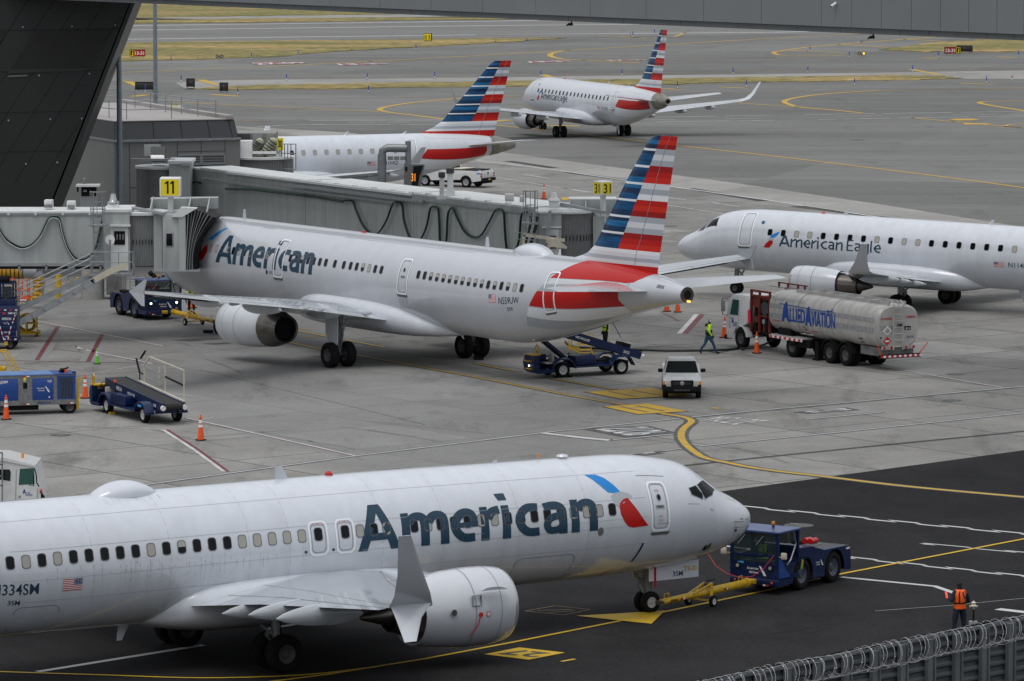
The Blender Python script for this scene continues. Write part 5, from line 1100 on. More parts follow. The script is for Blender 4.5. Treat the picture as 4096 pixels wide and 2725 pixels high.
# rotunda end
mb = MB(); c = AT(648, 700, 285.5); corrugated(mb, (c.x, 285.5), 1.5, 0.2, 5.75, pi*.98, pi*2.02, Cor); mb.cyl((c.x, 285.5, 5.72), (c.x, 285.5, 5.86), 1.58, PBt, n=40); mb.cyl((c.x, 285.5, 0), (c.x, 285.5, 5.7), 1.40, DkG, n=24); mb.build('rotunda', j31)
mb = MB(); bx(mb, (676, 652), (762, 900), 283.3, 3.2, PBg); bx(mb, (670, 645), (768, 657), 283.2, 3.4, PBt); bx(mb, (724, 652), (760, 664), 283.1, 3, PBg); mb.build('vestibule', j31)
mb = MB(); bx(mb, Z1(1290, 1262), Z1(1412, 1330), 285, 1.2, Chrome); p, q = AT(*Z1(1290, 1330), 285), AT(*Z1(1420, 1397), 285); mb.loft([[(p.x, 285, p.z), (q.x-.1, 285, p.z), (q.x-.1, 286, p.z), (p.x, 286, p.z)], [(p.x+.1, 284.6, q.z), (q.x, 284.6, q.z), (q.x, 286, q.z), (p.x+.1, 286, q.z)]], Chrome); mb.build('silver_duct', j31)
mb = MB(); bx(mb, Z1(1235, 1240), Z1(1375, 1337), 286.5, .1, PBt); bx(mb, Z1(1120, 1362), Z1(1498, 1382), 284.6, .4, PBd); mb.build('roof_panel', j31)
# cab end
YC = 248.8; mb = MB(); c = AT(2262, 900, YC+1.5); corrugated(mb, (c.x, YC+1.5), 1.5, 2.9, 5.72, pi*.95, pi*2.05, Cor)
for k in range(12):
    a = pi*1.42+k*.13; x, y = c.x+1.5*math.cos(a), YC+1.5+1.5*math.sin(a); mb.bar((x, y-.012, 4.30), (x, y-.012, 4.62), .05, .03, Black)
mb.cyl((c.x, YC+1.5, 5.72), (c.x, YC+1.5, 5.82), 1.62, PBt, n=40); mb.cyl((c.x, YC+1.5, 2.9), (c.x, YC+1.5, 5.7), 1.40, DkG, n=24); mb.build('rotating_cab_drum', j31)
mb = MB(); a, b = AT(2158, 838, YC), AT(2246, 838, YC); mb.box(a.x, b.x, YC-.15, YC+2.6, 2.9, 5.76, PBg); mb.box(a.x-.05, b.x+.05, YC-.25, YC+2.7, 5.76, 5.86, PBt)
mb.box(a.x+.12, b.x-.02, YC-.32, YC-.15, 5.02, 5.08, BigW); mb.build('service_room', j31)
mb = MB(); mb.box(a.x+.38, a.x+.98, YC-.19, YC-.15, 3.0, 4.95, PBt); mb.box(a.x+.5, a.x+.86, YC-.21, YC-.16, 3.95, 4.62, DkG); mb.build('service_door', j31)
mb = MB(); p = AT(2372, 850, YC+.8); q = AT(2418, 850, YC+.8); mb.box(p.x, q.x, YC+.6, YC+4.2, 2.9, 5.55, PBg); mb.box(q.x, q.x+1.3, YC+1.6, YC+4.2, 2.9, 5.45, PBg)
mb.bar(AT(2242, 816, YC+1.2), AT(2420, 850, YC+.5), .3, .14, PBd)
p0, p1 = AT(2275, 786, YC+4.5), AT(2466, 810, YC+4.0); mb.box(p0.x, p1.x, YC+2.9, YC+3.0, 5.5, 6.25, PBg); mb.box(p0.x, p1.x, YC+3.0, YC+4.6, 6.2, 6.28, PBt)
for k in range(4): x = p0.x+(p1.x-p0.x)*k/3; mb.prism([(YC+1.2, 5.5), (YC+3.0, 5.5), (YC+3.0, 6.25)], PBg, 'x', x, x+.06)
mb.build('cab', j31)
cage_ladder(j31, 2050+318*.2232, 0, 838, YC-.2, 3.0, 5.85); vent(j31, 2050+745*.2232, 770, 833, YC+.9, BigW)
mb = MB()     # cream equipment arms at the cab
for a_, b_, w_ in ((Z4(195, 850), Z4(940, 950), .16), (Z4(205, 850), Z4(190, 1040), .16), (Z4(600, 955), Z4(730, 985), .2), (Z4(650, 980), Z4(655, 1160), .14)): mb.bar(AT(*a_, YC-.8), AT(*b_, YC-.8), w_, w_, Cream)
a_, b_ = AT(*Z4(655, 920), YC-1), AT(*Z4(975, 1095), YC-1); mb.prism([(a_.x, a_.z-.0), (a_.x+.35, a_.z), (b_.x, a_.z-.42), (b_.x, b_.z), (a_.x+.2, b_.z+.1), (a_.x, b_.z+.08)], Cream, 'y', YC-1.3, YC-.7)
mb.bar(AT(*Z4(672, 420), YC-.5), AT(*Z4(600, 1050), YC-.5), .22, .16, PBd); mb.build('equipment_arm', j31)
mb = MB(); rail(mb, [AT(*Z4(45, 1070), YC-1), AT(*Z4(400, 1090), YC-1)], .75, Galv, .02, post=.9); mb.tube([AT(*Z4(320, 505), YC-.6), AT(*Z4(330, 620), YC-.6), AT(*Z4(290, 800), YC-.6), AT(*Z4(230, 1000), YC-.6)], .07, CabK); mb.tube([AT(*Z4(440, 520), YC-.5), AT(*Z4(420, 700), YC-.5), AT(*Z4(330, 1000), YC-.5)], .09, CabK); mb.build('platform_railing', j31)
mb = MB()
for x, z in ((.0, 0), (2.4, 0)): mb.cyl((T1.x-3+x, T1.y+2.5, 0), (T1.x-3+x, T1.y+2.5, 3), .18, PBd)
mb.wheel((T1.x-3, T1.y+2.5, .5), (1, 0, 0), .5, .4, Tyre, RimD); mb.wheel((T1.x-.6, T1.y+2.5, .5), (1, 0, 0), .5, .4, Tyre, RimD); mb.build('drive_column', j31)
def signcube(name, label, x, Y, zb, h, w, txt, rz, parent_post, face2=True):
    o = thing(name, label, 'sign', (x, Y, 0), rz)
    def ones(mb, org, ux):
        org, ux = Vector(org), Vector(ux); H = h*.68; v = Vector((0, 0, H))
        for k in (-1, 1):
            c = org+ux*(k*w*.13)
            for q in ([(-.02, 0), (.07, 0), (.07, 1), (-.02, 1)], [(-.12, .74), (-.02, .82), (-.02, 1.0), (-.07, .90), (-.12, .88)]): mb.quad([c+ux*a*w+v*b for a, b in q], Black)
    mb = MB(); mb.box(-w/2, w/2, -w/2, w/2, zb, zb+h, BigW, .03); mb.build('sign_housing', o)
    mb = MB(); e = .06
    mb.box(-w/2+e, w/2-e, -w/2-.012, -w/2+.01, zb+e, zb+h-e, SYel); (ones(mb, (0, -w/2-.016, zb+h*.16), (1, 0, 0)) if txt == '11' else mb.text(txt, (0, -w/2-.016, zb+h*.16), (1, 0, 0), (0, 0, 1), h*.68, Black, w*.62, .012, 'c')); mb.build('sign_face', o)
    if face2:
        mb = MB(); mb.box(-w/2-.012, -w/2+.01, -w/2+e, w/2-e, zb+e, zb+h-e, SYel); mb.text(txt, (-w/2-.016, 0, zb+h*.16), (0, -1, 0), (0, 0, 1), h*.68, Black, w*.56, .012, 'c'); mb.build('sign_face', o)
    mb = MB(); mb.cyl((0, 0, parent_post), (0, 0, zb), .15, PBt, n=14); mb.build('sign_post', o); return o
p = AT(2412, 784, 250.2); signcube('gate_sign', 'two faced yellow gate sign numbered 31 on a white post', p.x, 250.2, AT(2412, 780, 250.2).z, .72, .72, '31', R(35), 5.2)
# roof furniture on the long tunnel
def roofthing(x0, y0, x1, y1, Y, m, name, dep=.4, head=None):
    mb = MB(); bx(mb, Z3(x0, y0), Z3(x1, y1), Y, dep, m, .03); mb.build(name, j31)
for x0, y0, x1, y1, Y in ((1555, 1015, 1590, 1172, 258), (1612, 985, 1655, 1135, 261)):
    roofthing(x0, y0, x1, y1, Y, PBt, 'camera_mast'); roofthing(x0-8, y0-35, x1+6, y0+2, Y-.1, DkG, 'camera_housing', .6)
    mb = MB(); bx(mb, Z3(x0-20, y1-22), Z3(x1+12, y1+2), Y-.1, .6, PBt); mb.build('mast_foot', j31)
roofthing(2030, 1138, 2095, 1190, 253.2, PBt, 'junction_box', .7); roofthing(2136, 1150, 2172, 1196, 252, PBt, 'junction_box', .5)
# guidance display for gate 31, on its own mast behind the tunnel
o = thing('guidance_display', 'grey docking display showing orange 31 on a pipe mast behind the tunnel', 'display', (AT(*Z3(1140, 1000), 277).x, 277, 0)); O = Vector(o.location)
L_ = lambda x, y, dy=0: AT(*Z3(x, y), 277)-O+Vector((0, dy, 0))
mb = MB(); a = L_(1138, 850); mb.cyl((a.x, 0, 0), (a.x, 0, a.z), .27, Steel, .25, n=16); mb.tube([(a.x, 0, a.z-.1), (a.x+.05, 0, a.z+.22), (a.x+.3, 0, a.z+.38), (L_(1320, 840).x, 0, a.z+.36)], .24, Steel, 12); b = L_(1328, 790); mb.cyl((b.x, 0, b.z-.3), (b.x, 0, L_(1328, 930).z), .17, Steel, n=12); mb.cyl((b.x, 0, b.z-.3), (b.x, 0, b.z+.3), .17, Steel, n=12)
for x in (1200, 1245, 1290): q = L_(x, 850); mb.box(q.x-.15, q.x+.15, -.2, .2, q.z-.3, q.z-.1, Steel)
mb.build('pipe_mast', o)
mb = MB(); p = [L_(1300, 915), L_(1450, 918), L_(1415, 1105), L_(1298, 1092)]; mb.loft([[v+Vector((0, -.5, 0)) for v in p], [v+Vector((0, .5, 0)) for v in p]], pm('display_grey', (.15, .155, .16), .5, .2)); mb.build('display_housing', o)
mb = MB(); p = [L_(1368, 930, -.52), L_(1440, 925, -.52), L_(1412, 1000, -.52), L_(1395, 1100, -.52), L_(1352, 1090, -.52)]; mb.quad(p, Black); mb.quad([L_(1308, 935, -.52), L_(1325, 935, -.52), L_(1325, 965, -.52), L_(1308, 965, -.52)], Black); mb.build('display_panel', o)
mb = MB(); q = L_(1353, 1038, -.54); mb.text('31', q, (1, 0, 0), (0, 0, 1), .46, pm('led_orange', (1, .30, .03), .5, emit=.8), .22, .0); mb.build('display_digits', o)

# --- gate 11
j11 = thing('jet_bridge', 'grey jet bridge at gate 11 docked to the airliner nose, with stairs going down left', 'jet bridge')
Y1 = 241.2; zc = lambda z: z*.926+1.78
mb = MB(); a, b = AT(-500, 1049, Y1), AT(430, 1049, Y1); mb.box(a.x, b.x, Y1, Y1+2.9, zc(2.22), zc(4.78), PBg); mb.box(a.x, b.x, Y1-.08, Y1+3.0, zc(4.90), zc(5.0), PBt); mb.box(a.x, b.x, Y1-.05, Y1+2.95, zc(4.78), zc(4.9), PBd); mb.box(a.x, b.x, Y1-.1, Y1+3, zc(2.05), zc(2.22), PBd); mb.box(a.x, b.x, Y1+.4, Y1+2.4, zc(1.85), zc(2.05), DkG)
for k in range(7): x = b.x-.9-k*1.35; mb.box(x, x+.12, Y1-.14, Y1+.05, zc(4.8), zc(4.98), PBt); mb.box(x+.5, x+.62, Y1-.1, Y1+.3, zc(1.8), zc(2.1), Galv)
mb.build('tunnel_section', j11)
mb = MB(); bx(mb, Z2(395, 450), Z2(470, 520), Y1+1.2, .6, PBt, .03); mb.build('junction_box', j11); mb = MB(); bx(mb, Z2(597, 460), Z2(672, 527), Y1+1.2, .6, PBt, .03); mb.build('junction_box', j11)
mb = MB(); bx(mb, Z2(395, 490), Z2(468, 518), Y1+1.1, .12, Steel); bx(mb, Z2(605, 495), Z2(668, 522), Y1+1.1, .12, Steel); mb.build('box_cover', j11)
mb = MB(); q = [AT(*Z2(x, y), Y1-.12) for x, y in smooth([(-80, 560), (0, 730), (60, 810), (150, 865), (210, 875), (290, 845), (360, 770), (400, 690), (440, 615), (490, 600), (530, 625), (550, 720), (590, 850), (640, 940), (700, 985), (780, 970), (850, 900), (890, 760), (920, 620)], 5)]
mb.tube(q, .06, CabK); mb.tube([v+Vector((.05, -.07, .05)) for v in q], .028, CabG); mb.tube([v+Vector((.02, -.08, -.05)) for v in q], .014, BigW); mb.build('hanging_cable', j11)
mb = MB(); bx(mb, Z2(925, 545), Z2(1165, 1085), Y1-.3, 3.2, PBg); bx(mb, Z2(915, 535), Z2(1170, 560), Y1-.35, 3.3, PBt); bx(mb, Z2(985, 673), Z2(1168, 688), Y1-.55, .3, PBt); bx(mb, Z2(1155, 560), Z2(1168, 1085), Y1-.33, .1, Frame); mb.build('service_room', j11)
mb = MB(); bx(mb, Z2(990, 692), Z2(1150, 1080), Y1-.34, .06, PBt); mb.build('service_door', j11)
mb = MB(); bx(mb, Z2(1022, 728), Z2(1120, 850), Y1-.37, .06, Black); 
for x in (1045, 1072, 1098): bx(mb, Z2(x, 755), Z2(x+8, 805), Y1-.38, .02, Frame)
mb.build('door_window', j11)
mb = MB(); c = AT(*Z2(1240, 800), Y1+1.4); corrugated(mb, (c.x, Y1+1.4), 1.5, zc(2.05), zc(4.78), pi*1.2, pi*2.0, Cor)
for k in range(8):
    a = pi*1.47+k*.105; x, y = c.x+1.5*math.cos(a), Y1+1.4+1.5*math.sin(a); mb.bar((x, y-.012, zc(3.22)), (x, y-.012, zc(3.48)), .045, .03, Black)
mb.cyl((c.x, Y1+1.4, zc(4.78)), (c.x, Y1+1.4, zc(4.92)), 1.62, PBt, n=40); mb.cyl((c.x, Y1+1.4, zc(2.0)), (c.x, Y1+1.4, zc(4.78)), 1.38, DkG, n=24); mb.build('rotating_cab_drum', j11)
YB = Y1-.4; mb = MB(); bx(mb, Z2(1375, 578), Z2(1455, 1078), YB+.5, 3.4, PBg); bx(mb, Z2(1455, 575), Z2(1625, 1080), YB, 3.9, PBg, .04); bx(mb, Z2(1600, 560), Z2(1665, 1085), YB-.15, 4.2, PBg)
a, b = AT(*Z2(1330, 500), YB+2), AT(*Z2(1760, 590), YB+1)
for k in range(4): x = a.x+.1+k*.95; mb.prism([(YB+.5, zc(4.86)), (YB+3.6, zc(4.86)), (YB+3.6, zc(5.55))], PBg, 'x', x, x+.06)
mb.loft([[(a.x, YB+3.4, zc(5.42)), (a.x+3.4, YB+3.4, zc(5.5)), (a.x+3.4, YB+3.7, zc(5.55)), (a.x, YB+3.7, zc(5.5))], [(a.x, YB+3.5, zc(4.9)), (a.x+3.4, YB+3.5, zc(4.9)), (a.x+3.4, YB+3.7, zc(4.9)), (a.x, YB+3.7, zc(4.9))]], PBg)
mb.prism([(AT(*Z2(1630, 590), YB).x, zc(4.72)), (AT(*Z2(1765, 510), YB).x, zc(5.2)), (AT(*Z2(1620, 520), YB).x, zc(5.25)), (AT(*Z2(1540, 590), YB).x, zc(4.75))], PBt, 'y', YB-.2, YB+.6)
mb.bar(AT(*Z2(1195, 520), YB+1.5), AT(*Z2(1478, 575), YB), .30, .12, PBd); bx(mb, Z2(1375, 1078), Z2(1790, 1092), YB-.2, 4, Frame); mb.build('cab', j11)
mb = MB(); p, q = AT(*Z2(1478, 737), YB-.03), AT(*Z2(1558, 873), YB-.03); mb.box(p.x, q.x, YB-.03, YB+.05, q.z, p.z, Frame, .06); mb.box(p.x+.06, q.x-.06, YB-.045, YB, q.z+.07, p.z-.07, Glass, .05); mb.build('cab_window', j11)
# bellows canopy
mb = MB(); n = 9; top = []; 
for i in range(n+1):
    t = i/n; x0, y0 = 1655+(1925-1655)*t**.95, 560+(605-560)*t-40*math.sin(pi*min(1, t*1.1))*.9; xb, yb = 1655+(1752-1655)*t**1.3, 1075
    ring_ = []
    for u in range(9):
        s = u/8; bow = 0 if t < .2 else -(t-.2)*85*math.sin(pi*s)
        ring_.append(AT(*Z2(x0+(xb-x0)*s+bow, y0+(yb-y0)*s), YB+t*.5-.1)+Vector((0, -.06 if i % 2 else .10, 0)))
    back = [v+Vector((.25*t, 3.4-t*1.4, 0)) for v in ring_[::-1]]; top.append(ring_+back)
mb.loft(top, pm('bellows_black', (.012, .012, .013), .7), True, True); 
o_ = mb.build('bellows', j11); mb = MB()
for i in range(1, n+1): mb.tube([v+Vector((0, -.03, 0)) for v in top[i][:9]], .02, Frame if i < n else Black, 5)
mb.tube([v+Vector((.03, -.05, 0)) for v in top[n][:9]], .09, Black, 6); mb.build('bellows_frame', o_)
p = AT(*Z2(1505, 566), YB+.6); zb = AT(*Z2(1505, 420), YB+.4).z
o = signcube('gate_sign', 'yellow gate sign numbered 11 on a post above the docked jet bridge', p.x+.12, YB+.9, zb, .93, 1.02, '11', R(0), zc(4.9), False)
cage_ladder(j11, 880*.4464, 0, 838, Y1-.75, zc(2.1), zc(4.95)); vent(j11, 1013*.4464, 600+392*.4464, 600+552*.4464, Y1+1.2)
mb = MB(); p = AT(*Z2(985, 805), Y1-1.0); mb.cyl(p, p+Vector((.0, .05, 0)), .24, BigW, n=24); mb.cyl(p+Vector((0, -.01, 0)), p+Vector((0, -.03, -.55)), .05, Galv); mb.cyl(p+Vector((0, -.03, -.1)), p+Vector((0, -.03, -1.1)), .03, Galv); mb.build('convex_mirror', j11)
mb = MB()     # landing platform + railing
zf = AT(*Z2(1000, 1110), Y1-1.2).z; a, b = AT(*Z2(800, 1100), Y1-1.2), AT(*Z2(1195, 1120), Y1-1.2); mb.box(a.x, b.x, Y1-1.6, Y1-.3, zf-.1, zf, Galv); rail(mb, [(a.x+.1, Y1-1.55, zf), (b.x, Y1-1.55, zf), (b.x, Y1-.35, zf)], 1.1, Galv, .022, post=.75); mb.build('landing_platform', j11)
# stairs down to the left with cream baggage slide
mb = MB(); s0 = Vector((a.x+.1, Y1-1.4, zf)); s1 = Vector((AT(-160, 1400, Y1-1.4).x, Y1-1.4, 0.0)); dS = s1-s0; n = 16
s1 = AT(*Z2(-150, 1560), Y1-1.4); s1 = s0+(s1-s0)*(s0.z/(s0.z-s1.z)); dS = s1-s0
for s in (0, .75): mb.bar(s0+Vector((0, s, -.1)), s1+Vector((0, s, -.1)), .06, .24, Galv)
for k in range(n): p = s0+dS*(k+.5)/n; mb.box(p.x-.14, p.x+.14, p.y, p.y+.75, p.z-.02, p.z+.02, PBd); mb.cyl((p.x-.1, p.y+.72, p.z+.06), (p.x, p.y+.72, p.z+.06), .05, Yel, n=6)
o2 = mb.build('stairs', j11); mb = MB()
for s in (0, .75):
    for h in (.45, .75, 1.0): mb.cyl(s0+Vector((0, s, h)), s1+Vector((0, s, h)), .022, Galv, n=6)
    for k in range(7): p = s0+dS*k/6+Vector((0, s, 0)); mb.cyl(p, p+Vector((.12, 0, 1.0)), .022, Galv, n=6); 
mb.build('handrail', o2)
mb = MB(); c0, c1 = s0+Vector((1.6, -.35, .0)), s1+Vector((.3, -.35, .15)); d_ = c1-c0
lp = [AT(*Z2(x, y), Y1-1.75) for x, y in ((1140, 1010), (1080, 1022), (1010, 1048), (900, 1105), (800, 1165))]; lb = [AT(*Z2(x, y), Y1-1.75) for x, y in ((1140, 1060), (1090, 1078), (1020, 1105), (930, 1150), (840, 1200))]
mb.loft([[t_, b_, b_+Vector((0, .05, 0)), t_+Vector((0, .05, 0))] for t_, b_ in zip(lp, lb)], Cream); mb.build('slide_cover', j11)
mb = MB(); P_ = [AT(*Z2(x, y), Y1-1.75) for x, y in ((840, 1160), (620, 1285), (320, 1450), (150, 1540), (-150, 1700))]; Q_ = [AT(*Z2(x, y), Y1-1.75) for x, y in ((850, 1195), (660, 1305), (340, 1490), (150, 1590), (-150, 1755))]
mb.loft([[t_, b_, b_+Vector((0, .45, 0)), t_+Vector((0, .45, 0))] for t_, b_ in zip(P_, Q_)], PBd); mb.loft([[t_+Vector((0, 0, .05)), t_+Vector((0, 0, 0)), t_+Vector((0, .5, 0)), t_+Vector((0, .5, .05))] for t_ in P_], Galv); mb.loft([[t_+Vector((0, -.03, .03)), t_+Vector((0, -.03, -.03)), t_+Vector((0, .5, -.03)), t_+Vector((0, .5, .03))] for t_ in Q_], Galv)
for k in range(10):
    t = k/9*3.99; i = int(t); f = t-i; p, q = P_[i].lerp(P_[i+1], f), Q_[i].lerp(Q_[i+1], f); mb.bar(p+Vector((0, -.03, 0)), q+Vector((0, -.03, 0)), .06, .05, Galv)
mb.build('baggage_slide', j11)
mb = MB(); p = AT(*Z2(752, 1300), 258); r_ = .42; mb.cyl((p.x, 263.5, 0), (p.x, 263.5, 1.9), .62, pm('concrete_grey', (.33, .33, .32), .8, var=.12), n=28); mb.build('support_pier', j11)
mb = MB(); bx(mb, (425, 1105), (480, 1180), 263, 1.5, Dirty); 
for x in (478, 484, 492, 500): bx(mb, (x, 1104), (x+5, 1168), 262, .2, Steel)
for x0, x1 in ((520, 556), (545, 580)): 
    for y in (1112, 1124, 1138, 1152, 1164): mb.cyl(AT(x0, y, 262), AT(x1, y-2, 262), .025, Steel, n=5)
    for x in (x0, x1): mb.cyl(AT(x, 1100, 262), AT(x, 1172, 262), .025, Steel, n=5)
for x, y in ((612, 1100), (650, 1108), (600, 1090)): p = AT(x, y, 261); mb.cyl(p, p+Vector((.1, -.1, -.12)), .13, Black)
build_split(mb, 'lift_column', j11)
# dark kiosk with hooded screen behind the tunnel
o = thing('guidance_display', 'hooded black docking screen on a grey stand behind the gate 11 tunnel', 'display', (AT(345, 780, 268).x, 268, 0)); O = Vector(o.location); L2 = lambda x, y: AT(*Z2(x, y), 268)-O
mb = MB(); a, b = L2(720, 320), L2(865, 560); mb.box(a.x, b.x, 0, .5, 0, L2(0, 415).z, PBd); mb.build('stand', o)
mb = MB(); a, b = L2(728, 325), L2(862, 412); mb.box(a.x, b.x, -.06, .4, b.z, a.z, Black); mb.box(L2(745, 0).x, L2(775, 0).x, -.08, 0, L2(0, 375).z, L2(0, 358).z, Frame); mb.box(L2(686, 0).x, L2(700, 0).x, -.1, .2, L2(0, 375).z, L2(0, 330).z, Black); mb.build('screen', o)
mb = MB(); a, b = L2(686, 308), L2(896, 326); mb.box(a.x, b.x, -.5, .5, b.z, a.z, PBt); mb.build('hood', o); mb = MB(); c = L2(753, 305); mb.cyl((c.x, .2, c.z-.05), (c.x, .2, c.z+.27), .09, Steel, n=14); mb.lathe((c.x, .2, c.z+.27), (0, 0, 1), [(0, .09), (.04, .07), (.06, 0)], Steel, 14); mb.build('dome_cap', o)
# --- gate 30, mostly hidden
j30 = thing('jet_bridge', 'partly hidden jet bridge rotunda with pale ducts right of the grey building', 'jet bridge'); Y3 = 296
mb = MB(); bx(mb, Z3(85, 695), Z3(368, 880), Y3+1, 3, pm('dusty_grey', (.25, .255, .235), .7, var=.15)); bx(mb, Z3(95, 700), Z3(182, 760), Y3+.9, .1, DkG)
bx(mb, Z3(202, 700), Z3(270, 770), Y3+.9, .1, Frame); bx(mb, Z3(300, 700), Z3(358, 755), Y3+.9, .1, Frame); mb.build('service_room', j30)
mb = MB(); Du = pm('duct_pale_green', (.40, .42, .30), .6, var=.1)
for (x0, y0), (x1, y1) in (((205, 830), (245, 765)), ((275, 845), (345, 760))):
    p, q = AT(*Z3(x0, y0), Y3), AT(*Z3(x1, y1), Y3); mb.tube([p-Vector((.3, 0, .1)), p, q, q+Vector((0, .8, 0))], .27, Du, 12)
    for k in range(6): c = p.lerp(q, k/5); mb.cyl(c, c+(q-p).normalized()*.05, .29, DkG, n=12)
mb.build('air_duct', j30)
mb = MB(); bx(mb, Z3(108, 750), Z3(198, 885), Y3-.4, 1, BigW, .04); mb.build('white_cabinet', j30)
mb = MB(); c = AT(*Z3(265, 930), Y3+.8); zt = AT(*Z3(265, 885), Y3-.6).z; corrugated(mb, (c.x, Y3+.8), 1.95, 0, zt, pi*.95, pi*2.05, Cor); mb.cyl((c.x, Y3+.8, zt), (c.x, Y3+.8, zt+.12), 2.05, PBt, n=40); mb.cyl((c.x, Y3+.8, 0), (c.x, Y3+.8, zt), 1.85, DkG, n=24); mb.build('rotunda', j30)
mb = MB(); bx(mb, Z3(200, 828), Z3(372, 845), Y3-.6, .3, BigW); bx(mb, Z3(385, 880), Z3(460, 940), Y3-.2, .8, PBg); bx(mb, Z3(395, 895), Z3(440, 925), Y3-.3, .1, Frame); bx(mb, Z3(385, 955), Z3(465, 1000), Y3-.2, .8, PBg); bx(mb, Z3(112, 880), Z3(145, 1000), Y3-.5, .3, PBg); mb.build('equipment_shelf', j30)
mb = MB()
for x in (411, 432, 455, 478, 514): mb.cyl(AT(*Z3(x, 772), Y3-.6), AT(*Z3(x, 958), Y3-.6), .03, Steel, n=6)
for y in (772, 840, 955): mb.cyl(AT(*Z3(411, y), Y3-.6), AT(*Z3(516, y+2), Y3-.6), .03, Steel, n=6)
mb.build('caged_ladder', j30)
p = AT(*Z3(401, 815), Y3); o = thing('gate_sign', 'narrow yellow 30 sign edge-on beside the ladder of the hidden gate', 'sign', (p.x, Y3, 0)); mb = MB(); h = AT(*Z3(401, 730), Y3).z-p.z; mb.box(-.16, .17, -.3, .3, p.z, p.z+h, SYel); mb.build('sign_housing', o); mb = MB(); mb.text('30', (0, -.31, p.z+.18), (1, 0, 0), (0, 0, 1), h*.6, Black, .24, .03, 'c'); mb.build('sign_digits', o)
mb = MB(); mb.cyl((0, 0, 2.5), (0, 0, p.z), .1, PBt); mb.build('sign_post', o)
# ---------------------------------------------------------------- ground vehicles (local frame: X forward, Y left, Z up)
CGl = pm('cab_glass', (.03, .05, .055), .04, alpha=.45, spec=.8)
def from_wheels(front, heading, half, fx, z=0):
    "origin so that local point (fx, half) stands on photo pixel front"
    p = G(*front); h = R(heading); f = Vector((math.cos(h), math.sin(h), 0)); l = Vector((-f.y, f.x, 0))
    return p-f*fx-l*half
def aalogo(mb, o, ux, uz, h, m, sub='Airlines'):
    o = Vector(o); ux = Vector(ux).normalized(); uz = Vector(uz).normalized()
    mb.text('American', o, ux, uz, h, m, h*5.2, .01); mb.text(sub, o+ux*h*1.0-uz*h*1.5, ux, uz, h, m, h*4.2, .01)
    k = o+ux*h*5.5; mb.quad([k+uz*h*1.6, k+ux*h*.8+uz*h*1.5, k+ux*h*1.9-uz*h*.1, k+ux*h*1.0-uz*h*.1], m); mb.quad([k+ux*h*1.0-uz*h*.2, k+ux*h*2.2-uz*h*.2, k+ux*h*3.3-uz*h*2.2, k+ux*h*2.2-uz*h*2.2], m)
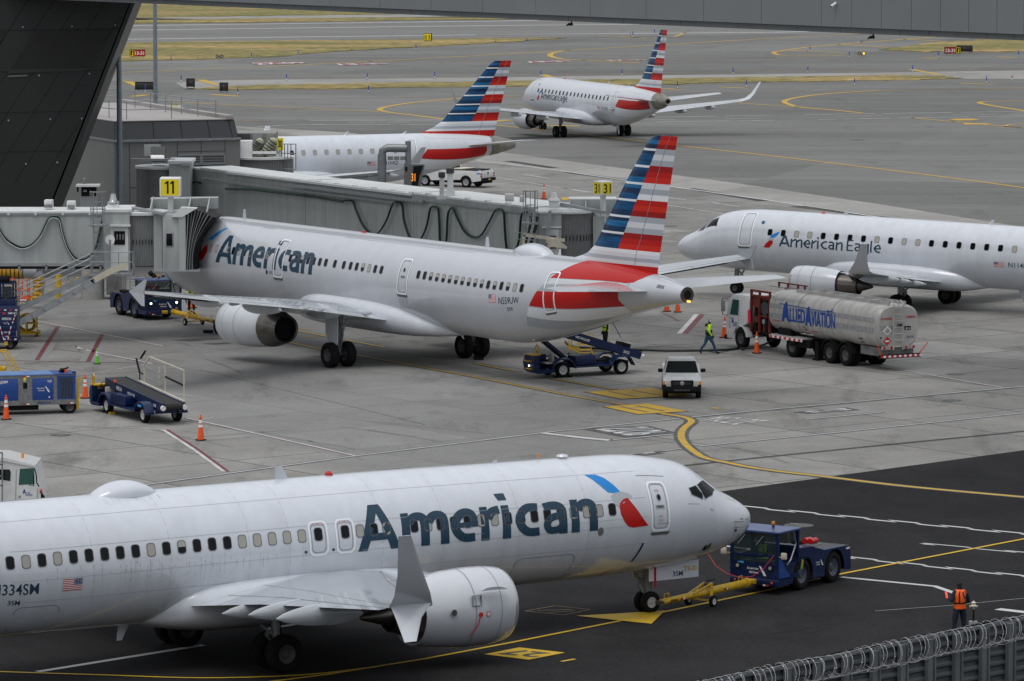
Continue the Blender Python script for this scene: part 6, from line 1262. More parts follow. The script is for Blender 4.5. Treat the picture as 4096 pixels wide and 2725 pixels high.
def tug(label, org, heading, num=None, lit=False, W=1.85):
    t = thing('pushback_tug', label, 'tug', org, R(heading)); w = W/2; x0, x1 = -1.0, 3.56   # rear axle 0, front axle 2
    mb = MB()
    prof = [(3.56, .30), (3.56, .95), (3.50, 1.02), (1.95+.55, 1.02), (1.95+.30, 1.42), (1.4, 1.38), (1.05, 1.16), (-.9, 1.14), (-1.0, 1.05), (-1.0, .35)]
    def arch(cx, r=.62): return [(cx+r*math.cos(a), .52+r*math.sin(a)) for a in [pi*k/10 for k in range(11)]]
    low = [(-1.0, .35), (-.64, .35)]+[(x, z) for x, z in arch(0)[::-1]]+[(.64, .30), (1.36, .30)]+[(x, z) for x, z in arch(2.0)[::-1]]+[(2.64, .30), (3.56, .30)]
    top = [(3.56, 1.0), (2.35, 1.0), (2.2, 1.42), (1.4, 1.38), (1.05, 1.18), (-.85, 1.16), (-1.0, 1.06)]
    # side plates with wheel cut-outs, built as strips between lower and upper outline
    def zt(x): 
        q = sorted(top)
        return lerp([(a, b) for a, b in q], x)[0]
    xs = [x for x, z in low]; 
    for s in (-1, 1):
        r0 = [(x, s*w, z) for x, z in low]; r1 = [(x, s*w, zt(x)) for x, z in low]; r2 = [(x, s*(w-.28), zt(x)) for x, z in low]; r3 = [(x, s*(w-.28), z) for x, z in low]
        mb.loft([r0, r1, r2, r3], Navy, False, False)
    mb.box(-.98, 3.5, -w+.28, w-.28, .42, 1.08, Navy); mb.box(1.2, 2.3, -w+.02, w-.02, 1.0, 1.36, Navy, .04); mb.box(-.95, 1.1, -w+.04, w-.04, 1.10, 1.155, DkG)
    mb.box(3.50, 3.62, -w, w, .28, .52, Navy, .03); mb.box(-1.08, -.98, -w, w, .32, 1.05, Navy, .03); mb.box(3.62, 3.80, -.14, .14, .34, .50, Yel, .02)
    for k in range(4): mb.box(-.6+k*.02, .9, -.45+k*.17, -.40+k*.17, 1.155, 1.18, Steel)
    for k in range(7): mb.box(2.66+k*.10, 2.70+k*.10, -w-.008, -w, .62, .92, Black)
    mb.box(-.6, .15, -.70, -.35, 1.15, 1.30, Black, .04); mb.cyl((1.1, .42, 1.48), (.72, .42, 1.48), .10, RedL); mb.cyl((1.1, .64, 1.48), (.72, .64, 1.48), .10, RedL)
    mb.tube([(.5, -.55, 1.15), (.5, -.55, 1.85), (.5, -.50, 1.92), (.44, -.2, 1.92)], .022, Galv)
    mb.build('chassis', t)
    # cab
    zr = 2.03; cb = MB(); c0, c1 = 2.28, 3.54
    for x, y in ((c0, w-.05), (c0, -w+.05), (c1, w-.05), (c1, -w+.05)): cb.box(x-.045, x+.045, y-.045, y+.045, .95, zr, Navy)
    cb.box(c1-.02, c1+.03, -w, w, .5, 1.02, Navy); cb.box(c1-.02, c1+.03, -w, w, 1.24, 1.31, Navy); cb.box(c0, c1, -w, -w+.04, .5, 1.22, Navy); cb.box(c0+.0, c1, w-.04, w, .5, .62, Navy)
    cb.prism([(c1, 1.18), (c1, .55), (c1-.75, .55), (c1-.45, .8), (c1-.16, 1.18)], Blue, 'y', w-.03, w+.005)
    cb.box(c0-.02, c0+.03, -w, w, 1.0, 1.5, Navy); cb.build('cab', t)
    cb = MB(); cb.box(c0-.10, c1+.10, -w-.04, w+.04, zr, zr+.07, pm('roof_blue', (.03, .06, .19), .35, coat=.3), .02); cb.build('cab_roof', t)
    g = MB(); g.box(c1+.005, c1+.02, -w+.1, w-.1, 1.33, zr-.05, CGl); g.build('windscreen', t); g = MB(); g.box(c1+.005, c1+.02, -w+.1, w-.1, 1.04, 1.23, CGl); g.build('lower_window', t)
    g = MB(); g.box(c0+.08, c1-.08, -w+.01, -w+.02, 1.28, zr-.06, CGl); g.build('side_window', t)
    g = MB(); g.box(c0-.01, c0+.0, -w+.1, w-.1, 1.55, zr-.05, CGl); g.build('rear_window', t)
    g = MB(); g.tube([(c0+.35, w, zr-.02), (c0+.22, w+.02, 1.6), (c0+.55, w+.02, 1.1), (c1-.5, w, .95)], .03, pm('clear_door_film', (.12, .13, .16), .15), 6); g.build('door_film', t)
    for s in (-.35, .35): g = MB(); g.bar((c1+.035, s, zr-.1), (c1+.035, s-.28, zr-.42), .02, .02, Frame); g.build('wiper', t)
    for s in (-1, 1):
        m = MB(); m.bar((c1, s*w, 1.28), (c1+.08, s*(w+.22), 1.28), .03, .03, Yel if s < 0 else Frame); m.box(c1+.02, c1+.10, s*(w+.12), s*(w+.34), 1.22, 1.44, Cream, .03); m.build('wing_mirror', t)
        m = MB(); m.box(c1+.03, c1+.05, s*(w-.3)-.11, s*(w-.3)+.11, .80, .98, Black); m.cyl((c1+.05, s*(w-.3), .89), (c1+.07, s*(w-.3), .89), .06, Lamp if lit else Frame, n=14); m.build('headlamp', t)
        m = MB(); m.cyl((3.62, s*(w-.22), .42), (3.635, s*(w-.22), .42), .035, Org, n=10); m.box(3.62, 3.635, s*(w-.45)-.1, s*(w-.45), .30, .345, RefW); m.box(3.62, 3.635, s*(w-.45), s*(w-.45)+.12, .30, .345, RefR); m.build('marker_lamp', t)
        for x in (0, 2.0): m = MB(); m.wheel((x, s*(w-.19), .52), (0, 1, 0), .52, .36, Tyre, pm('rim_navy_grey', (.05, .06, .085), .5), .55, 30); m.build('wheel', t)
    m = MB(); m.cyl((c0+.35, .15, zr+.07), (c0+.35, .15, zr+.17), .05, DkG); m.cyl((c0+.35, .15, zr+.17), (c0+.35, .15, zr+.26), .06, Amber, n=12); m.build('beacon', t)
    m = MB(); aalogo(m, (c1+.035, -.28, .80), (0, 1, 0), (0, 0, 1), .085, RefW); m.box(c1+.035, c1+.04, -.62, -.45, 1.0, 1.03, pm('sticker_blue', (.05, .30, .65), .5))
    m.box(c1+.033, c1+.038, -.55, -.40, .98, 1.04, MATS['sticker_blue']); aalogo(m, (1.22, w+.006, .80), (-1, 0, 0), (0, 0, 1), .055, RefW); 
    if num: m.text(num, (1.75, w-.015, 1.22), (-1, 0, 0), (0, 0, 1), .11, RefW, .34, .012)
    m.box(-.95, -.75, w+.002, w+.008, 1.03, 1.09, RefW); m.box(-1.0, -.95, w+.002, w+.008, 1.03, 1.09, RefR); m.quad([(2.12, w+.01, 1.05), (1.98, w+.01, 1.0), (2.06, w+.01, .68), (2.2, w+.01, .73)], pm('placard_green', (.06, .30, .06), .5)); m.quad([(2.09, w+.014, 1.02), (2.03, w+.014, 1.0), (2.08, w+.014, .74), (2.14, w+.014, .76)], pm('placard_mix', (.5, .28, .06), .5)); m.build('decal', t)
    return t
def towbar(label, a, b, za, zb, wheels=.42):
    a, b = Vector((a.x, a.y, 0)), Vector((b.x, b.y, 0)); d = (b-a); L_ = d.length; t = thing('towbar', label, 'towbar', a, math.atan2(d.y, d.x)); mb = MB()
    zz = lambda x: za+(zb-za)*x/L_
    mb.cyl((.15, 0, zz(.15)), (L_*.46, 0, zz(L_*.46)), .10, Yel, n=14); mb.cyl((L_*.40, 0, zz(L_*.40)), (L_-.25, 0, zz(L_-.25)), .125, Yel, n=14); mb.cyl((L_-.3, 0, zz(L_-.3)), (L_-.12, 0, zz(L_)), .15, Yel, n=14)
    mb.bar((L_-.15, 0, zz(L_)), (L_+.05, 0, zz(L_)), .12, .08, Yel); mb.bar((0, 0, za), (.2, 0, za), .22, .1, DkG)
    mb.tube([(.35, .0, zz(.3)+.09), (.35, 0, zz(.3)+.24), (.6, 0, zz(.6)+.24), (.6, 0, zz(.6)+.08)], .016, Yel); mb.tube([(L_-.65, 0, zz(L_)+.1), (L_-.65, 0, zz(L_)+.26), (L_-.45, 0, zz(L_)+.26), (L_-.45, 0, zz(L_)+.1)], .016, Yel); mb.build('bar', t)
    mb = MB()
    for s in (-1, 1): mb.bar((L_*wheels+.0, s*.42, .2), (L_*wheels+.42, s*.14, zz(L_*.5)+.28), .09, .05, Yel); mb.bar((L_*wheels-.55, s*.10, zz(L_*.4)+.05), (L_*wheels+.42, s*.14, zz(L_*.5)+.28), .05, .05, Yel)
    mb.bar((L_*wheels, -.42, .2), (L_*wheels, .42, .2), .05, .05, Yel); mb.cyl((L_*wheels+.3, 0, zz(L_*.5)+.22), (L_*wheels+.75, 0, zz(L_*.5)+.22), .06, DkG); mb.bar((L_*wheels+.3, 0, zz(L_*.5)+.36), (L_*wheels+.85, .02, zz(L_*.5)+.34), .03, .03, Black); mb.build('lift_frame', t)
    for s in (-1, 1): mb = MB(); mb.wheel((L_*wheels, s*.48, .19), (0, 1, 0), .19, .12, Tyre, RimW, .55, 20); mb.build('wheel', t)
    mb = MB()
    for x in (1.15, L_-1.7): 
        for s in (-1, 1): mb.box(x, x+.1, s*.13-.005, s*.13+.005, zz(x)-.04, zz(x)+.03, RefR); mb.box(x+.1, x+.2, s*.13-.005, s*.13+.005, zz(x)-.04, zz(x)+.03, RefW)
    mb.text('N33BUX'[:0] or 'K89IRI', (.98, -.104, zz(.9)-.05), (-1, 0, 0), (0, 0, 1), .09, Black, .42, .015); mb.text('K89IRI', (.55, .104, zz(.9)-.05), (1, 0, 0), (0, 0, 1), .09, Black, .42, .015); mb.build('decal', t)
    return t
TugO = from_wheels((3337, 2331), -124.6, .92, 0)
tug('navy blue pushback tug beside the nearest airliner nose, number 22491', TugO, -124.6, '22491')
h = R(-124.6); TF = TugO+Vector((math.cos(h), math.sin(h), 0))*3.85
towbar('yellow towbar between nearest airliner nose wheels and front blue tug', G(2632, 2462), TF, .40, .42, .46)
T2 = from_wheels((481, 1261), -60, -.92, 0)
tug('navy blue pushback tug with lit headlamps beyond the left wing of the gate 11 airliner', T2, -62, None, True, 2.05)
h = R(-62); TF2 = T2+Vector((math.cos(h), math.sin(h), 0))*3.7
towbar('yellow towbar lying from the far blue tug to the engine of the gate 11 airliner', G(862, 1320), G(690, 1282), .42, .45, .5)

def pickup(label, org, heading, kind):
    t = thing('pickup_truck', label, 'pickup truck', org, R(heading)); S = 1.0 if kind == 'front' else 1.12
    wb = 3.1*S; w = .86*S; r = .36*S; fo = .78*S; ro = 1.15*S     # rear axle at 0
    xs = lambda x: x
    beltz = 1.09*S; mb = MB()
    def body(x0, x1, z0, z1, yy, m=VW, ins=.03): mb.box(x0, x1, -yy, yy, z0, z1, m, ins)
    nose, tail = wb+fo, -ro
    # lower body with arches
    low = [(tail, .48*S)]+[(x, z) for x, z in [(0+(r+.09)*math.cos(a), r+(r+.09)*math.sin(a)) for a in [pi-pi*k/10 for k in range(11)]] if z > .36*S]+[(wb-(r+.12), .40*S)]+[(wb+(r+.09)*math.cos(a), r+(r+.09)*math.sin(a)) for a in [pi-pi*k/10 for k in range(1, 10)]]+[(wb+r+.12, .42*S), (nose, .45*S)]
    topz = lambda x: lerp([(tail, beltz+.04*S), (1.25*S, beltz+.04*S), (1.3*S, beltz), (2.6*S, beltz), (nose-.25, beltz-.10*S), (nose, beltz-.26*S)], x)[0]
    for s in (-1, 1): mb.loft([[(x, s*(w-.02), z) for x, z in low], [(x, s*w, (z+topz(x))/2+.04) for x, z in low], [(x, s*(w-.03), topz(x)-.03) for x, z in low], [(x, s*(w-.12), topz(x)) for x, z in low], [(x, s*(w-.3), topz(x)-.02) for x, z in low]], VW, False, False)
    mb.loft([[(2.5*S, -w+.12, beltz), (2.5*S, w-.12, beltz), (2.5*S, w-.12, .5), (2.5*S, -w+.12, .5)], [(3.2*S, -w+.12, beltz+.03*S), (3.2*S, w-.12, beltz+.03*S), (3.2*S, w-.12, .5), (3.2*S, -w+.12, .5)], [(nose-.25, -w+.14, beltz-.10*S), (nose-.25, w-.14, beltz-.10*S), (nose-.25, w-.14, .5), (nose-.25, -w+.14, .5)], [(nose-.02, -w+.16, beltz-.24*S), (nose-.02, w-.16, beltz-.24*S), (nose-.02, w-.16, .5), (nose-.02, -w+.16, .5)]], VW)
    mb.box(1.25*S, 2.55*S, -w+.05, w-.05, .42*S, beltz, VW); mb.box(tail+.02, 1.25*S, -w+.12, w-.12, .5*S, .62*S, DkG); mb.box(tail, tail+.06, -w+.04, w-.04, .52*S, beltz+.03*S, VW, .02); mb.box(tail+.02, nose-.1, -w+.25, w-.25, .28*S, .5*S, Black); mb.build('body', t)
    mb = MB(); zr = 1.68*S; mb.loft([[(x, s*y, beltz-.01) for x, s, y in ((1.25*S, -1, w-.06), (2.95*S, -1, w-.06), (2.95*S, 1, w-.06), (1.25*S, 1, w-.06))], [(x, s*y, zr-.1) for x, s, y in ((1.34*S, -1, w-.20), (2.33*S, -1, w-.20), (2.33*S, 1, w-.20), (1.34*S, 1, w-.20))], [(x, s*y, zr) for x, s, y in ((1.42*S, -1, w-.28), (2.2*S, -1, w-.28), (2.2*S, 1, w-.28), (1.42*S, 1, w-.28))]], VW); mb.build('cab', t)
    def inset(q, o, k=.90):
        c = sum((Vector(v) for v in q), Vector())/4; return [c+(Vector(v)-c)*k+Vector(o) for v in q]
    mb = MB(); mb.quad(inset([(2.95*S, -w+.06, beltz-.01), (2.95*S, w-.06, beltz-.01), (2.33*S, w-.20, zr-.1), (2.33*S, -w+.20, zr-.1)], (.012, 0, .014), .93), TGlass); mb.build('windscreen', t)
    for s in (-1, 1): mb = MB(); mb.quad(inset([(1.40*S, s*(w-.06), beltz+.02), (2.80*S, s*(w-.06), beltz+.02), (2.28*S, s*(w-.20), zr-.13), (1.44*S, s*(w-.20), zr-.13)], (0, s*.012, .0), .93), TGlass); mb.build('side_window', t)
    mb = MB(); mb.quad(inset([(1.25*S, -w+.2, beltz+.04), (1.25*S, w-.2, beltz+.04), (1.34*S, w-.28, zr-.12), (1.34*S, -w+.28, zr-.12)], (-.012, 0, 0), .9), TGlass); mb.build('rear_window', t)
    for s in (-1, 1):
        mb = MB(); mb.box(2.62*S, 2.74*S, s*(w-.02), s*(w+.20*S), beltz+.02, beltz+.18, Black, .03); mb.build('wing_mirror', t)
        for x in (0, wb): mb = MB(); mb.wheel((x, s*(w-.13), r), (0, 1, 0), r, .24*S, Tyre, Frame if kind == 'rear' else RimD, .60, 26); mb.build('wheel', t)
    if kind == 'front':
        mb = MB(); mb.box(nose-.04, nose+.04, -.50, .50, .60, .87, Black, .04)
        for z in (.66, .72, .78): mb.box(nose+.04, nose+.05, -.42, .42, z, z+.02, DkG)
        mb.lathe((nose+.04, 0, .74), (1, 0, 0), [(0, .0), (0, .1), (.015, .08), (.02, 0)], Frame, 16); mb.build('grille', t)
        for s in (-1, 1): mb = MB(); mb.box(nose-.05, nose+.02, s*.52, s*.76, .68, .83, pm('lens_clear', (.55, .55, .5), .15)); mb.box(nose-.05, nose+.022, s*.76, s*.84, .68, .83, Amber); mb.build('headlamp', t)
        mb = MB(); mb.box(nose-.05, nose+.10, -.84, .84, .36, .60, Black, .04); mb.box(nose+.10, nose+.105, -.35, .35, .41, .47, DkG); mb.build('bumper', t)
        for s in (-.25, .3): mb = MB(); mb.bar((2.92, s-.2, beltz+.04), (2.80, s+.25, beltz+.10), .02, .02, Black); mb.build('wiper', t)
    else:
        mb = MB(); mb.box(tail-.16, tail-.0, -w+.02, w-.02, .50, .72, Black, .03); mb.box(tail-.165, tail-.155, -.14, .14, .56, .67, pm('plate_orange', (.7, .35, .02), .5)); mb.build('bumper', t)
        for s in (-1, 1): mb = MB(); mb.box(tail-.012, tail+.04, s*(w-.16), s*(w+.006), .78, 1.07, RedL); mb.box(tail-.016, tail, s*(w-.12), s*(w-.03), .88, .94, RefW); mb.build('tail_lamp', t)
        mb = MB(); mb.box(tail-.012, tail, -.13, .05, .98, 1.12, Black); mb.lathe((tail, -.03, .90), (-1, 0, 0), [(0, 0), (0, .06), (.01, 0)], Frame, 12); mb.box(tail-.01, tail, .35, .48, .92, 1.0, MATS['sticker_blue']); mb.box(tail+.1, tail+.36, w, w+.006, 1.0, 1.1, MATS['sticker_blue']); mb.box(1.5, 1.65, w, w+.01, .98, 1.04, Black); mb.build('decal', t)
        mb = MB(); mb.box(tail+.3, 1.2, -w+.02, w-.02, beltz+.04, beltz+.09, Black); mb.build('bed_rail', t); mb = MB(); mb.box(.3, 1.2, -w+.0, w-.0, beltz+.09, beltz+.15, Cream, .01); mb.box(.6, 1.15, -w+.1, w-.1, beltz-.1, beltz+.1, Cream); mb.build('tool_box', t)
    return t
pickup('white pickup truck facing the viewer on the yellow gate box', from_wheels((2732, 1592), -90, 0, 3.1), -91, 'front')
pickup('white pickup truck seen from behind under the striped far tail', from_wheels((1864, 751), 150, .96-.05, 0), 150, 'rear')

# fuel tanker
def cabface(t, zc): pass
tk = thing('fuel_truck', 'long silver fuel tanker truck with white cab and blue lettering', 'truck', from_wheels((2960, 1396), 119.5, 1.05, 0), R(119.5))
Al = pm('tank_aluminium', (.47, .46, .435), .5, .25, var=.2, vs=1.6, stretch=(2, 1, .5)); AlD = pm('worn_tape', (.33, .335, .34), .5, .2, var=.3, vs=6); TB = pm('tank_blue', (.006, .055, .28), .5); RdP = pm('rack_red', (.16, .018, .012), .6, var=.3)
tx0, tx1, tc, thw, thh = -2.75, -12.200, 2.13, 1.19, .98
def tankpt(x, a, off=0):
    e = .62; c, s = math.cos(R(a)), math.sin(R(a)); k = 1
    zb = -.35 if x < -6.2 else 0
    hh = thh+(0.12 if s < 0 and x < -6.0 else 0); n = Vector((0, c, s)).normalized()
    return Vector((x, math.copysign(abs(c)**e, c)*thw*k, tc+math.copysign(abs(s)**e, s)*hh))+n*off
mb = MB(); rg = []
for x, k in ((tx0, .90), (tx0-.06, .97), (tx0-.2, 1), (-6, 1), (-6.4, 1), (tx1+.25, 1), (tx1+.08, .97), (tx1, .90)): rg.append([Vector((tankpt(x, 360*j/48).x, tankpt(x, 360*j/48).y*k, tc+(tankpt(x, 360*j/48).z-tc)*k)) for j in range(48)])
mb.loft(rg, Al, True, True, True); mb.build('tank', tk)
mb = MB()
def tpatch(x0, x1, a0, a1, m, off=.006, n=6): mb.add([tankpt(x, a, off) for i in range(n+1) for x in (x0+(x1-x0)*i/n,) for a in [a0+(a1-a0)*j/4 for j in range(5)]], [(i*5+j, i*5+j+1, (i+1)*5+j+1, (i+1)*5+j) for i in range(n) for j in range(4)], m)
for a0, a1 in ((3, 12), (-9, -1)): tpatch(-2.9, -11.950, a0, a1, AlD)
for x in (-5.4, -8.4): mb.tube([tankpt(x, a, .01) for a in range(-80, 91, 6)], .015, AlD, 4)
def ttext(s, x, a, wd, h, m, bold=.02, off=.012):
    v, f, ww = glyphs(s, bold, .3); mb.add([tankpt(x-u/ww*wd, a+math.degrees(y_*h/1.08), off) for u, y_ in v], f, m)
ttext('RAMPMASTER', -3.0, 22, 2.9, .24, AlD, .01, .009)
ttext('A', -3.95, -12, .76, .62, TB, .06); ttext('LLIED', -4.68, -11, 1.36, .36, TB, .04); ttext('A', -6.02, -12, .62, .54, TB, .06); ttext('VIATION', -6.56, -11, 2.10, .36, TB, .04)
for i in range(13): x = -3.75-i*.34; mb.bar(tankpt(x, 14-i*.3, .015), tankpt(x-.34, 14-(i+1)*.3, .015), .02, .03, TB)
for q in ([(-7.9, 15), (-8.5, 13), (-8.5, 10), (-7.9, 11)], [(-8.3, 21), (-8.4, 21), (-8.36, 4), (-8.2, 4)]): mb.add([tankpt(x, a, .016) for x, a in q], [(0, 1, 2, 3)], TB)
def hazard(x, a, k=1): 
    mb.add([tankpt(x, a+12*k, .012), tankpt(x-.22*k, a, .012), tankpt(x, a-12*k, .012), tankpt(x+.22*k, a, .012)], [(0, 1, 2, 3)], RefR); mb.add([tankpt(x+u*k, a+v*k, .015) for u, v in ((-.12, -2), (.12, -2), (.12, 2), (-.12, 2))], [(0, 1, 2, 3)], RefW)
hazard(-5.85, -30, .8); ttext('FLAMMABLE', -6.45, -32, .6, .10, RefR, .02); ttext('NO SMOKING', -3.1, -18, .75, .09, RefR, .02)
for x in (-6.2, -7.5, -8.6): tpatch(x, x-.12, -42, -39, RefR); tpatch(x-.12, x-.24, -42, -39, RefW)
for k in (0, 1): tpatch(-10.55, -10.85, -32-k*14, -25-k*14, Black); 
ttext('JET A', -10.58, -31, .24, .07, RefW, .02, .02); ttext('JET A', -10.58, -45, .24, .07, RefW, .02, .02); mb.build('tank_lettering', tk)
mb = MB(); e = tx1-.012; U, V = (0, -1, 0), (0, 0, 1)
def rt(s, y, z, w_, h, m): mb.text(s, (e-.004, y, z), U, V, h, m, w_, .02)
rt('NO SMOKING', .98, 2.42, .62, .11, RefR); rt('FLAMMABLE', -.42, 2.46, .55, .11, RefR); rt('081543', -.48, 1.52, .42, .11, pm('number_slate', (.12, .15, .25), .5))
mb.box(e-.003, e, .22, .98, 1.92, 2.14, AlD)
mb.quad([(e-.006, .62, 2.14), (e-.006, .36, 1.90), (e-.006, .62, 1.70), (e-.006, .88, 1.90)], RefW); mb.quad([(e-.010, .62, 2.06), (e-.010, .46, 1.90), (e-.010, .62, 1.76), (e-.010, .78, 1.90)], AlD)
mb.quad([(e-.006, .62, 1.64), (e-.006, .40, 1.42), (e-.006, .62, 1.20), (e-.006, .84, 1.42)], RefR); mb.box(e-.012, e-.006, .50, .74, 1.38, 1.46, RefW)
mb.box(e-.01, e, .93, 1.02, 1.55, 1.63, pm('decal_navy', (0, 0, 0)))
for y, z, w_ in ((-.02, 2.02, .42), (-.42, 1.90, .38)): mb.box(e-.01, e, y-w_/2-.08, y+w_/2-.12, z, z+.18, Black)
mb.text('JET-A', (e-.016, .08, 2.05), U, V, .11, Frame, .34, .02); mb.text('JET A', (e-.016, -.40, 1.93), U, V, .09, RefW, .25, .02); mb.build('rear_placard', tk)
mb = MB()
for s in (.36, -.16): mb.tube([(tx1+.3, s, 3.10), (tx1+.05, s, 3.30), (tx1-.2, s, 3.12), (tx1-.16, s, 2.7), (tx1-.16, s, 1.0)], .035, Al, 8)
for k in range(7): mb.cyl((tx1-.16, -.16, 1.15+k*.3), (tx1-.16, .36, 1.15+k*.3), .025, Al, n=6)
mb.build('ladder', tk)
mb = MB()
for s in (-.48, .48): mb.box(-4.2, tx1+.1, s-.02, s+.02, 3.02, 3.24, Al)
mb.box(-4.2, tx1+.2, -.46, .46, 3.06, 3.10, AlD)
for x in (-5.2, -6.3, -7.6, -9.0, -10.3): mb.cyl((x, 0, 3.1), (x, 0, 3.2), .22, AlD, n=16)
mb.build('top_walkway', tk)
mb = MB()
mb.box(1.0, -12.050, -.42, .42, .70, .95, Black); mb.box(-3, -5.9, .65, 1.2, .95, 1.02, Al); mb.box(-2.9, -5.8, 1.19, 1.21, .84, .97, RefW)
for k in range(7): mb.box(-2.95-k*.42, -3.15-k*.42, 1.212, 1.222, .85, .96, RefR)
mb.box(-3.4, -4.5, .7, 1.05, .98, 1.35, Black, .05); mb.box(-4.2, -6.2, .3, 1.0, .55, .95, Black); mb.box(-6.3, -6.6, .5, .8, .1, .9, Black); mb.box(-6.2, -6.7, .42, .88, .02, .10, Black); mb.box(-10.4, -12.150, -.9, .9, .7, 1.1, Dirty); mb.build('chassis', tk)
mb = MB(); mb.box(-12.400, -12.300, -1.15, 1.15, .62, .80, Black)
for k in range(8): mb.box(-12.405, -12.400, 1.1-k*.29, .95-k*.29, .66, .76, RefR); mb.box(-12.405, -12.400, .95-k*.29, .81-k*.29, .66, .76, RefW)
for s in (-.5, .5): mb.bar((-12.050, s, .72), (-12.350, s, .72), .08, .08, Black)
mb.build('rear_bumper', tk)
for s in (-1, 1):
    mb = MB(); mb.box(-12.270, -12.210, s*.62-.32, s*.62+.32, 1.02, 1.18, Al)
    for k in range(3): mb.cyl((-12.270, s*.62-.2+k*.2, 1.10), (-12.290, s*.62-.2+k*.2, 1.10), .065, RedL if k != 1 else Frame, n=12)
    mb.build('tail_lamp', tk); mb = MB(); mb.cyl((-12.350, s*1.05, .75), (-12.600, s*1.42, 1.32), .025, Org); mb.build('marker_whip', tk)
    for x, d in ((0, 0), (-4.62, 0), (-7.89, 0), (-9.28, 0)): 
        mb = MB(); mb.wheel((x, s*(.90), .52), (0, 1, 0), .52, .30, Tyre, RimD, .5, 28)
        if x < -1: mb.wheel((x, s*.58, .52), (0, 1, 0), .52, .28, Tyre, RimD, .5, 20)
        mb.build('wheel', tk)
        if x < -7 or x == 0:
            mb = MB(); m_ = Black if x else VW; mb.loft([[(x+rr*math.cos(a), s*y, .52+rr*math.sin(a)) for y, rr in ((.72, .60), (1.08, .60), (1.08, .65), (.72, .65))] for a in [R(10+16*k) for k in range(11)]], m_, True, True); mb.build('mudguard', tk)
mb = MB(); z0, z1 = .62, 2.62      # cab-over
mb.loft([[(1.25, -1.02, z0), (1.25, 1.02, z0), (-.75, 1.02, z0+.75), (-.75, -1.02, z0+.75)], [(1.28, -1.04, 1.5), (1.28, 1.04, 1.5), (-.75, 1.04, 1.5), (-.75, -1.04, 1.5)], [(1.02, -.98, 2.45), (1.02, .98, 2.45), (-.75, .98, 2.45), (-.75, -.98, 2.45)], [(.85, -.88, z1), (.85, .88, z1), (-.65, .88, z1), (-.65, -.88, z1)]], VW); mb.box(.55, 1.27, -1.03, 1.03, .45, .95, VW, .03); mb.box(1.27, 1.38, -1.1, 1.1, .38, .60, Black, .02); mb.build('cab', tk)
for s in (-1, 1):
    mb = MB(); mb.quad([(.95, s*1.045, 1.62), (.22, s*1.045, 1.62), (.22, s*.995, 2.38), (.78, s*.995, 2.38)], GGlass); mb.build('side_window', tk)
    mb = MB(); mb.tube([(1.2, s*1.0, 2.35), (1.30, s*1.25, 2.4), (1.30, s*1.25, 1.6), (1.2, s*1.05, 1.55)], .02, Black); mb.box(1.22, 1.30, s*1.14, s*1.36, 1.75, 2.3, Frame, .02); mb.build('wing_mirror', tk)
mb = MB(); mb.quad([(1.295, -.92, 1.55), (1.295, .92, 1.55), (1.06, .88, 2.38), (1.06, -.88, 2.38)], GGlass); mb.build('windscreen', tk)
mb = MB(); mb.text('A', (.80, 1.052, 1.22), (-1, 0, 0), (0, 0, 1), .24, TB, .22, .05); mb.text('LLIED', (.56, 1.052, 1.20), (-1, 0, 0), (0, 0, 1), .08, TB, .28, .02); mb.text('AVIATION', (.66, 1.052, 1.07), (-1, 0, 0), (0, 0, 1), .10, TB, .42, .03)
mb.box(.98, .93, 1.05, 1.06, .95, 1.0, Amber)
for zz_, mm in ((2.35, Line),): mb.bar((.15, 1.05, .95), (.15, 1.03, 2.40), .012, .012, mm)
mb.bar((1.0, 1.05, .95), (1.0, 1.03, 1.6), .012, .012, Line); mb.box(.9, .75, 1.05, 1.06, 1.44, 1.47, DkG); mb.build('cab_lettering', tk)
mb = MB()      # red pump rack between cab and tank
for x in (-.95, -1.7, -2.62):
    for s in (-1.0, 1.0): mb.box(x-.05, x+.05, s-.05, s+.05, .95, 3.0, RdP)
for z in (2.72, 2.96): 
    for s in (-1.0, 1.0): mb.box(-.9, -2.67, s-.04, s+.04, z-.05, z+.05, RdP)
mb.box(-.95, -2.62, -.95, .95, 2.55, 2.66, RdP); mb.box(-.9, -1.65, .8, .98, 2.15, 2.62, RdP); mb.box(-.92, -2.65, -.98, .98, .9, 1.0, Black); mb.box(-1.0, -2.6, -.9, .55, 1.0, 2.45, Black)
for x, r_ in ((-1.15, .12), (-2.2, .16), (-1.9, .08)): mb.cyl((x, .85, 1.0), (x, .8, 2.4), r_, Black if r_ > .1 else RdP)
mb.cyl((-2.1, .6, 2.15), (-2.1, .98, 2.15), .34, DkG, n=24); mb.cyl((-1.3, .7, 1.55), (-1.3, .95, 1.55), .16, RdP, n=16); mb.cyl((-2.0, .7, 1.5), (-2.0, .98, 1.5), .12, Frame, n=16); mb.box(-1.75, -2.35, .9, 1.0, 1.72, 1.8, RdP)
for x in (-1.0, -1.8, -2.7, -3.3): mb.box(x-.04, x+.04, -.6, -.52, 3.0, 3.3, RdP); 
mb.box(-.9, -3.5, -.6, -.54, 3.24, 3.30, RdP); mb.box(-.9, -3.5, -.1, -.06, 3.1, 3.14, Frame); mb.build('pump_rack', tk)
mb = MB(); mb.loft([[(-.86+u*.10, 1.06+.04*v, z) for u, v in ((-1, -1), (1, -1), (1, 1), (-1, 1))] for z in (1.35, 1.55, 1.8, 1.98)], pm('hi_vis_pink', (.75, .03, .09), .7)); mb.build('hanging_vest', tk)
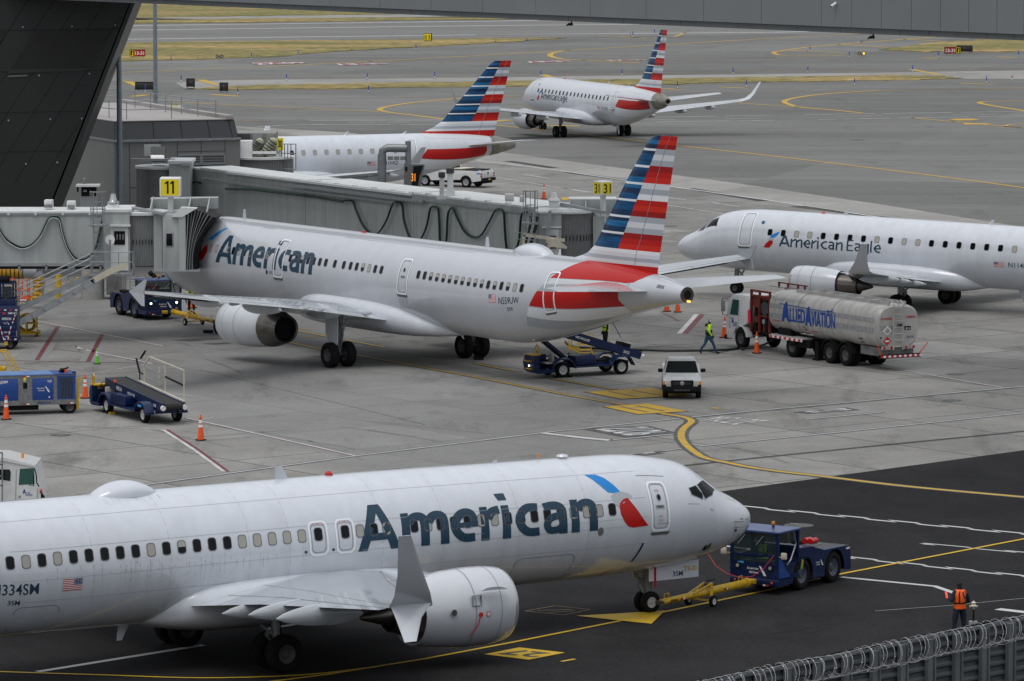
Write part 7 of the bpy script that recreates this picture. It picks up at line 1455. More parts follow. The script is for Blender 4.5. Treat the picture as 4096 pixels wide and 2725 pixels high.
# fuel hose on the ground
mb = MB(); hp = smooth([(3125, 1225), (3115, 1280), (3105, 1330), (3085, 1362), (3040, 1384), (2960, 1398), (2880, 1405), (2700, 1408), (2540, 1404), (2380, 1398), (2300, 1393), (2270, 1380), (2262, 1372)], 6)
pts = []
for i, (x, y) in enumerate(hp):
    if y < 1398 and x > 2960: Y = 235.6; p = AT(x, y, 235.6); pts.append(p)
    else: p = G(x, y); p.z = .06; pts.append(p)
mb.tube(pts, .055, CabK, 8); o = mb.build('fuel_hose'); tag(o, 'black fuel hose running along the apron from the tanker to under the tail', 'hose')
mb = MB(); p = [G(*q) for q in smooth([(2330, 1402), (2480, 1410), (2700, 1402), (2800, 1404), (2870, 1412), (2950, 1400)], 4)]; mb.tube([(v.x, v.y, .03) for v in p], .018, CabG, 5); tag(mb.build('grounding_cable'), 'thin green cable lying beside the black fuel hose', 'cable')
def half_cab():
    o = G(100, 2330); t = thing('fuel_truck', 'white fuel truck cab at the left edge behind the nearest airliner', 'truck', (o.x, o.y, 0)); Y = 176.0
    O = Vector((AT(60, 2000, Y).x, Y, 0)); t.location = O; A_ = lambda x, y, dy=0: AT(x*.622, 1750+y*.622, Y)-O+Vector((0, dy, 0)); m = VW; mb = MB()
    P_ = [A_(-150, 130), A_(20, 132), A_(215, 178), A_(232, 200), A_(262, 330), A_(265, 700), A_(-150, 700)]
    mb.loft([[p for p in P_], [p+Vector((0, 2.1, 0)) for p in P_]], m); mb.loft([[A_(-150, 150, -.05), A_(20, 150, -.05), A_(228, 190, -.05), A_(228, 178, -.05), A_(20, 128, -.05), A_(-150, 126, -.05)], [A_(-150, 150, 2.15), A_(20, 150, 2.15), A_(228, 190, 2.15), A_(228, 178, 2.15), A_(20, 128, 2.15), A_(-150, 126, 2.15)]], m); mb.build('cab', t)
    mb = MB(); mb.quad([A_(128, 202, -.012), A_(218, 198, -.012), A_(222, 300, -.012), A_(120, 305, -.012)], GGlass); mb.build('side_window', t)
    mb = MB(); mb.quad([A_(-10, 205, -.012), A_(62, 206, -.012), A_(70, 225, -.012), A_(66, 280, -.012), A_(-10, 270, -.012)], TGlass); mb.build('side_window', t)
    mb = MB(); mb.text('A', A_(145, 360, -.014), (1, 0, 0), (0, 0, 1), .155, TB, .13, .05); mb.text('LLIED', A_(172, 360, -.014), (1, 0, 0), (0, 0, 1), .05, TB, .13, .02); mb.text('AVIATION', A_(162, 374, -.014), (1, 0, 0), (0, 0, 1), .055, TB, .26, .03); mb.quad([A_(118, 375, -.014), A_(134, 373, -.014), A_(134, 388, -.014), A_(118, 390, -.014)], Frame); mb.build('cab_lettering', t)
    mb = MB()
    for a, b in (((105, 205), (100, 420)), ((240, 330), (240, 420))): mb.bar(A_(*a, -.01), A_(*b, -.01), .015, .015, Line)
    mb.tube([A_(225, 195, -.2), A_(238, 240, -.25), A_(240, 290, -.2), A_(255, 312, -.2)], .025, Black); mb.tube([A_(190, 300, -.2), A_(222, 305, -.3), A_(222, 230, -.3)], .02, Black); mb.build('wing_mirror', t)
    for x, y in ((128, 140),): mb = MB(); c = A_(x, y+12, 1.0); mb.cyl(c, c+Vector((0, 0, .16)), .05, Amber, n=10); mb.build('beacon', t)
    mb = MB(); c = A_(258, 345, -.02); mb.cyl(c, c+Vector((.08, 0, 0)), .08, RedL, n=12); mb.build('marker_lamp', t)
    mb = MB()
    for x in (-2, 22): mb.bar(A_(x, 90, -.4), A_(x, 420, -.4), .05, .05, Steel)
    for y in (90, 165, 240, 300): mb.bar(A_(-20, y, -.4), A_(24, y, -.4), .05, .05, Steel)
    mb.build('rack_frame', t)
    for x in (60, 200, -100): mb = MB(); c = A_(x, 0); mb.wheel((c.x, .2, .5), (0, 1, 0), .5, .3, Tyre, RimD); mb.build('wheel', t)
half_cab()

def loader(label, front, rear, heading, belt, number, brand=True, rails=True, wb=None):
    f_, r_ = G(*front), G(*rear); wb = (f_-r_).length; h = R(heading); F_ = Vector((math.cos(h), math.sin(h), 0)); L_ = Vector((-F_.y, F_.x, 0)); W = .86
    o = r_-L_*W; t = thing('belt_loader', label, 'belt loader', o, h, 'belt loaders'); mb = MB()
    mb.box(-.5, wb+.4, -.55, .55, .42, .62, Navy)
    def fender(x, m):
        pts = [(x-.62, .50), (x-.45, .78), (x-.25, .92), (x+.25, .92), (x+.45, .78), (x+.62, .50)]
        for s in (-1, 1): mb.loft([[(a, s*.56, b) for a, b in pts], [(a, s*.98, b-.02) for a, b in pts], [(a, s*.99, b-.09) for a, b in pts], [(a, s*.56, b-.08) for a, b in pts]], m, False, False)
    fender(0, Blue if False else Navy); fender(wb, Navy)
    for s in (-1, 1): mb.box(.55, wb-.55, s*.55, s*.97, .44, .52, Navy, .02)
    mb.box(wb*.45, wb-.6, .1, .9, .55, .98, Navy, .03); mb.box(.1, wb*.5, -.5, .5, .45, .7, Black); mb.build('chassis', t)
    mb = MB(); mb.prism([(wb+.5, .28), (wb+1.35, .25), (wb+1.55, .38), (wb+1.62, .75), (wb+1.5, 1.08), (wb+1.3, 1.12), (wb+1.3, .42), (wb+.5, .42)], Navy, 'y', -.1, .97); mb.box(wb+.42, wb+1.3, -.12, -.06, .3, 1.05, Navy); mb.box(wb+1.45, wb+1.7, .25, .75, .45, .5, Yel); mb.box(wb+1.5, wb+1.78, .25, .75, .82, .86, Yel); mb.build('driver_pod', t)
    mb = MB(); mb.box(wb+1.2, wb+1.62, .05, .9, 1.10, 1.15, Yel); mb.box(wb+1.3, wb+1.5, .3, .7, .95, 1.1, Yel); mb.tube([(wb+1.3, .85, 1.12), (wb+1.3, .85, 1.50), (wb+1.38, .85, 1.60), (wb+1.46, .85, 1.50), (wb+1.46, .85, 1.12)], .035, Yel); mb.build('yellow_guard', t)
    mb = MB(); mb.box(wb+.45, wb+.85, .2, .7, .66, .72, pm('seat_grey', (.45, .45, .43), .6), .02); mb.box(wb+.40, wb+.48, .2, .7, .70, 1.12, MATS['seat_grey'], .03); mb.build('seat', t)
    mb = MB(); c = Vector((wb+1.12, .45, 1.08)); mb.tube([c+Vector((.06*math.sin(a), .17*math.cos(a), .16*math.sin(a))) for a in [2*pi*k/16 for k in range(16)]], .018, Black, 5, True); mb.cyl(c, c+Vector((.12, 0, -.3)), .02, Black); mb.build('steering_wheel', t)
    for x in (0, wb):
        for s in (-1, 1): mb = MB(); mb.wheel((x, s*(W-.12), .36), (0, 1, 0), .36, .26, Tyre, RimW, .58, 26); mb.build('wheel', t)
    # belt boom
    (xa, za), (xb, zb) = belt; b = MB(); dx, dz = xb-xa, zb-za; ln = math.hypot(dx, dz); up = Vector((-dz/ln, 0, dx/ln)); A_ = Vector((xa, 0, za)); B_ = Vector((xb, 0, zb)); dd = (B_-A_)/ln
    if dx < 0: up = -up
    def bb(u0, u1, y0, y1, v0, v1, m, mbx): mbx.loft([[A_+dd*u+up*v+Vector((0, y, 0)) for y, v in ((y0, v0), (y1, v0), (y1, v1), (y0, v1))] for u in (u0, u1)], m)
    for s in (-1, 1): bb(0, ln, s*.43, s*.50, -.34, .02, Navy, b)
    bb(.1, ln-.1, -.42, .42, -.20, -.1, Navy, b)
    for s in (-1, 1): b.cyl(A_+Vector((0, s*.50, 0))+up*-.16-dd*.02, A_+Vector((0, s*.50, 0))+up*-.16-dd*.12, .11, RefW, n=14)
    bo = b.build('boom', t)
    b = MB(); bb(-.06, ln+.06, -.40, .40, -.06, .0, pm('belt_rubber', (.022, .022, .022), .85, bump=.3, vs=40), b); b.cyl(A_+up*-.12+Vector((0, -.4, 0)), A_+up*-.12+Vector((0, .4, 0)), .12, MATS['belt_rubber'], n=16); b.cyl(B_+up*-.12+Vector((0, -.4, 0)), B_+up*-.12+Vector((0, .4, 0)), .12, MATS['belt_rubber'], n=16); b.build('conveyor_belt', t)
    b = MB(); uu, vv = -dd, up
    b.text('AMERICAN', A_+dd*(ln*.80)+up*-.26+Vector((0, .506, 0)), uu, vv, .16, RefW, .62, .02); b.text('NMC-WOLLARD', A_+dd*(ln*.60)+up*-.24+Vector((0, .506, 0)), uu, vv, .11, RefW, .78, .02); b.text(number, A_+dd*(ln*.16)+up*-.26+Vector((0, .506, 0)), uu, vv, .13, RefW, .32, .02)
    b.text('NMC', (-.42, .556, .47), (-1, 0, 0), (0, 0, 1), .11, RefW, .28, .02) if rails else None
    b.build('decal', t)
    if rails:
        b = MB(); y = -.60
        def Q(u, v): return A_+dd*u+Vector((0, y, 0))+Vector((0, 0, v))
        for p, q in ((Q(.25, 0), Q(.25, 1.35)), (Q(.25, 1.35), Q(ln*.62, 1.28)), (Q(ln*.36, 0), Q(ln*.36, 1.33)), (Q(ln*.62, 1.28), Q(ln*.72, .85)), (Q(ln*.72, .85), Q(ln*.72, 0)), (Q(ln*.46, .55), Q(ln*.46, 1.0))): b.bar(p, q, .05, .05, Cream)
        for v in (.35, .72, .78): b.cyl(Q(ln*.43, v), Q(ln*.80, v), .014, Galv, n=6)
        b.bar(A_+dd*.1+Vector((0, -.56, .05)), A_+dd*ln*.8+Vector((0, -.56, .05)), .1, .04, Cream)
        b.cyl(Q(ln*.35, .72), Q(.3, .70), .045, Black, n=8); b.cyl(Q(ln*.80, .4), Q(ln*.86, .95), .045, Black, n=8); b.cyl(Q(ln*.78, 1.05), Q(ln*.70, 1.45), .045, Black, n=8); b.bar(Q(ln*.8, 0), Q(ln*.8, .4), .04, .04, Black); b.bar(Q(ln*.8, .4), Q(ln*.72, .42), .04, .04, Black); b.build('guard_rail', t)
        b = MB(); b.cyl((wb*.83, .7, .95), (wb*.83, .7, 1.42), .018, Black); b.cyl((wb*.83, .7, 1.42), (wb*.83, .7, 1.52), .06, Org, n=12); b.build('beacon', t)
        b = MB(); b.box(-.2, .2, .985, .99, .70, .80, MATS['sticker_blue']); b.cyl((-.45, .95, .55), (-.45, .97, .55), .08, DkG, n=14); b.cyl((-.2, .985, .55), (-.2, .99, .55), .035, RedL, n=10); b.build('marker_lamp', t)
    else:
        b = MB()
        for s in (-.3, 0, .3): b.bar((wb*.75, s, .6), (wb+1.35, s, 2.25), .10, .10, Navy if s else Black)
        b.build('lift_arm', t); b = MB(); b.cyl(A_+dd*1.3+up*.02+Vector((0, -.42, 0)), A_+dd*1.3+Vector((0, -.42, 2.1)), .035, Cream); b.cyl(A_+dd*1.35+Vector((0, -.42, 1.25)), A_+dd*3.6+Vector((0, -.42, 1.2)), .04, Black); b.cyl(A_+dd*1.3+Vector((0, -.42, 1.3)), A_+dd*.65+Vector((0, -.42, .45)), .018, DkG); b.build('guard_rail', t)
        b = MB(); bb(.55, 1.05, -.3, .3, .04, .22, Black, b); b.build('control_box', t)
        b = MB(); b.cyl((wb+1.63, .55, .62), (wb+1.65, .55, .62), .05, Lamp, n=10); b.cyl((wb+1.6, .15, .85), (wb+1.64, .15, .85), .04, Org, n=10); b.build('headlamp', t)
    b = MB(); b.box(wb-.45, wb-.3, W-.25, W+.0, 0, .1, Yel if rails else Black); b.box(wb+.28, wb+.42, W-.25, W, 0, .1, Black); b.build('wheel_chock', t)
    return t
loader('blue belt loader with lowered black belt and cream guard rail, left foreground', (423, 1655), (569, 1693), 117.5, ((-1.35, .92), (4.9, 1.45)), '2618B')
loader('blue belt loader with raised boom under the gate 11 airliner tail', (2254, 1512), (2488, 1499), -152.7, ((-1.25, .95), (4.5, 2.75)), '26122', rails=False)

# ground power unit
gp = thing('ground_power_unit', 'galvanised ground power cart with blue door panels at the left edge', 'generator', G(294, 1655), R(14)); mb = MB()
x0, x1 = -4.3, .13; d = 1.55; z0, z1 = .42, 1.70
GalvG = pm('galvanised_spangle', (.23, .235, .235), .5, .45, var=.3, vs=7)
mb.box(x0, x1, 0, d, z0, z1, GalvG); mb.box(x0, x1+.01, -.02, 0, z0, z0+.22, GalvG); mb.prism([(-1.5, z0), (-3.1, z0), (-2.75, z0-.22), (-1.5, z0-.22)], Black, 'y', .1, 1.2); mb.build('cabinet', gp)
mb = MB(); mb.box(x0, -.85, -.02, d, z1, z1+.05, RoofB, .01); mb.box(-.85, x1, -.02, d, z1, z1+.045, Blue, .01); mb.build('roof', gp)
for a, b in ((-4.28, -2.40), (-1.78, -.86)): mb = MB(); mb.box(a, b, -.02, 0, z0+.20, z1-.12, Blue, .01); mb.build('door_panel', gp)
mb = MB(); mb.box(-.70, .08, -.025, 0, z0+.22, z1-.04, Blue); mb.box(-.60, -.04, -.03, -.02, z0+.28, z1-.10, DkG)
for k in range(14): mb.bar((-.60+k*.043, -.033, z0+.28), (-.60+k*.043, -.033, z1-.10), .006, .006, Blue)
for k in range(4): mb.tube([(-.55+k*.14, -.036, z1-.12), (-.42+k*.12, -.036, z0+.8), (-.50+k*.14, -.036, z0+.3)], .02, pm('hose_navy', (.02, .035, .07), .6))
mb.build('mesh_window', gp)
mb = MB(); mb.box(-2.18, -2.0, -.012, 0, z0+.72, z0+.98, Black); mb.box(-2.16, -2.05, -.016, 0, z0+1.06, z0+1.22, SYel); mb.box(-2.16, -2.06, -.016, 0, z0+.99, z0+1.05, Frame)
for x, z in ((-2.18, z1-.06), (-2.18, z0+.02), (-.28, z0+.02)): mb.box(x, x+.14, -.026, -.01, z, z+.055, RefR); mb.box(x+.14, x+.28, -.026, -.01, z, z+.055, RefW)
aalogo(mb, (-1.60, -.024, z0+.70), (1, 0, 0), (0, 0, 1), .066, RefW); mb.text('TLD', (-1.13, -.026, z1-.30), (1, 0, 0), (0, 0, 1), .09, RefW, .19, .04); mb.text('RJ389', (-3.24, -.026, z1-.30), (1, 0, 0), (0, 0, 1), .11, RefW, .40, .03)
mb.text('AMERICAN', (-1.6, -.03, z0+.05), (1, 0, 0), (0, 0, 1), .10, pm('stencil_navy', (.02, .06, .16), .5), .62, .03); mb.cyl((-1.05, -.022, z0+.33), (-1.05, -.03, z0+.33), .035, RefW, n=10); mb.build('decal', gp)
mb = MB(); mb.bar((x1+.05, .1, z0-.25), (x1+.14, .1, z1-.15), .07, .12, Yel); mb.build('drawbar', gp)
mb = MB(); mb.box(-.45, -.2, .6, .9, z1+.05, z1+.2, Black, .03); mb.bar((-.55, .5, z1+.1), (-.1, .7, z1+.24), .06, .06, Black); mb.cyl((-.25, .45, z1+.05), (-.25, .45, z1+.17), .06, Org, n=10); mb.box(.02, .16, .2, .4, z1-.02, z1+.1, Black, .02); mb.build('beacon', gp)
mb = MB(); mb.lathe((-3.45, -.02, z1+.0), (0, -1, 0), [(0, .07), (.03, .05), (.04, 0)], pm('green_lamp_lit', (.05, .9, .25), .4, emit=1.5), 12); mb.build('status_lamp', gp)
for x in (-.15, -3.1): 
    for y in (.1, 1.2): mb = MB(); mb.wheel((x, y, .29), (0, 1, 0), .29, .2, Tyre, RimD, .55, 22); mb.build('wheel', gp)

# blue baggage cart, blue tractor, hose reel, lift, duct
ZC = lambda x, y: (x*.2551, 1050+y*.2551)
Yc = (lambda p: p.y)(G(*ZC(160, 1372)))
bc = thing('baggage_cart', 'blue louvred baggage cart with white lettering at the left edge', 'baggage cart', (AT(*ZC(160, 1300), Yc).x, Yc, 0)); O = Vector(bc.location); q_ = lambda x, y, dy=0: AT(*ZC(x, y), Yc)-O+Vector((0, dy, 0))
a, b = q_(-900, 722), q_(270, 1215); mb = MB(); mb.box(a.x, b.x, 0, 1.5, b.z, a.z, Navy, .02); mb.box(a.x, b.x+.05, -.02, 1.5, b.z-.07, b.z, Navy)
for k in range(6): z = b.z+(a.z-b.z)*(k+.7)/6.6; mb.box(a.x, b.x, -.012, 0, z, z+.012, pm('rib_blue', (.05, .10, .28), .4))
mb.build('cart_body', bc); mb = MB()
def ct(s, x, y, w_, h, m=RefW): p = q_(x, y, -.016); mb.text(s, p, (1, 0, 0), (0, 0, 1), h, m, w_, .02)
ct('N89147', 128, 812, .37, .10); ct('AMERICAN', 28, 902, .46, .12); ct('CLUK VT', 60, 1106, .26, .07); ct('1748', 82, 1172, .15, .07); aalogo(mb, q_(48, 952, -.016), (1, 0, 0), (0, 0, 1), .035, RefW); p = q_(38, 815, -.016); mb.box(p.x, p.x+.16, -.02, -.014, p.z, p.z+.09, RefR)
for (xa, ya), (xb, yb) in (((240, 820), (195, 955)), ((0, 1000), (60, 1215)), ((175, 1000), (125, 1210))):
    for k in range(5): u, v = q_(xa+(xb-xa)*k/5, ya+(yb-ya)*k/5, -.018), q_(xa+(xb-xa)*(k+1)/5, ya+(yb-ya)*(k+1)/5, -.018); mb.bar(u, v, .012, .045, RefR if k % 2 else RefW)
for k in range(4): 
    for yy, x_ in ((748, -20), (1205, -30)): u = q_(x_+k*85, yy, -.018); mb.box(u.x, u.x+.11, -.022, -.016, u.z-.03, u.z+.03, RefR if k % 2 == 0 else RefW)
for ya, yb in ((760, 825), (1068, 1165)): u, v = q_(260, ya, -.018), q_(260, yb, -.018); mb.bar(u, v, .03, .01, RefW)
mb.build('decal', bc)
for x in (-500, 160): c = q_(x, 1300); 
for x in (-500, 160):
    for y in (.15, 1.3): c = q_(x, 1300); mb = MB(); mb.wheel((c.x, y, .25), (0, 1, 0), .25, .17, Tyre, RimD, .5, 20); mb.build('wheel', bc)
mb = MB(); c = q_(95, 1265); mb.box(c.x-.08, c.x+.08, 0, 1.4, .22, b.z, Yel); mb.build('axle_bracket', bc)
Yt = Yc+3.5; tr = thing('baggage_tractor', 'dark blue baggage tractor cab above the blue cart at the left edge', 'tractor', (AT(*ZC(60, 700), Yt).x, Yt, 0)); O = Vector(tr.location); q_ = lambda x, y, dy=0: AT(*ZC(x, y), Yt)-O+Vector((0, dy, 0))
mb = MB(); a, b = q_(-600, 325), q_(212, 345); mb.box(a.x, b.x, 0, 1.4, b.z, a.z, Navy, .01); a, b = q_(-600, 575), q_(240, 800); mb.box(a.x, b.x, 0, 1.4, max(.3, b.z), a.z, Navy, .03)
for x in (5, 205): a = q_(x, 345); mb.box(a.x-.04, a.x+.04, 0, .08, q_(0, 580).z, a.z, Navy); mb.box(a.x-.04, a.x+.04, 1.3, 1.38, q_(0, 580).z, a.z, Navy)
mb.build('cab', tr); mb = MB(); a, b = q_(12, 380), q_(195, 560); mb.box(a.x, b.x, .02, .03, b.z, a.z, CGl); mb.build('side_window', tr)
mb = MB(); a, b = q_(30, 400), q_(160, 560); mb.box(a.x, b.x, .5, .9, b.z, a.z, pm('seat_brown', (.10, .05, .04), .8), .05); mb.build('seat', tr); mb = MB(); a, b = q_(-200, 240), q_(120, 325); mb.box(a.x, b.x, .2, 1.2, b.z, a.z, Black, .05); mb.build('roof_load', tr)
for x in (-300, 150): mb = MB(); mb.wheel((q_(x, 700).x, .1, .33), (0, 1, 0), .33, .22, Tyre, RimD, .5, 20); mb.build('wheel', tr)
Yh = G(*ZC(520, 1165)).y; hr = thing('hose_reel_cart', 'yellow hose reel cart on castors beneath the aircraft stairs', 'hose reel', (AT(*ZC(410, 1100), Yh).x, Yh, 0)); O = Vector(hr.location); q_ = lambda x, y, dy=0: AT(*ZC(x, y), Yh)-O+Vector((0, dy, 0))
c = q_(410, 990); c.z = .66; mb = MB()
for y in (.0, .6): mb.tube([Vector((c.x+.50*math.cos(t), y, c.z+.46*math.sin(t))) for t in [2*pi*k/24 for k in range(24)]], .03, Yel, 6, True); mb.bar((c.x-.5, y, c.z), (c.x+.5, y, c.z), .05, .05, Yel); mb.bar((c.x, y-.02, .12), (c.x, y-.02, c.z+.45), .10, .06, Yel)
for k in range(5): mb.tube([Vector((c.x+(.40-.0*k)*math.cos(t), .1+k*.1, c.z+.38*math.sin(t))) for t in [2*pi*j/20 for j in range(20)]], .06, pm('hose_dark_yellow', (.25, .14, .01), .6), 6, True)
mb.build('reel', hr); mb = MB(); mb.box(c.x-.6, c.x+.6, -.05, .03, .12, .2, Yel); mb.box(c.x-.6, c.x+.6, .57, .65, .12, .2, Yel); mb.bar((c.x+.56, 0, .15), (c.x+.56, 0, 1.15), .06, .06, Yel); mb.box(c.x+.5, c.x+.66, -.05, .6, .1, .3, Yel); mb.build('frame', hr)
for x in (-.45, .52): mb = MB(); mb.wheel((c.x+x, .0, .09), (0, 1, 0), .09, .06, Tyre, RimD); mb.build('castor', hr)
Yo = 262; ol = thing('lift_platform', 'orange railed lift basket under the gate 11 jet bridge', 'lift', (AT(*ZC(300, 600), Yo).x, Yo, 0)); O = Vector(ol.location); q_ = lambda x, y, dy=0: AT(*ZC(x, y), Yo)-O+Vector((0, dy, 0)); OrR = pm('lift_orange', (.62, .09, .015), .45); mb = MB()
for pl in ([(130, 340), (130, 205), (290, 235), (460, 262), (460, 560)], [(215, 560), (215, 225)], [(290, 560), (290, 265)], [(440, 560), (420, 275)], [(215, 300), (240, 295), (240, 265), (130, 240)], [(350, 560), (350, 290)], [(215, 430), (460, 440)], [(-60, 215), (130, 215)], [(160, 330), (185, 205)], [(60, 215), (20, 330)]): mb.tube([q_(x, y) for x, y in pl], .035, OrR, 6)
for pl in ([(130, 205), (290, 235), (460, 262)], [(215, 430), (460, 440)]): mb.tube([q_(x, y, 1.0) for x, y in pl], .035, OrR, 6)
mb.build('railing', ol); mb = MB(); a, b = q_(240, 550), q_(465, 605); mb.box(a.x, b.x, -.1, 1.1, b.z, a.z, OrR, .02); a, b = q_(300, 575), q_(420, 600); mb.box(a.x, b.x, -.115, -.1, b.z, a.z, RefW); mb.build('platform_base', ol)
mb = MB(); a = q_(350, 605); mb.box(a.x-.35, a.x+.35, .2, .8, 0, a.z, DkG); mb.build('lift_mast', ol)
Yd = 258; DY = pm('duct_yellow', (.50, .27, .008), .6, var=.3, vs=3); dp = [AT(*ZC(x, y), Yd) for x, y in ((-300, 145), (0, 145), (340, 145))]; mb = MB(); mb.tube(dp, .62*.55, DY, 14)
for k in range(6): c = AT(*ZC(35+k*65, 145), Yd); mb.cyl(c, c+Vector((.04, 0, 0)), .36, Black, n=16)
o = mb.build('air_hose'); tag(o, 'yellow ribbed air hose hanging under the gate 11 jet bridge tunnel', 'air hose'); mb = MB(); mb.tube([AT(*ZC(345, 145), Yd), AT(*ZC(500, 145), Yd), AT(*ZC(570, 155), Yd)], .35, Frame, 14); mb.tube([AT(*ZC(570, 155), Yd), AT(*ZC(585, 215), Yd)], .33, Frame, 14); mb.build('hose_elbow', o)
mb = MB(); pts = [AT(*ZC(x, y), Yd) for x, y in smooth([(592, 200), (600, 260), (605, 330), (600, 420), (585, 520), (570, 600)], 3)]; rg = []
for i, p in enumerate(pts): rr = (.27+.05*(i % 2)); rg.append([p+Vector((rr*math.cos(t), rr*math.sin(t), 0)) for t in [2*pi*k/14 for k in range(14)]])
mb.loft(rg, DY, True, True, True); mb.build('hose_drop', o)
p = G(*ZC(915, 440)); o = thing('bollard', 'yellow cylindrical bollard behind the aircraft stairs', 'bollard', (AT(*ZC(915, 350), 262).x, 262, 0)); mb = MB(); mb.cyl((0, 0, 0), (0, 0, AT(*ZC(915, 205), 262).z), .155, Yel, n=18); mb.build('post', o); mb = MB(); mb.cyl((0, 0, AT(*ZC(915, 205), 262).z), (0, 0, AT(*ZC(915, 200), 262).z+.02), .165, Yel, n=18); mb.build('cap', o)
# ladder stand (yellow) beneath the tail
Zl = lambda x, y: (2080+x*.2291, 1300+y*.2291); Yl = G(*Zl(1230, 530)).y; ls = thing('rolling_ladder', 'yellow rolling ladder behind the raised belt loader', 'ladder', (AT(*Zl(1130, 500), Yl).x, Yl, 0)); O = Vector(ls.location); q_ = lambda x, y, dy=0: AT(*Zl(x, y), Yl)-O+Vector((0, dy, 0)); mb = MB()
for (a, b) in (((995, 180), (1040, 520)), ((1215, 150), (1245, 470)), ((940, 200), (850, 440)), ((860, 180), (850, 440)), ((1100, 170), (1110, 330)), ((1275, 140), (1290, 220)), ((1290, 220), (1245, 290)), ((1160, 170), (1110, 330)), ((1040, 440), (1230, 440)), ((1040, 490), (1225, 490)), ((1015, 245), (1225, 248)), ((1025, 345), (1235, 345)), ((850, 405), (1020, 410)), ((880, 415), (1040, 490)), ((1250, 460), (1285, 520))): mb.cyl(q_(*a), q_(*b), .024, Yel, n=6); mb.cyl(q_(*a, .6), q_(*b, .6), .024, Yel, n=6)
mb.build('frame', ls); mb = MB()
for y in (250, 345, 440): a, b = q_(1025, y), q_(1230, y); mb.box(a.x, b.x, 0, .6, a.z-.02, a.z+.01, Yel)
mb.build('tread', ls)
for x in (850, 1050, 1220, 1282): mb = MB(); mb.wheel((q_(x, 520).x, .05, .06), (0, 1, 0), .06, .04, Tyre, RimD); mb.build('castor', ls)
# yellow step rails at lower left
Zs = lambda x, y: (x*.2041, 1400+y*.2041); Ys = G(*Zs(200, 560)).y; st = thing('maintenance_steps', 'yellow maintenance steps with tube handrails beyond the ground power cart', 'steps', (AT(*Zs(100, 400), Ys).x, Ys, 0)); O = Vector(st.location); q_ = lambda x, y, dy=0: AT(*Zs(x, y), Ys)-O+Vector((0, dy, 0)); mb = MB()
for pl in ([(-60, 60), (0, 35), (90, 30), (120, 50), (340, 410), (420, 560)], [(-60, -20), (20, 15), (60, 90), (240, 400), (320, 560)], [(0, 290), (70, 415), (110, 560)]): mb.tube([q_(x, y) for x, y in pl], .03, Yel, 8)
mb.tube([q_(x, y, .7) for x, y in ((-60, 60), (0, 35), (90, 30), (120, 50), (340, 410), (420, 560))], .03, Yel, 8); mb.build('handrail', st); mb = MB(); a, b = q_(-60, 345), q_(105, 415); mb.box(a.x, b.x, 0, .7, b.z, a.z, Yel, .02); a, b = q_(200, 405), q_(250, 560); mb.box(a.x, b.x, 0, .7, max(0, b.z), a.z, Yel, .01); mb.build('step_box', st)

# ---------------------------------------------------------------- cones
def cone_proto(name, label, h, m, loc):
    o = thing(name, label, 'traffic cone', loc, random.uniform(0, 1), 'orange tall cones' if m is Org else None); k = h/1.07
    mb = MB(); mb.lathe((0, 0, .03), (0, 0, 1), [(0, .15*k), (.1*k, .135*k), (.86*k, .055*k), (.88*k, .07*k), (.92*k, .07*k), (.93*k, .035*k), (1.03*k, .035*k), (1.04*k, 0)], m, 20); mb.build('cone_body', o)
    mb = MB(); n = 8; mb.loft([[(.24*k*math.cos(2*pi*(j+.5)/n), .24*k*math.sin(2*pi*(j+.5)/n), z) for j in range(n)] for z in (0, .045)], Black); mb.build('base', o)
    for a, b in ((.52, .63), (.69, .83)): mb = MB(); r = lambda t: (.137-(t-.1)*.107)*k; mb.lathe((0, 0, .03), (0, 0, 1), [(a*k, r(a)+.003), (b*k, r(b)+.003)], RefW, 20, True, False); mb.build('reflective_collar', o)
    return o
cp = cone_proto('traffic_cone', 'tall orange cone beside the right end of the lowered belt loader', 1.07, Org, G(803, 1762))
for px, lab in (((25, 1679), 'tall orange cone with dented foot in front of the ground power cart'), ((341, 1594), 'tall orange cone between the power cart and the belt loader'), ((3027, 1414), 'tall orange cone beside the front wheel of the fuel truck'), ((2895, 1352), 'tall orange cone leaning at the nose of the fuel truck'), ((2711, 1250), 'orange cone under the left tailplane tip of the gate 11 airliner'), ((2667, 1247), 'orange cone partly hidden below the tail cone of the gate 11 airliner'), ((2176, 797), 'orange cone behind the caged ladder of the long jet bridge'), ((3614, 1196), 'orange cone beneath the right hand regional jet wing'), ((772, 1233), 'orange cone behind the worker near the far towbar')):
    c = dup(cp, G(*px), random.uniform(0, 6), lab)
    if 'leaning' in lab: c.rotation_euler = (0, .05, 0)
gc = cone_proto('traffic_cone', 'short lime green cone standing alone on the red striped area', .76, pm('cone_green', (.13, .55, .02), .5), G(388, 1457)); gc['group'] = 'apron cones'
# pigeon
pg = thing('pigeon', 'grey and white pigeon walking on the apron near the green cone', 'bird', G(316, 1406), R(170)); mb = MB()
rg = []
for x, z, r_ in ((.20, .24, .012), (.185, .25, .025), (.15, .26, .034), (.12, .245, .03), (.09, .20, .035), (.05, .155, .062), (0, .14, .075), (-.06, .13, .065), (-.12, .125, .04), (-.20, .12, .018)): rg.append([(x, r_*math.cos(t), z+r_*math.sin(t)) for t in [2*pi*k/12 for k in range(12)]])
mb.loft(rg[:5], pm('pigeon_dark', (.05, .055, .065), .6), True, True, True); mb.loft(rg[4:], pm('pigeon_pale', (.45, .44, .43), .7), True, True, True)
for s in (-.03, .03): mb.cyl((0, s, .09), (.0, s, .0), .006, pm('pigeon_pink', (.5, .15, .12), .6), n=5)
mb.cyl((.2, 0, .245), (.23, 0, .24), .007, Black, .002, n=5); mb.build('bird_body', pg)

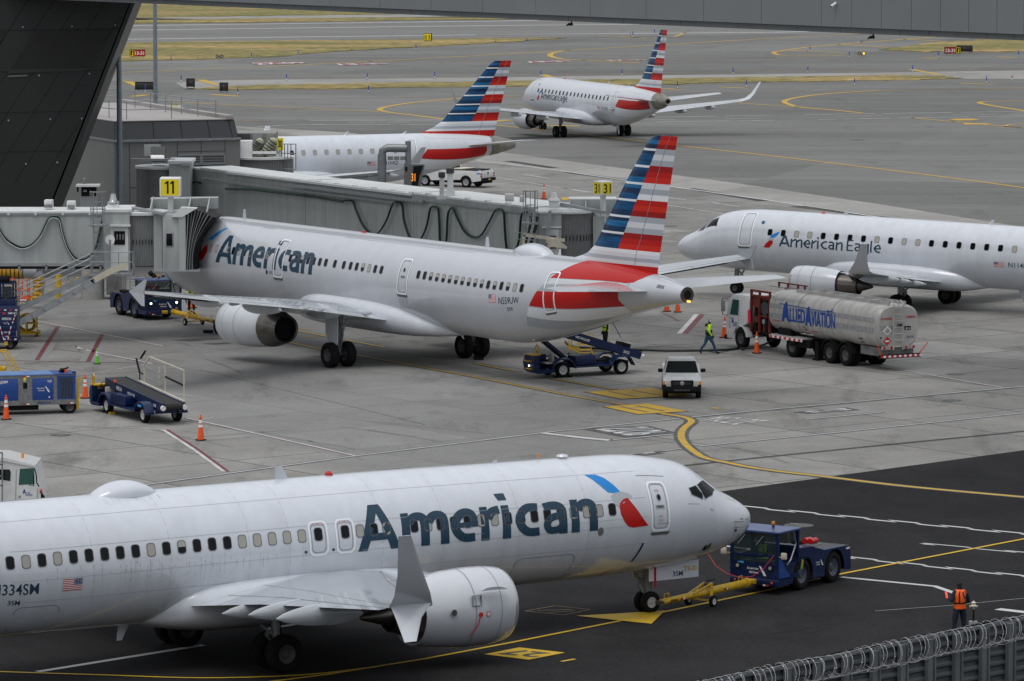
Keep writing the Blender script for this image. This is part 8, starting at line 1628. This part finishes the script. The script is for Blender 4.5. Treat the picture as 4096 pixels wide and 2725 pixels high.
# ---------------------------------------------------------------- airfield signs and lights
def afsign(label, px, w_, h, face, txt=None, dirn=0, extra=None, back=False):
    p = G(*px); o = thing('taxiway_sign', label, 'sign', p, dirn); z0 = .18; mb = MB(); mb.box(-w_/2, w_/2, -.16, .16, z0, z0+h, Black, .02); mb.build('sign_box', o)
    mb = MB()
    for x in (-w_*.35, w_*.35): mb.cyl((x, 0, 0), (x, 0, z0), .04, Galv)
    mb.build('sign_leg', o)
    if face: 
        mb = MB(); x0 = -w_/2+.05; x1 = w_/2-.05
        if extra == 'L': mb.box(x0, x0+.5, -.17, -.16, z0+.06, z0+h-.06, SYel); mb.box(x0+.05, x0+.45, -.175, -.165, z0+.11, z0+h-.11, Black); mb.text('J', (x0+.25, -.18, z0+h*.24), (1, 0, 0), (0, 0, 1), h*.5, SYel, .2, .03, 'c'); x0 += .53
        if extra == 'R': mb.box(x1-.5, x1, -.17, -.16, z0+.06, z0+h-.06, SYel); mb.box(x1-.45, x1-.05, -.175, -.165, z0+.11, z0+h-.11, Black); mb.text('J', (x1-.25, -.18, z0+h*.24), (1, 0, 0), (0, 0, 1), h*.5, SYel, .2, .03, 'c'); x1 -= .53
        mb.box(x0, x1, -.17, -.16, z0+.05, z0+h-.05, face); mb.text(txt, ((x0+x1)/2, -.178, z0+h*.24), (1, 0, 0), (0, 0, 1), h*.5, RefW if face is SRed else Black, (x1-x0)*.86, .03, 'c'); mb.build('sign_face', o)
    else:
        mb = MB(); mb.box(-w_/2+.04, w_/2-.04, -.2, -.16, z0+.08, z0+h-.1, pm('sign_back', (.02, .022, .026), .5), .02); mb.bar((-w_/2, -.3, .1), (-w_/2, -.16, z0+h), .04, .04, Black); mb.bar((w_/2, -.3, .1), (w_/2, -.16, z0+h), .04, .04, Black); mb.cyl((0, -.2, z0+h*.6), (0, -.21, z0+h*.6), .05, Amber, n=8); mb.build('back_frame', o)
    return o
afsign('red runway sign 13-31 on the left grass', (550, 232), 1.85, .82, SRed, '13-31', 0, 'L'); afsign('red runway sign 13-31 at the right grass corner', (3810, 221), 1.95, .82, SRed, '13-31', 0, 'R')
afsign('yellow direction sign on the upper grass island', (1712, 169), 1.0, .95, SYel, '/J  J\\', R(-14))
afsign('long black sign back beside the far light pole', (583, 366), 2.1, .8, None); afsign('black sign back left of the yellow bar', (763, 354), .85, .85, None); afsign('black sign back right of the yellow bar', (896, 371), .85, .85, None); afsign('black sign back behind the right hand red runway sign', (3858, 212), 1.9, .72, None)
BlM = pm('marker_blue', (.02, .06, .42), .5)
mk = thing('edge_marker', 'small blue topped white taxiway edge marker', 'marker', (0, 0, 0), 0, 'blue and white taxiway edge markers'); mb = MB(); mb.cyl((0, 0, 0), (0, 0, .28), .04, RefW, n=8); mb.cyl((0, 0, 0), (0, 0, .03), .12, Black, n=8); mb.build('stake', mk); mb = MB(); mb.cyl((0, 0, .28), (0, 0, .75), .055, BlM, .045, n=8); mb.build('blue_sleeve', mk)
first = True
L5 = lambda l, k, ox, oy: [(ox+x*k, oy+y*k) for x, y in l]
mkp = L5([(1467, 543), (2157, 510), (1553, 708), (1244, 795)], .4667, 0, 0)+L5([(530, 142), (1385, 93), (446, 315), (1031, 307), (1521, 300), (1040, 403), (93, 415)], .5516, 900, 150)+L5([(408, 345), (1240, 293), (1410, 275), (517, 608), (1155, 598), (1591, 697)], .5091, 1900, 0)+L5([(670, 410), (1073, 365), (981, 457), (63, 588), (653, 578), (1478, 568), (168, 690), (1021, 675), (2062, 658), (1681, 457), (2314, 452)], .5074, 2900, 0)
for p in mkp:
    if first: mk.location = G(*p); first = False
    else: dup(mk, G(*p))
ym = thing('edge_post', 'thin yellow frangible post beside the far taxiway', 'post', (0, 0, 0), 0, 'thin yellow posts by the taxiways'); mb = MB(); mb.cyl((0, 0, 0), (0, 0, .50), .03, Yel, n=6); mb.build('stake', ym); mb = MB(); mb.cyl((0, 0, .5), (0, 0, .58), .06, Black, n=6); mb.build('lamp_head', ym)
first = True
for p in L5([(920, 120), (1962, 60)], .5516, 900, 150)+L5([(163, 358), (657, 330), (1220, 295)], .5091, 1900, 0)+L5([(1033, 455), (1088, 358), (1547, 315), (1630, 450), (647, 440)], .5074, 2900, 0)+[(791, 250)]:
    if first: ym.location = G(*p); first = False
    else: dup(ym, G(*p))
for px, lit, lab in (((878, 241), False, 'unlit pair of runway guard lights near the left red sign'), ((3446, 229), True, 'pair of runway guard lights with one amber lamp lit')):
    o = thing('guard_light', lab, 'signal light', G(*px)); mb = MB(); mb.cyl((0, 0, 0), (0, 0, .5), .05, Yel); mb.cyl((0, 0, .45), (0, 0, .62), .14, Yel); mb.build('stand', o)
    for s in (-1, 1): mb = MB(); mb.cyl((s*.26, .1, .45), (s*.26, -.15, .45), .20, Black, n=16); mb.cyl((s*.26, -.15, .45), (s*.26, -.17, .45), .13, AmberLit if lit and s > 0 else Frame, n=14); mb.build('lamp', o)
rm = thing('edge_marker', 'red topped marker on the pale shoulder at far right', 'marker', G(4048, 319)); mb = MB(); mb.cyl((0, 0, 0), (0, 0, .15), .05, RefW, n=8); mb.build('stake', rm); mb = MB(); mb.cyl((0, 0, .15), (0, 0, .5), .05, RefR, n=8); mb.build('red_sleeve', rm)

# ---------------------------------------------------------------- blast fence with razor wire
FA, FB = G(4096, 2470, 3.0), G(2800, 2732, 3.0); dF = (FA-FB).normalized(); FL = (FA-FB).length; nF = Vector((dF.y, -dF.x, 0)); nF = nF if nF.y < 0 else -nF
FA = FA+dF*2; FB = FB-dF*3; FL = (FA-FB).length; F0 = Vector((FB.x, FB.y, 0))
fn = thing('barrier_fence', 'grey corrugated metal barrier fence across the lower right corner', 'fence', F0); mb = MB()
FeM = pm('fence_steel', (.16, .175, .185), .5, .3, var=.25, vs=1.5); FeD = pm('fence_dark', (.085, .095, .102), .6, .2, var=.2)
def FP(u, o, z): return dF*u+nF*o+Vector((0, 0, z))
prof = []; z = .0
while z < 2.92: prof += [(0, z), (0, z+.10), (.07, z+.16), (.07, z+.22)]; z += .28
prof.append((0, 2.95)); mb.loft([[FP(u, o, z) for o, z in prof] for u in (0, FL)], FeD, False, False)
mb.loft([[FP(u, o, z) for o, z in ((-.06, 0), (-.06, 2.95))] for u in (0, FL)], FeD, False, False); mb.build('corrugated_panel', fn)
mb = MB(); mb.loft([[FP(u, o, z) for o, z in ((-.06, 2.94), (.10, 2.94), (.10, 3.0), (-.06, 3.0))] for u in (0, FL)], FeM); mb.build('top_rail', fn)
k = 0
while k*1.24+.3 < FL:
    u = .3+k*1.24; mb = MB(); mb.loft([[FP(u+a, o, z) for a, o in ((-.15, .07), (-.15, .20), (.06, .20), (.06, .07))] for z in (0, 2.96)], FeM); mb.loft([[FP(u+a, o, z) for a, o in ((.10, .07), (.10, .24), (.15, .24), (.15, .07))] for z in (0, 2.96)], FeM); mb.build('post', fn); k += 1
mb = MB(); mb.tube([FP(u, -.02, 3.05+.012*math.sin(u*3)) for u in [FL*j/60 for j in range(61)]], .035, Black, 6)
mb.build('cable', fn)
rz = thing('razor_wire', 'looped silver razor wire along the top of the barrier fence', 'wire', F0); WrM = pm('wire_silver', (.50, .50, .51), .5, .2); 
def helix(ph, y0, rr, pitch, jit):
    mb = MB(); pts = []; n = int(FL/pitch*18); rnd = random.Random(int(ph*10)+3)
    for j in range(n):
        a = 2*pi*j/18+ph; u = FL*j/n+.05*math.sin(j*.13); r2 = rr*(1+.10*math.sin(j*.031+ph)+jit*math.sin(j*.77))
        pts.append(FP(u, y0+.9*r2*math.cos(a), 2.80+r2*math.sin(a)))
    mb.tube(pts, .006, WrM, 4)
    for j in range(3, n, 3):
        p = pts[j]; d_ = (pts[j]-pts[j-1]).normalized(); s_ = Vector((rnd.uniform(-1, 1), rnd.uniform(-1, 1), rnd.uniform(-1, 1))).cross(d_).normalized()*.028
        mb.add([p-d_*.03, p+s_*.7, p+d_*.03, p-s_*.7], [(0, 1, 2, 3)], WrM)
    mb.build('wire_coil', rz)
helix(0, .22, .34, .42, .02); helix(2.1, .22, .32, .55, .03)
mb = MB(); 
for z, o in ((3.10, .22), (2.52, .30)): mb.tube([FP(u, o, z+.02*math.sin(u*2)) for u in [FL*j/40 for j in range(41)]], .007, WrM, 4)
for k in range(int(FL/1.24)+1): mb.bar(FP(.4+k*1.24, 0, 2.9), FP(.62+k*1.24, .42, 3.12), .06, .02, FeM)
mb.build('wire_bracket', rz)
# standpipe
Zp = lambda x, y: (3700+x*.1785, 2280+y*.1785); Yp = 147.3; sp = thing('valve_post', 'short grey capped valve post on a concrete block beside the orange vest worker', 'post', (AT(*Zp(1085, 1200), Yp).x, Yp, 0)); O = Vector(sp.location); q_ = lambda x, y: AT(*Zp(x, y), Yp)-O
mb = MB(); a, b = q_(990, 1150), q_(1168, 1300); mb.box(a.x, b.x, -.1, .12, 0, a.z, pm('concrete_grey', (0, 0, 0))); mb.build('concrete_block', sp); mb = MB(); mb.cyl((0, 0, a.z), (0, 0, q_(0, 880).z), .03, Black, n=12); mb.build('pipe', sp)
mb = MB(); zb = q_(0, 885).z; zt = q_(0, 688).z; H = zt-zb; mb.lathe((0, 0, zb), (0, 0, 1), [(0, .03), (H*.2, .05), (H*.3, .10), (H*.42, .11), (H*.5, .07), (H*.7, .055), (H*.72, .08), (H*.78, .08), (H*.84, .05), (H, 0)], Cream, 16); mb.cyl((-.13, 0, zb+H*.32), (.13, 0, zb+H*.32), .03, Cream); mb.build('valve_head', sp)

# ---------------------------------------------------------------- people
SKIN = pm('skin', (.30, .17, .11), .6)
def person(label, loc, rz, J, top, legs, head=None, gloves=None, shoes=None, vest=None, parent_scale=1.0, muffs=False):
    """J: joint dict in metres (X forward, Y left). One skinned body surface."""
    o = thing('person', label, 'person', loc, rz); n = {}; vs = []; es = []; rad = []; seg = []
    def add(name, p, r): n[name] = len(vs); vs.append(Vector(p)); rad.append(r); return n[name]
    def link(a, b, m): es.append((n[a], n[b])); seg.append((n[a], n[b], m))
    gl = gloves or SKIN; sh = shoes or Black; hd = head or SKIN
    add('pelvis', J['pelvis'], .135); add('waist', mid(J['pelvis'], J['chest'], .45), .125); add('chest', J['chest'], .150); add('neck', J['neck'], .062)
    link('pelvis', 'waist', top); link('waist', 'chest', top); link('chest', 'neck', top)
    hp = Vector(J['head']); nk = Vector(J['neck']); hdv = (hp-nk).normalized(); add('jaw', nk.lerp(hp, .45), .075); add('skull', hp, .108); add('crown', hp+hdv*.075, .085); link('neck', 'jaw', hd); link('jaw', 'skull', hd); link('skull', 'crown', hd)
    face = J.get('face', Vector((1, 0, 0))); add('nose', hp+Vector(face)*.085-hdv*.03, .03); link('skull', 'nose', SKIN)
    for s, S_ in ((1, 'l'), (-1, 'r')):
        sd_ = Vector(J['sh_'+S_]); el = Vector(J['el_'+S_]); wr = Vector(J['wr_'+S_]); add('sh'+S_, sd_, .078); add('ua'+S_, sd_.lerp(el, .5), .058); add('el'+S_, el, .050); add('fa'+S_, el.lerp(wr, .5), .046); add('wr'+S_, wr, .034)
        link('chest', 'sh'+S_, top); link('sh'+S_, 'ua'+S_, top); link('ua'+S_, 'el'+S_, top); link('el'+S_, 'fa'+S_, top); link('fa'+S_, 'wr'+S_, top)
        hv = (wr-el).normalized(); side = hv.cross(Vector((0, 1, 0))) if abs(hv.y) < .9 else hv.cross(Vector((1, 0, 0))); side.normalize(); add('palm'+S_, wr+hv*.065, .034); link('wr'+S_, 'palm'+S_, gl); inw = side.cross(hv).normalized()*(-s)
        for k, ln in enumerate((.070, .082, .076, .060)):
            b_ = wr+hv*.095+side*(.027-.018*k); add('f%d%s' % (k, S_), b_, .0105); add('g%d%s' % (k, S_), b_+hv*ln*.55+inw*.012, .0095); add('h%d%s' % (k, S_), b_+hv*ln*.85+inw*.035, .0085); link('palm'+S_, 'f%d%s' % (k, S_), gl); link('f%d%s' % (k, S_), 'g%d%s' % (k, S_), gl); link('g%d%s' % (k, S_), 'h%d%s' % (k, S_), gl)
        add('t0'+S_, wr+hv*.045+side*.042, .012); add('t1'+S_, wr+hv*.085+side*.058+inw*.02, .010); link('palm'+S_, 't0'+S_, gl); link('t0'+S_, 't1'+S_, gl)
        hi = Vector(J['hip_'+S_]); kn = Vector(J['kn_'+S_]); an = Vector(J['an_'+S_]); toe = Vector(J['toe_'+S_]); add('hi'+S_, hi, .112); add('th'+S_, hi.lerp(kn, .5), .098); add('kn'+S_, kn, .070); add('ca'+S_, kn.lerp(an, .4), .068); add('an'+S_, an, .052)
        link('pelvis', 'hi'+S_, legs); link('hi'+S_, 'th'+S_, legs); link('th'+S_, 'kn'+S_, legs); link('kn'+S_, 'ca'+S_, legs); link('ca'+S_, 'an'+S_, legs)
        add('he'+S_, an+Vector((-.03, 0, -.045)), .042); add('ba'+S_, an.lerp(toe, .6)+Vector((0, 0, -.02)), .044); add('to'+S_, toe, .034); link('an'+S_, 'he'+S_, sh); link('an'+S_, 'ba'+S_, sh); link('ba'+S_, 'to'+S_, sh)
    me = bpy.data.meshes.new('b'); me.from_pydata([tuple(v) for v in vs], es, []); ob = bpy.data.objects.new('b', me); COL.objects.link(ob)
    sk = ob.modifiers.new('s', 'SKIN'); sk.use_smooth_shade = True; ob.modifiers.new('u', 'SUBSURF').levels = 2; ob.modifiers['u'].render_levels = 2
    for i, r_ in enumerate(rad): me.skin_vertices[0].data[i].radius = (r_, r_); me.skin_vertices[0].data[i].use_root = (i == 0)
    ob.modifiers['s'].branch_smoothing = .4; bpy.context.view_layer.update(); dg = bpy.context.evaluated_depsgraph_get(); m2 = bpy.data.meshes.new_from_object(ob.evaluated_get(dg)); bpy.data.objects.remove(ob); bpy.data.meshes.remove(me)
    mats = []; 
    for m_ in (top, legs, hd, gl, sh, SKIN):
        if m_ not in mats: mats.append(m_)
    for m_ in mats: m2.materials.append(m_)
    for p in m2.polygons:
        c = p.center; best = (1e9, 0)
        for a, b, m_ in seg:
            A_, B_ = vs[a], vs[b]; d_ = B_-A_; t_ = max(0, min(1, (c-A_).dot(d_)/max(d_.dot(d_), 1e-9))); dist = (c-A_-d_*t_).length-(rad[a]+(rad[b]-rad[a])*t_)
            if dist < best[0]: best = (dist, mats.index(m_))
        p.material_index = best[1]; p.use_smooth = True
    bo = bpy.data.objects.new('person_body', m2); COL.objects.link(bo); bo.parent = o
    ch, pv, nk = Vector(J['chest']), Vector(J['pelvis']), Vector(J['neck'])
    if vest:
        mb = MB(); ax = (nk-pv).normalized(); sidev = (Vector(J['sh_l'])-Vector(J['sh_r'])).normalized(); fr = sidev.cross(ax).normalized(); rg = []; L_ = (nk-pv).length
        for t_, a_, b_ in ((-.06, .185, .150), (.15, .180, .155), (.35, .190, .165), (.6, .212, .172), (.8, .222, .160), (.93, .17, .125), (1.0, .10, .09)):
            c = pv+ax*L_*t_; rg.append([c+sidev*a_*math.cos(2*pi*k/20)+fr*b_*math.sin(2*pi*k/20) for k in range(20)])
        mb.loft(rg, vest, False, True, True); v_ = mb.build('safety_vest', o); mb = MB()
        def band(t0, t1):
            r2 = []
            for t_ in (t0, t1): 
                c = pv+ax*L_*t_; a_, b_ = lerp([(-.06, .185, .150), (.15, .180, .155), (.35, .190, .165), (.6, .212, .172), (.8, .222, .160), (.93, .17, .125)], t_); r2.append([c+sidev*(a_+.006)*math.cos(2*pi*k/20)+fr*(b_+.006)*math.sin(2*pi*k/20) for k in range(20)])
            mb.loft(r2, pm('reflective_grey', (.38, .42, .48), .4), False, True, True)
        band(.22, .30)
        for s in (-.55, .55):
            for d_ in (-1, 1): mb.loft([[pv+ax*L_*t_+sidev*(lerp([(0, .18), (.8, .22), (1, .10)], t_)[0]*s+e)+fr*d_*(lerp([(.2, .158), (.6, .174), (.8, .164), (.93, .128), (1, .1)], t_)[0]*math.sqrt(1-s*s)+.012) for e in (-.022, .022)] for t_ in (.26, .45, .6, .8, .93)], MATS['reflective_grey'], False, False)
        mb.build('reflective_band', v_)
    if muffs:
        mb = MB()
        for s in (-1, 1): c = hp+Vector(face).cross(Vector((0, 0, 1))).normalized()*s*.10; mb.cyl(c, c+Vector(face).cross(Vector((0, 0, 1))).normalized()*s*.045, .045, RefW, n=12)
        mb.build('ear_muffs', o)
    return o
def stand(h=1.8, **k):
    J = dict(pelvis=(0, 0, .98), chest=(.0, 0, 1.30), neck=(.0, 0, 1.50), head=(.02, 0, 1.64), sh_l=(0, .19, 1.43), sh_r=(0, -.19, 1.43), el_l=(-.02, .26, 1.14), el_r=(-.02, -.26, 1.14), wr_l=(.06, .25, .90), wr_r=(.06, -.25, .90), hip_l=(0, .10, .92), hip_r=(0, -.10, .92), kn_l=(.02, .12, .50), kn_r=(.02, -.12, .50), an_l=(-.01, .13, .10), an_r=(-.01, -.13, .10), toe_l=(.17, .15, .04), toe_r=(.17, -.15, .04)); J.update(k); return J
NavyC = pm('navy_cloth', (.008, .013, .028), .9); BlkC = pm('black_cloth', (.008, .008, .009), .9); Jean = pm('blue_jeans', (.02, .065, .13), .85, var=.2, vs=8); OV = pm('vest_orange', (.95, .13, .008), .6); HV = pm('vest_lime', (.50, .90, .015), .6)
# walking man, heading left in the photo with a long stride
p = G(2833, 1417); w1 = person('person in lime jacket, blue jeans and black balaclava walking beside the fuel hose', p, R(12), stand(pelvis=(0, 0, .95), chest=(.03, 0, 1.27), neck=(.04, 0, 1.47), head=(.07, 0, 1.61), sh_l=(.03, .19, 1.40), sh_r=(.03, -.19, 1.40), hip_l=(0, .09, .90), hip_r=(0, -.09, .90), kn_l=(-.14, .10, .50), kn_r=(.22, -.10, .52), an_l=(-.40, .11, .16), an_r=(.36, -.11, .10), toe_l=(-.30, .12, .04), toe_r=(.54, -.11, .05), el_r=(-.02, -.25, 1.12), wr_r=(.12, -.24, .90), el_l=(.05, .25, 1.12), wr_l=(.22, .22, .92), face=Vector((1, 0, 0))), HV, Jean, BlkC, BlkC, Black, None, muffs=True)
mb = MB(); mb.loft([[(x, y, z) for x, y in [(.03+.172*math.cos(a), .205*math.sin(a)) for a in [2*pi*k/20 for k in range(20)]]] for z in (1.12, 1.165)], pm('reflective_grey', (0, 0, 0)), False, True, True); mb.loft([[(x, y, z) for x, y in [(.02+.165*math.cos(a), .198*math.sin(a)) for a in [2*pi*k/20 for k in range(20)]]] for z in (.93, 1.10)], BlkC, False, True, True); mb.build('jacket_hem', w1)
mb = MB(); mb.lathe((-.07, 0, 1.40), (-.5, 0, .8), [(0, .10), (.05, .10), (.09, .06), (.10, 0)], BlkC, 14); mb.build('hood', w1)
# ramp worker with orange vest seen from behind
pw = person('person in orange reflective vest seen from behind beside the barrier fence', G(3838, 2566), R(118), stand(hip_l=(0, .11, .92), kn_l=(.03, .16, .50), kn_r=(.0, -.14, .50), an_l=(-.01, .20, .10), an_r=(-.02, -.17, .10), toe_l=(.16, .24, .04), toe_r=(.15, -.2, .04), el_l=(-.05, .30, 1.18), wr_l=(.20, .26, 1.26), el_r=(-.04, -.29, 1.15), wr_r=(.16, -.20, 1.05), head=(.02, 0, 1.65)), NavyC, NavyC, BlkC, BlkC, Black, OV); pw.scale = (1.08, 1.08, 1.08)
mb = MB(); mb.cyl((.20, .30, 1.24), (.24, .32, 1.42), .03, pm('wand_red', (.95, .10, .07), .4, emit=.6)); mb.build('marshalling_wand', pw)
mb = MB(); mb.quad([(-.182, .05, 1.44), (-.182, .0, 1.45), (-.186, -.04, 1.34), (-.186, .0, 1.34)], Slate); mb.quad([(-.186, .01, 1.335), (-.186, -.05, 1.335), (-.190, -.09, 1.24), (-.190, -.05, 1.24)], Slate); mb.text('American', (-.192, .11, 1.17), (0, -1, 0), (0, 0, 1), .035, Slate, .20, .01); mb.build('vest_lettering', pw)
# worker under the tail, upper body hidden by the fuselage
person('person in lime vest standing on the far side of the raised belt loader', G(2422, 1401), R(200), stand(), BlkC, BlkC, BlkC, BlkC, Black, HV)
# worker at the far towbar, stooping
person('person in dark trousers and lime vest stooping by the far yellow towbar', G(766, 1262), R(-95), stand(chest=(.22, 0, 1.18), neck=(.38, 0, 1.28), head=(.50, 0, 1.30), sh_l=(.32, .19, 1.22), sh_r=(.32, -.19, 1.22), el_l=(.34, .27, .95), el_r=(.34, -.27, .95), wr_l=(.42, .20, .74), wr_r=(.42, -.20, .74)), BlkC, BlkC, BlkC, BlkC, Black, HV)
def seated(label, base, rz, vest):
    return person(label, base, rz, stand(pelvis=(0, 0, .52), chest=(-.02, 0, .86), neck=(.0, 0, 1.06), head=(.03, 0, 1.20), sh_l=(0, .19, .99), sh_r=(0, -.19, .99), el_l=(.10, .24, .74), el_r=(.10, -.24, .74), wr_l=(.34, .16, .80), wr_r=(.34, -.16, .80), hip_l=(.02, .10, .48), hip_r=(.02, -.10, .48), kn_l=(.44, .13, .50), kn_r=(.44, -.13, .50), an_l=(.46, .13, .12), an_r=(.46, -.13, .12), toe_l=(.62, .14, .06), toe_r=(.62, -.14, .06)), BlkC, BlkC, BlkC, BlkC, Black, vest)
h = R(-124.6); q = TugO+Vector((math.cos(h), math.sin(h), 0))*2.85+Vector((-math.sin(h), math.cos(h), 0))*-.10; q.z = .50; seated('person in lime vest driving the near blue tug', q, h, HV)
h = R(-62); q = T2+Vector((math.cos(h), math.sin(h), 0))*2.85; q.z = .50; seated('person in dark clothes driving the far blue tug', q, h, None)
# red bypass cord from the nose gear to the tug mirror
mb = MB(); mb.tube([AT(x, y, Y) for x, y, Y in ((2826, 2207, 158.2), (2862, 2262, 157.9), (2905, 2293, 157.5), (2960, 2311, 157.3), (3010, 2306, 157.2), (3055, 2275, 157.0), (3095, 2224, 156.9))], .012, pm('cord_red', (.6, .03, .02), .6), 5); tag(mb.build('headset_cord'), 'thin red cord looping in front of the near blue tug', 'cord')
mb = MB(); mb.box(-.25, .25, -.12, .12, 0, .16, Black); o = mb.build('wheel_chock'); o.location = G(1915, 1440); tag(o, 'black chock behind the right main wheels of the gate 11 airliner', 'chock', 'wheel chocks')
o2 = o.copy(); COL.objects.link(o2); o2.location = G(833, 1333); tag(o2, 'black chock by the nose wheel of the gate 11 airliner')
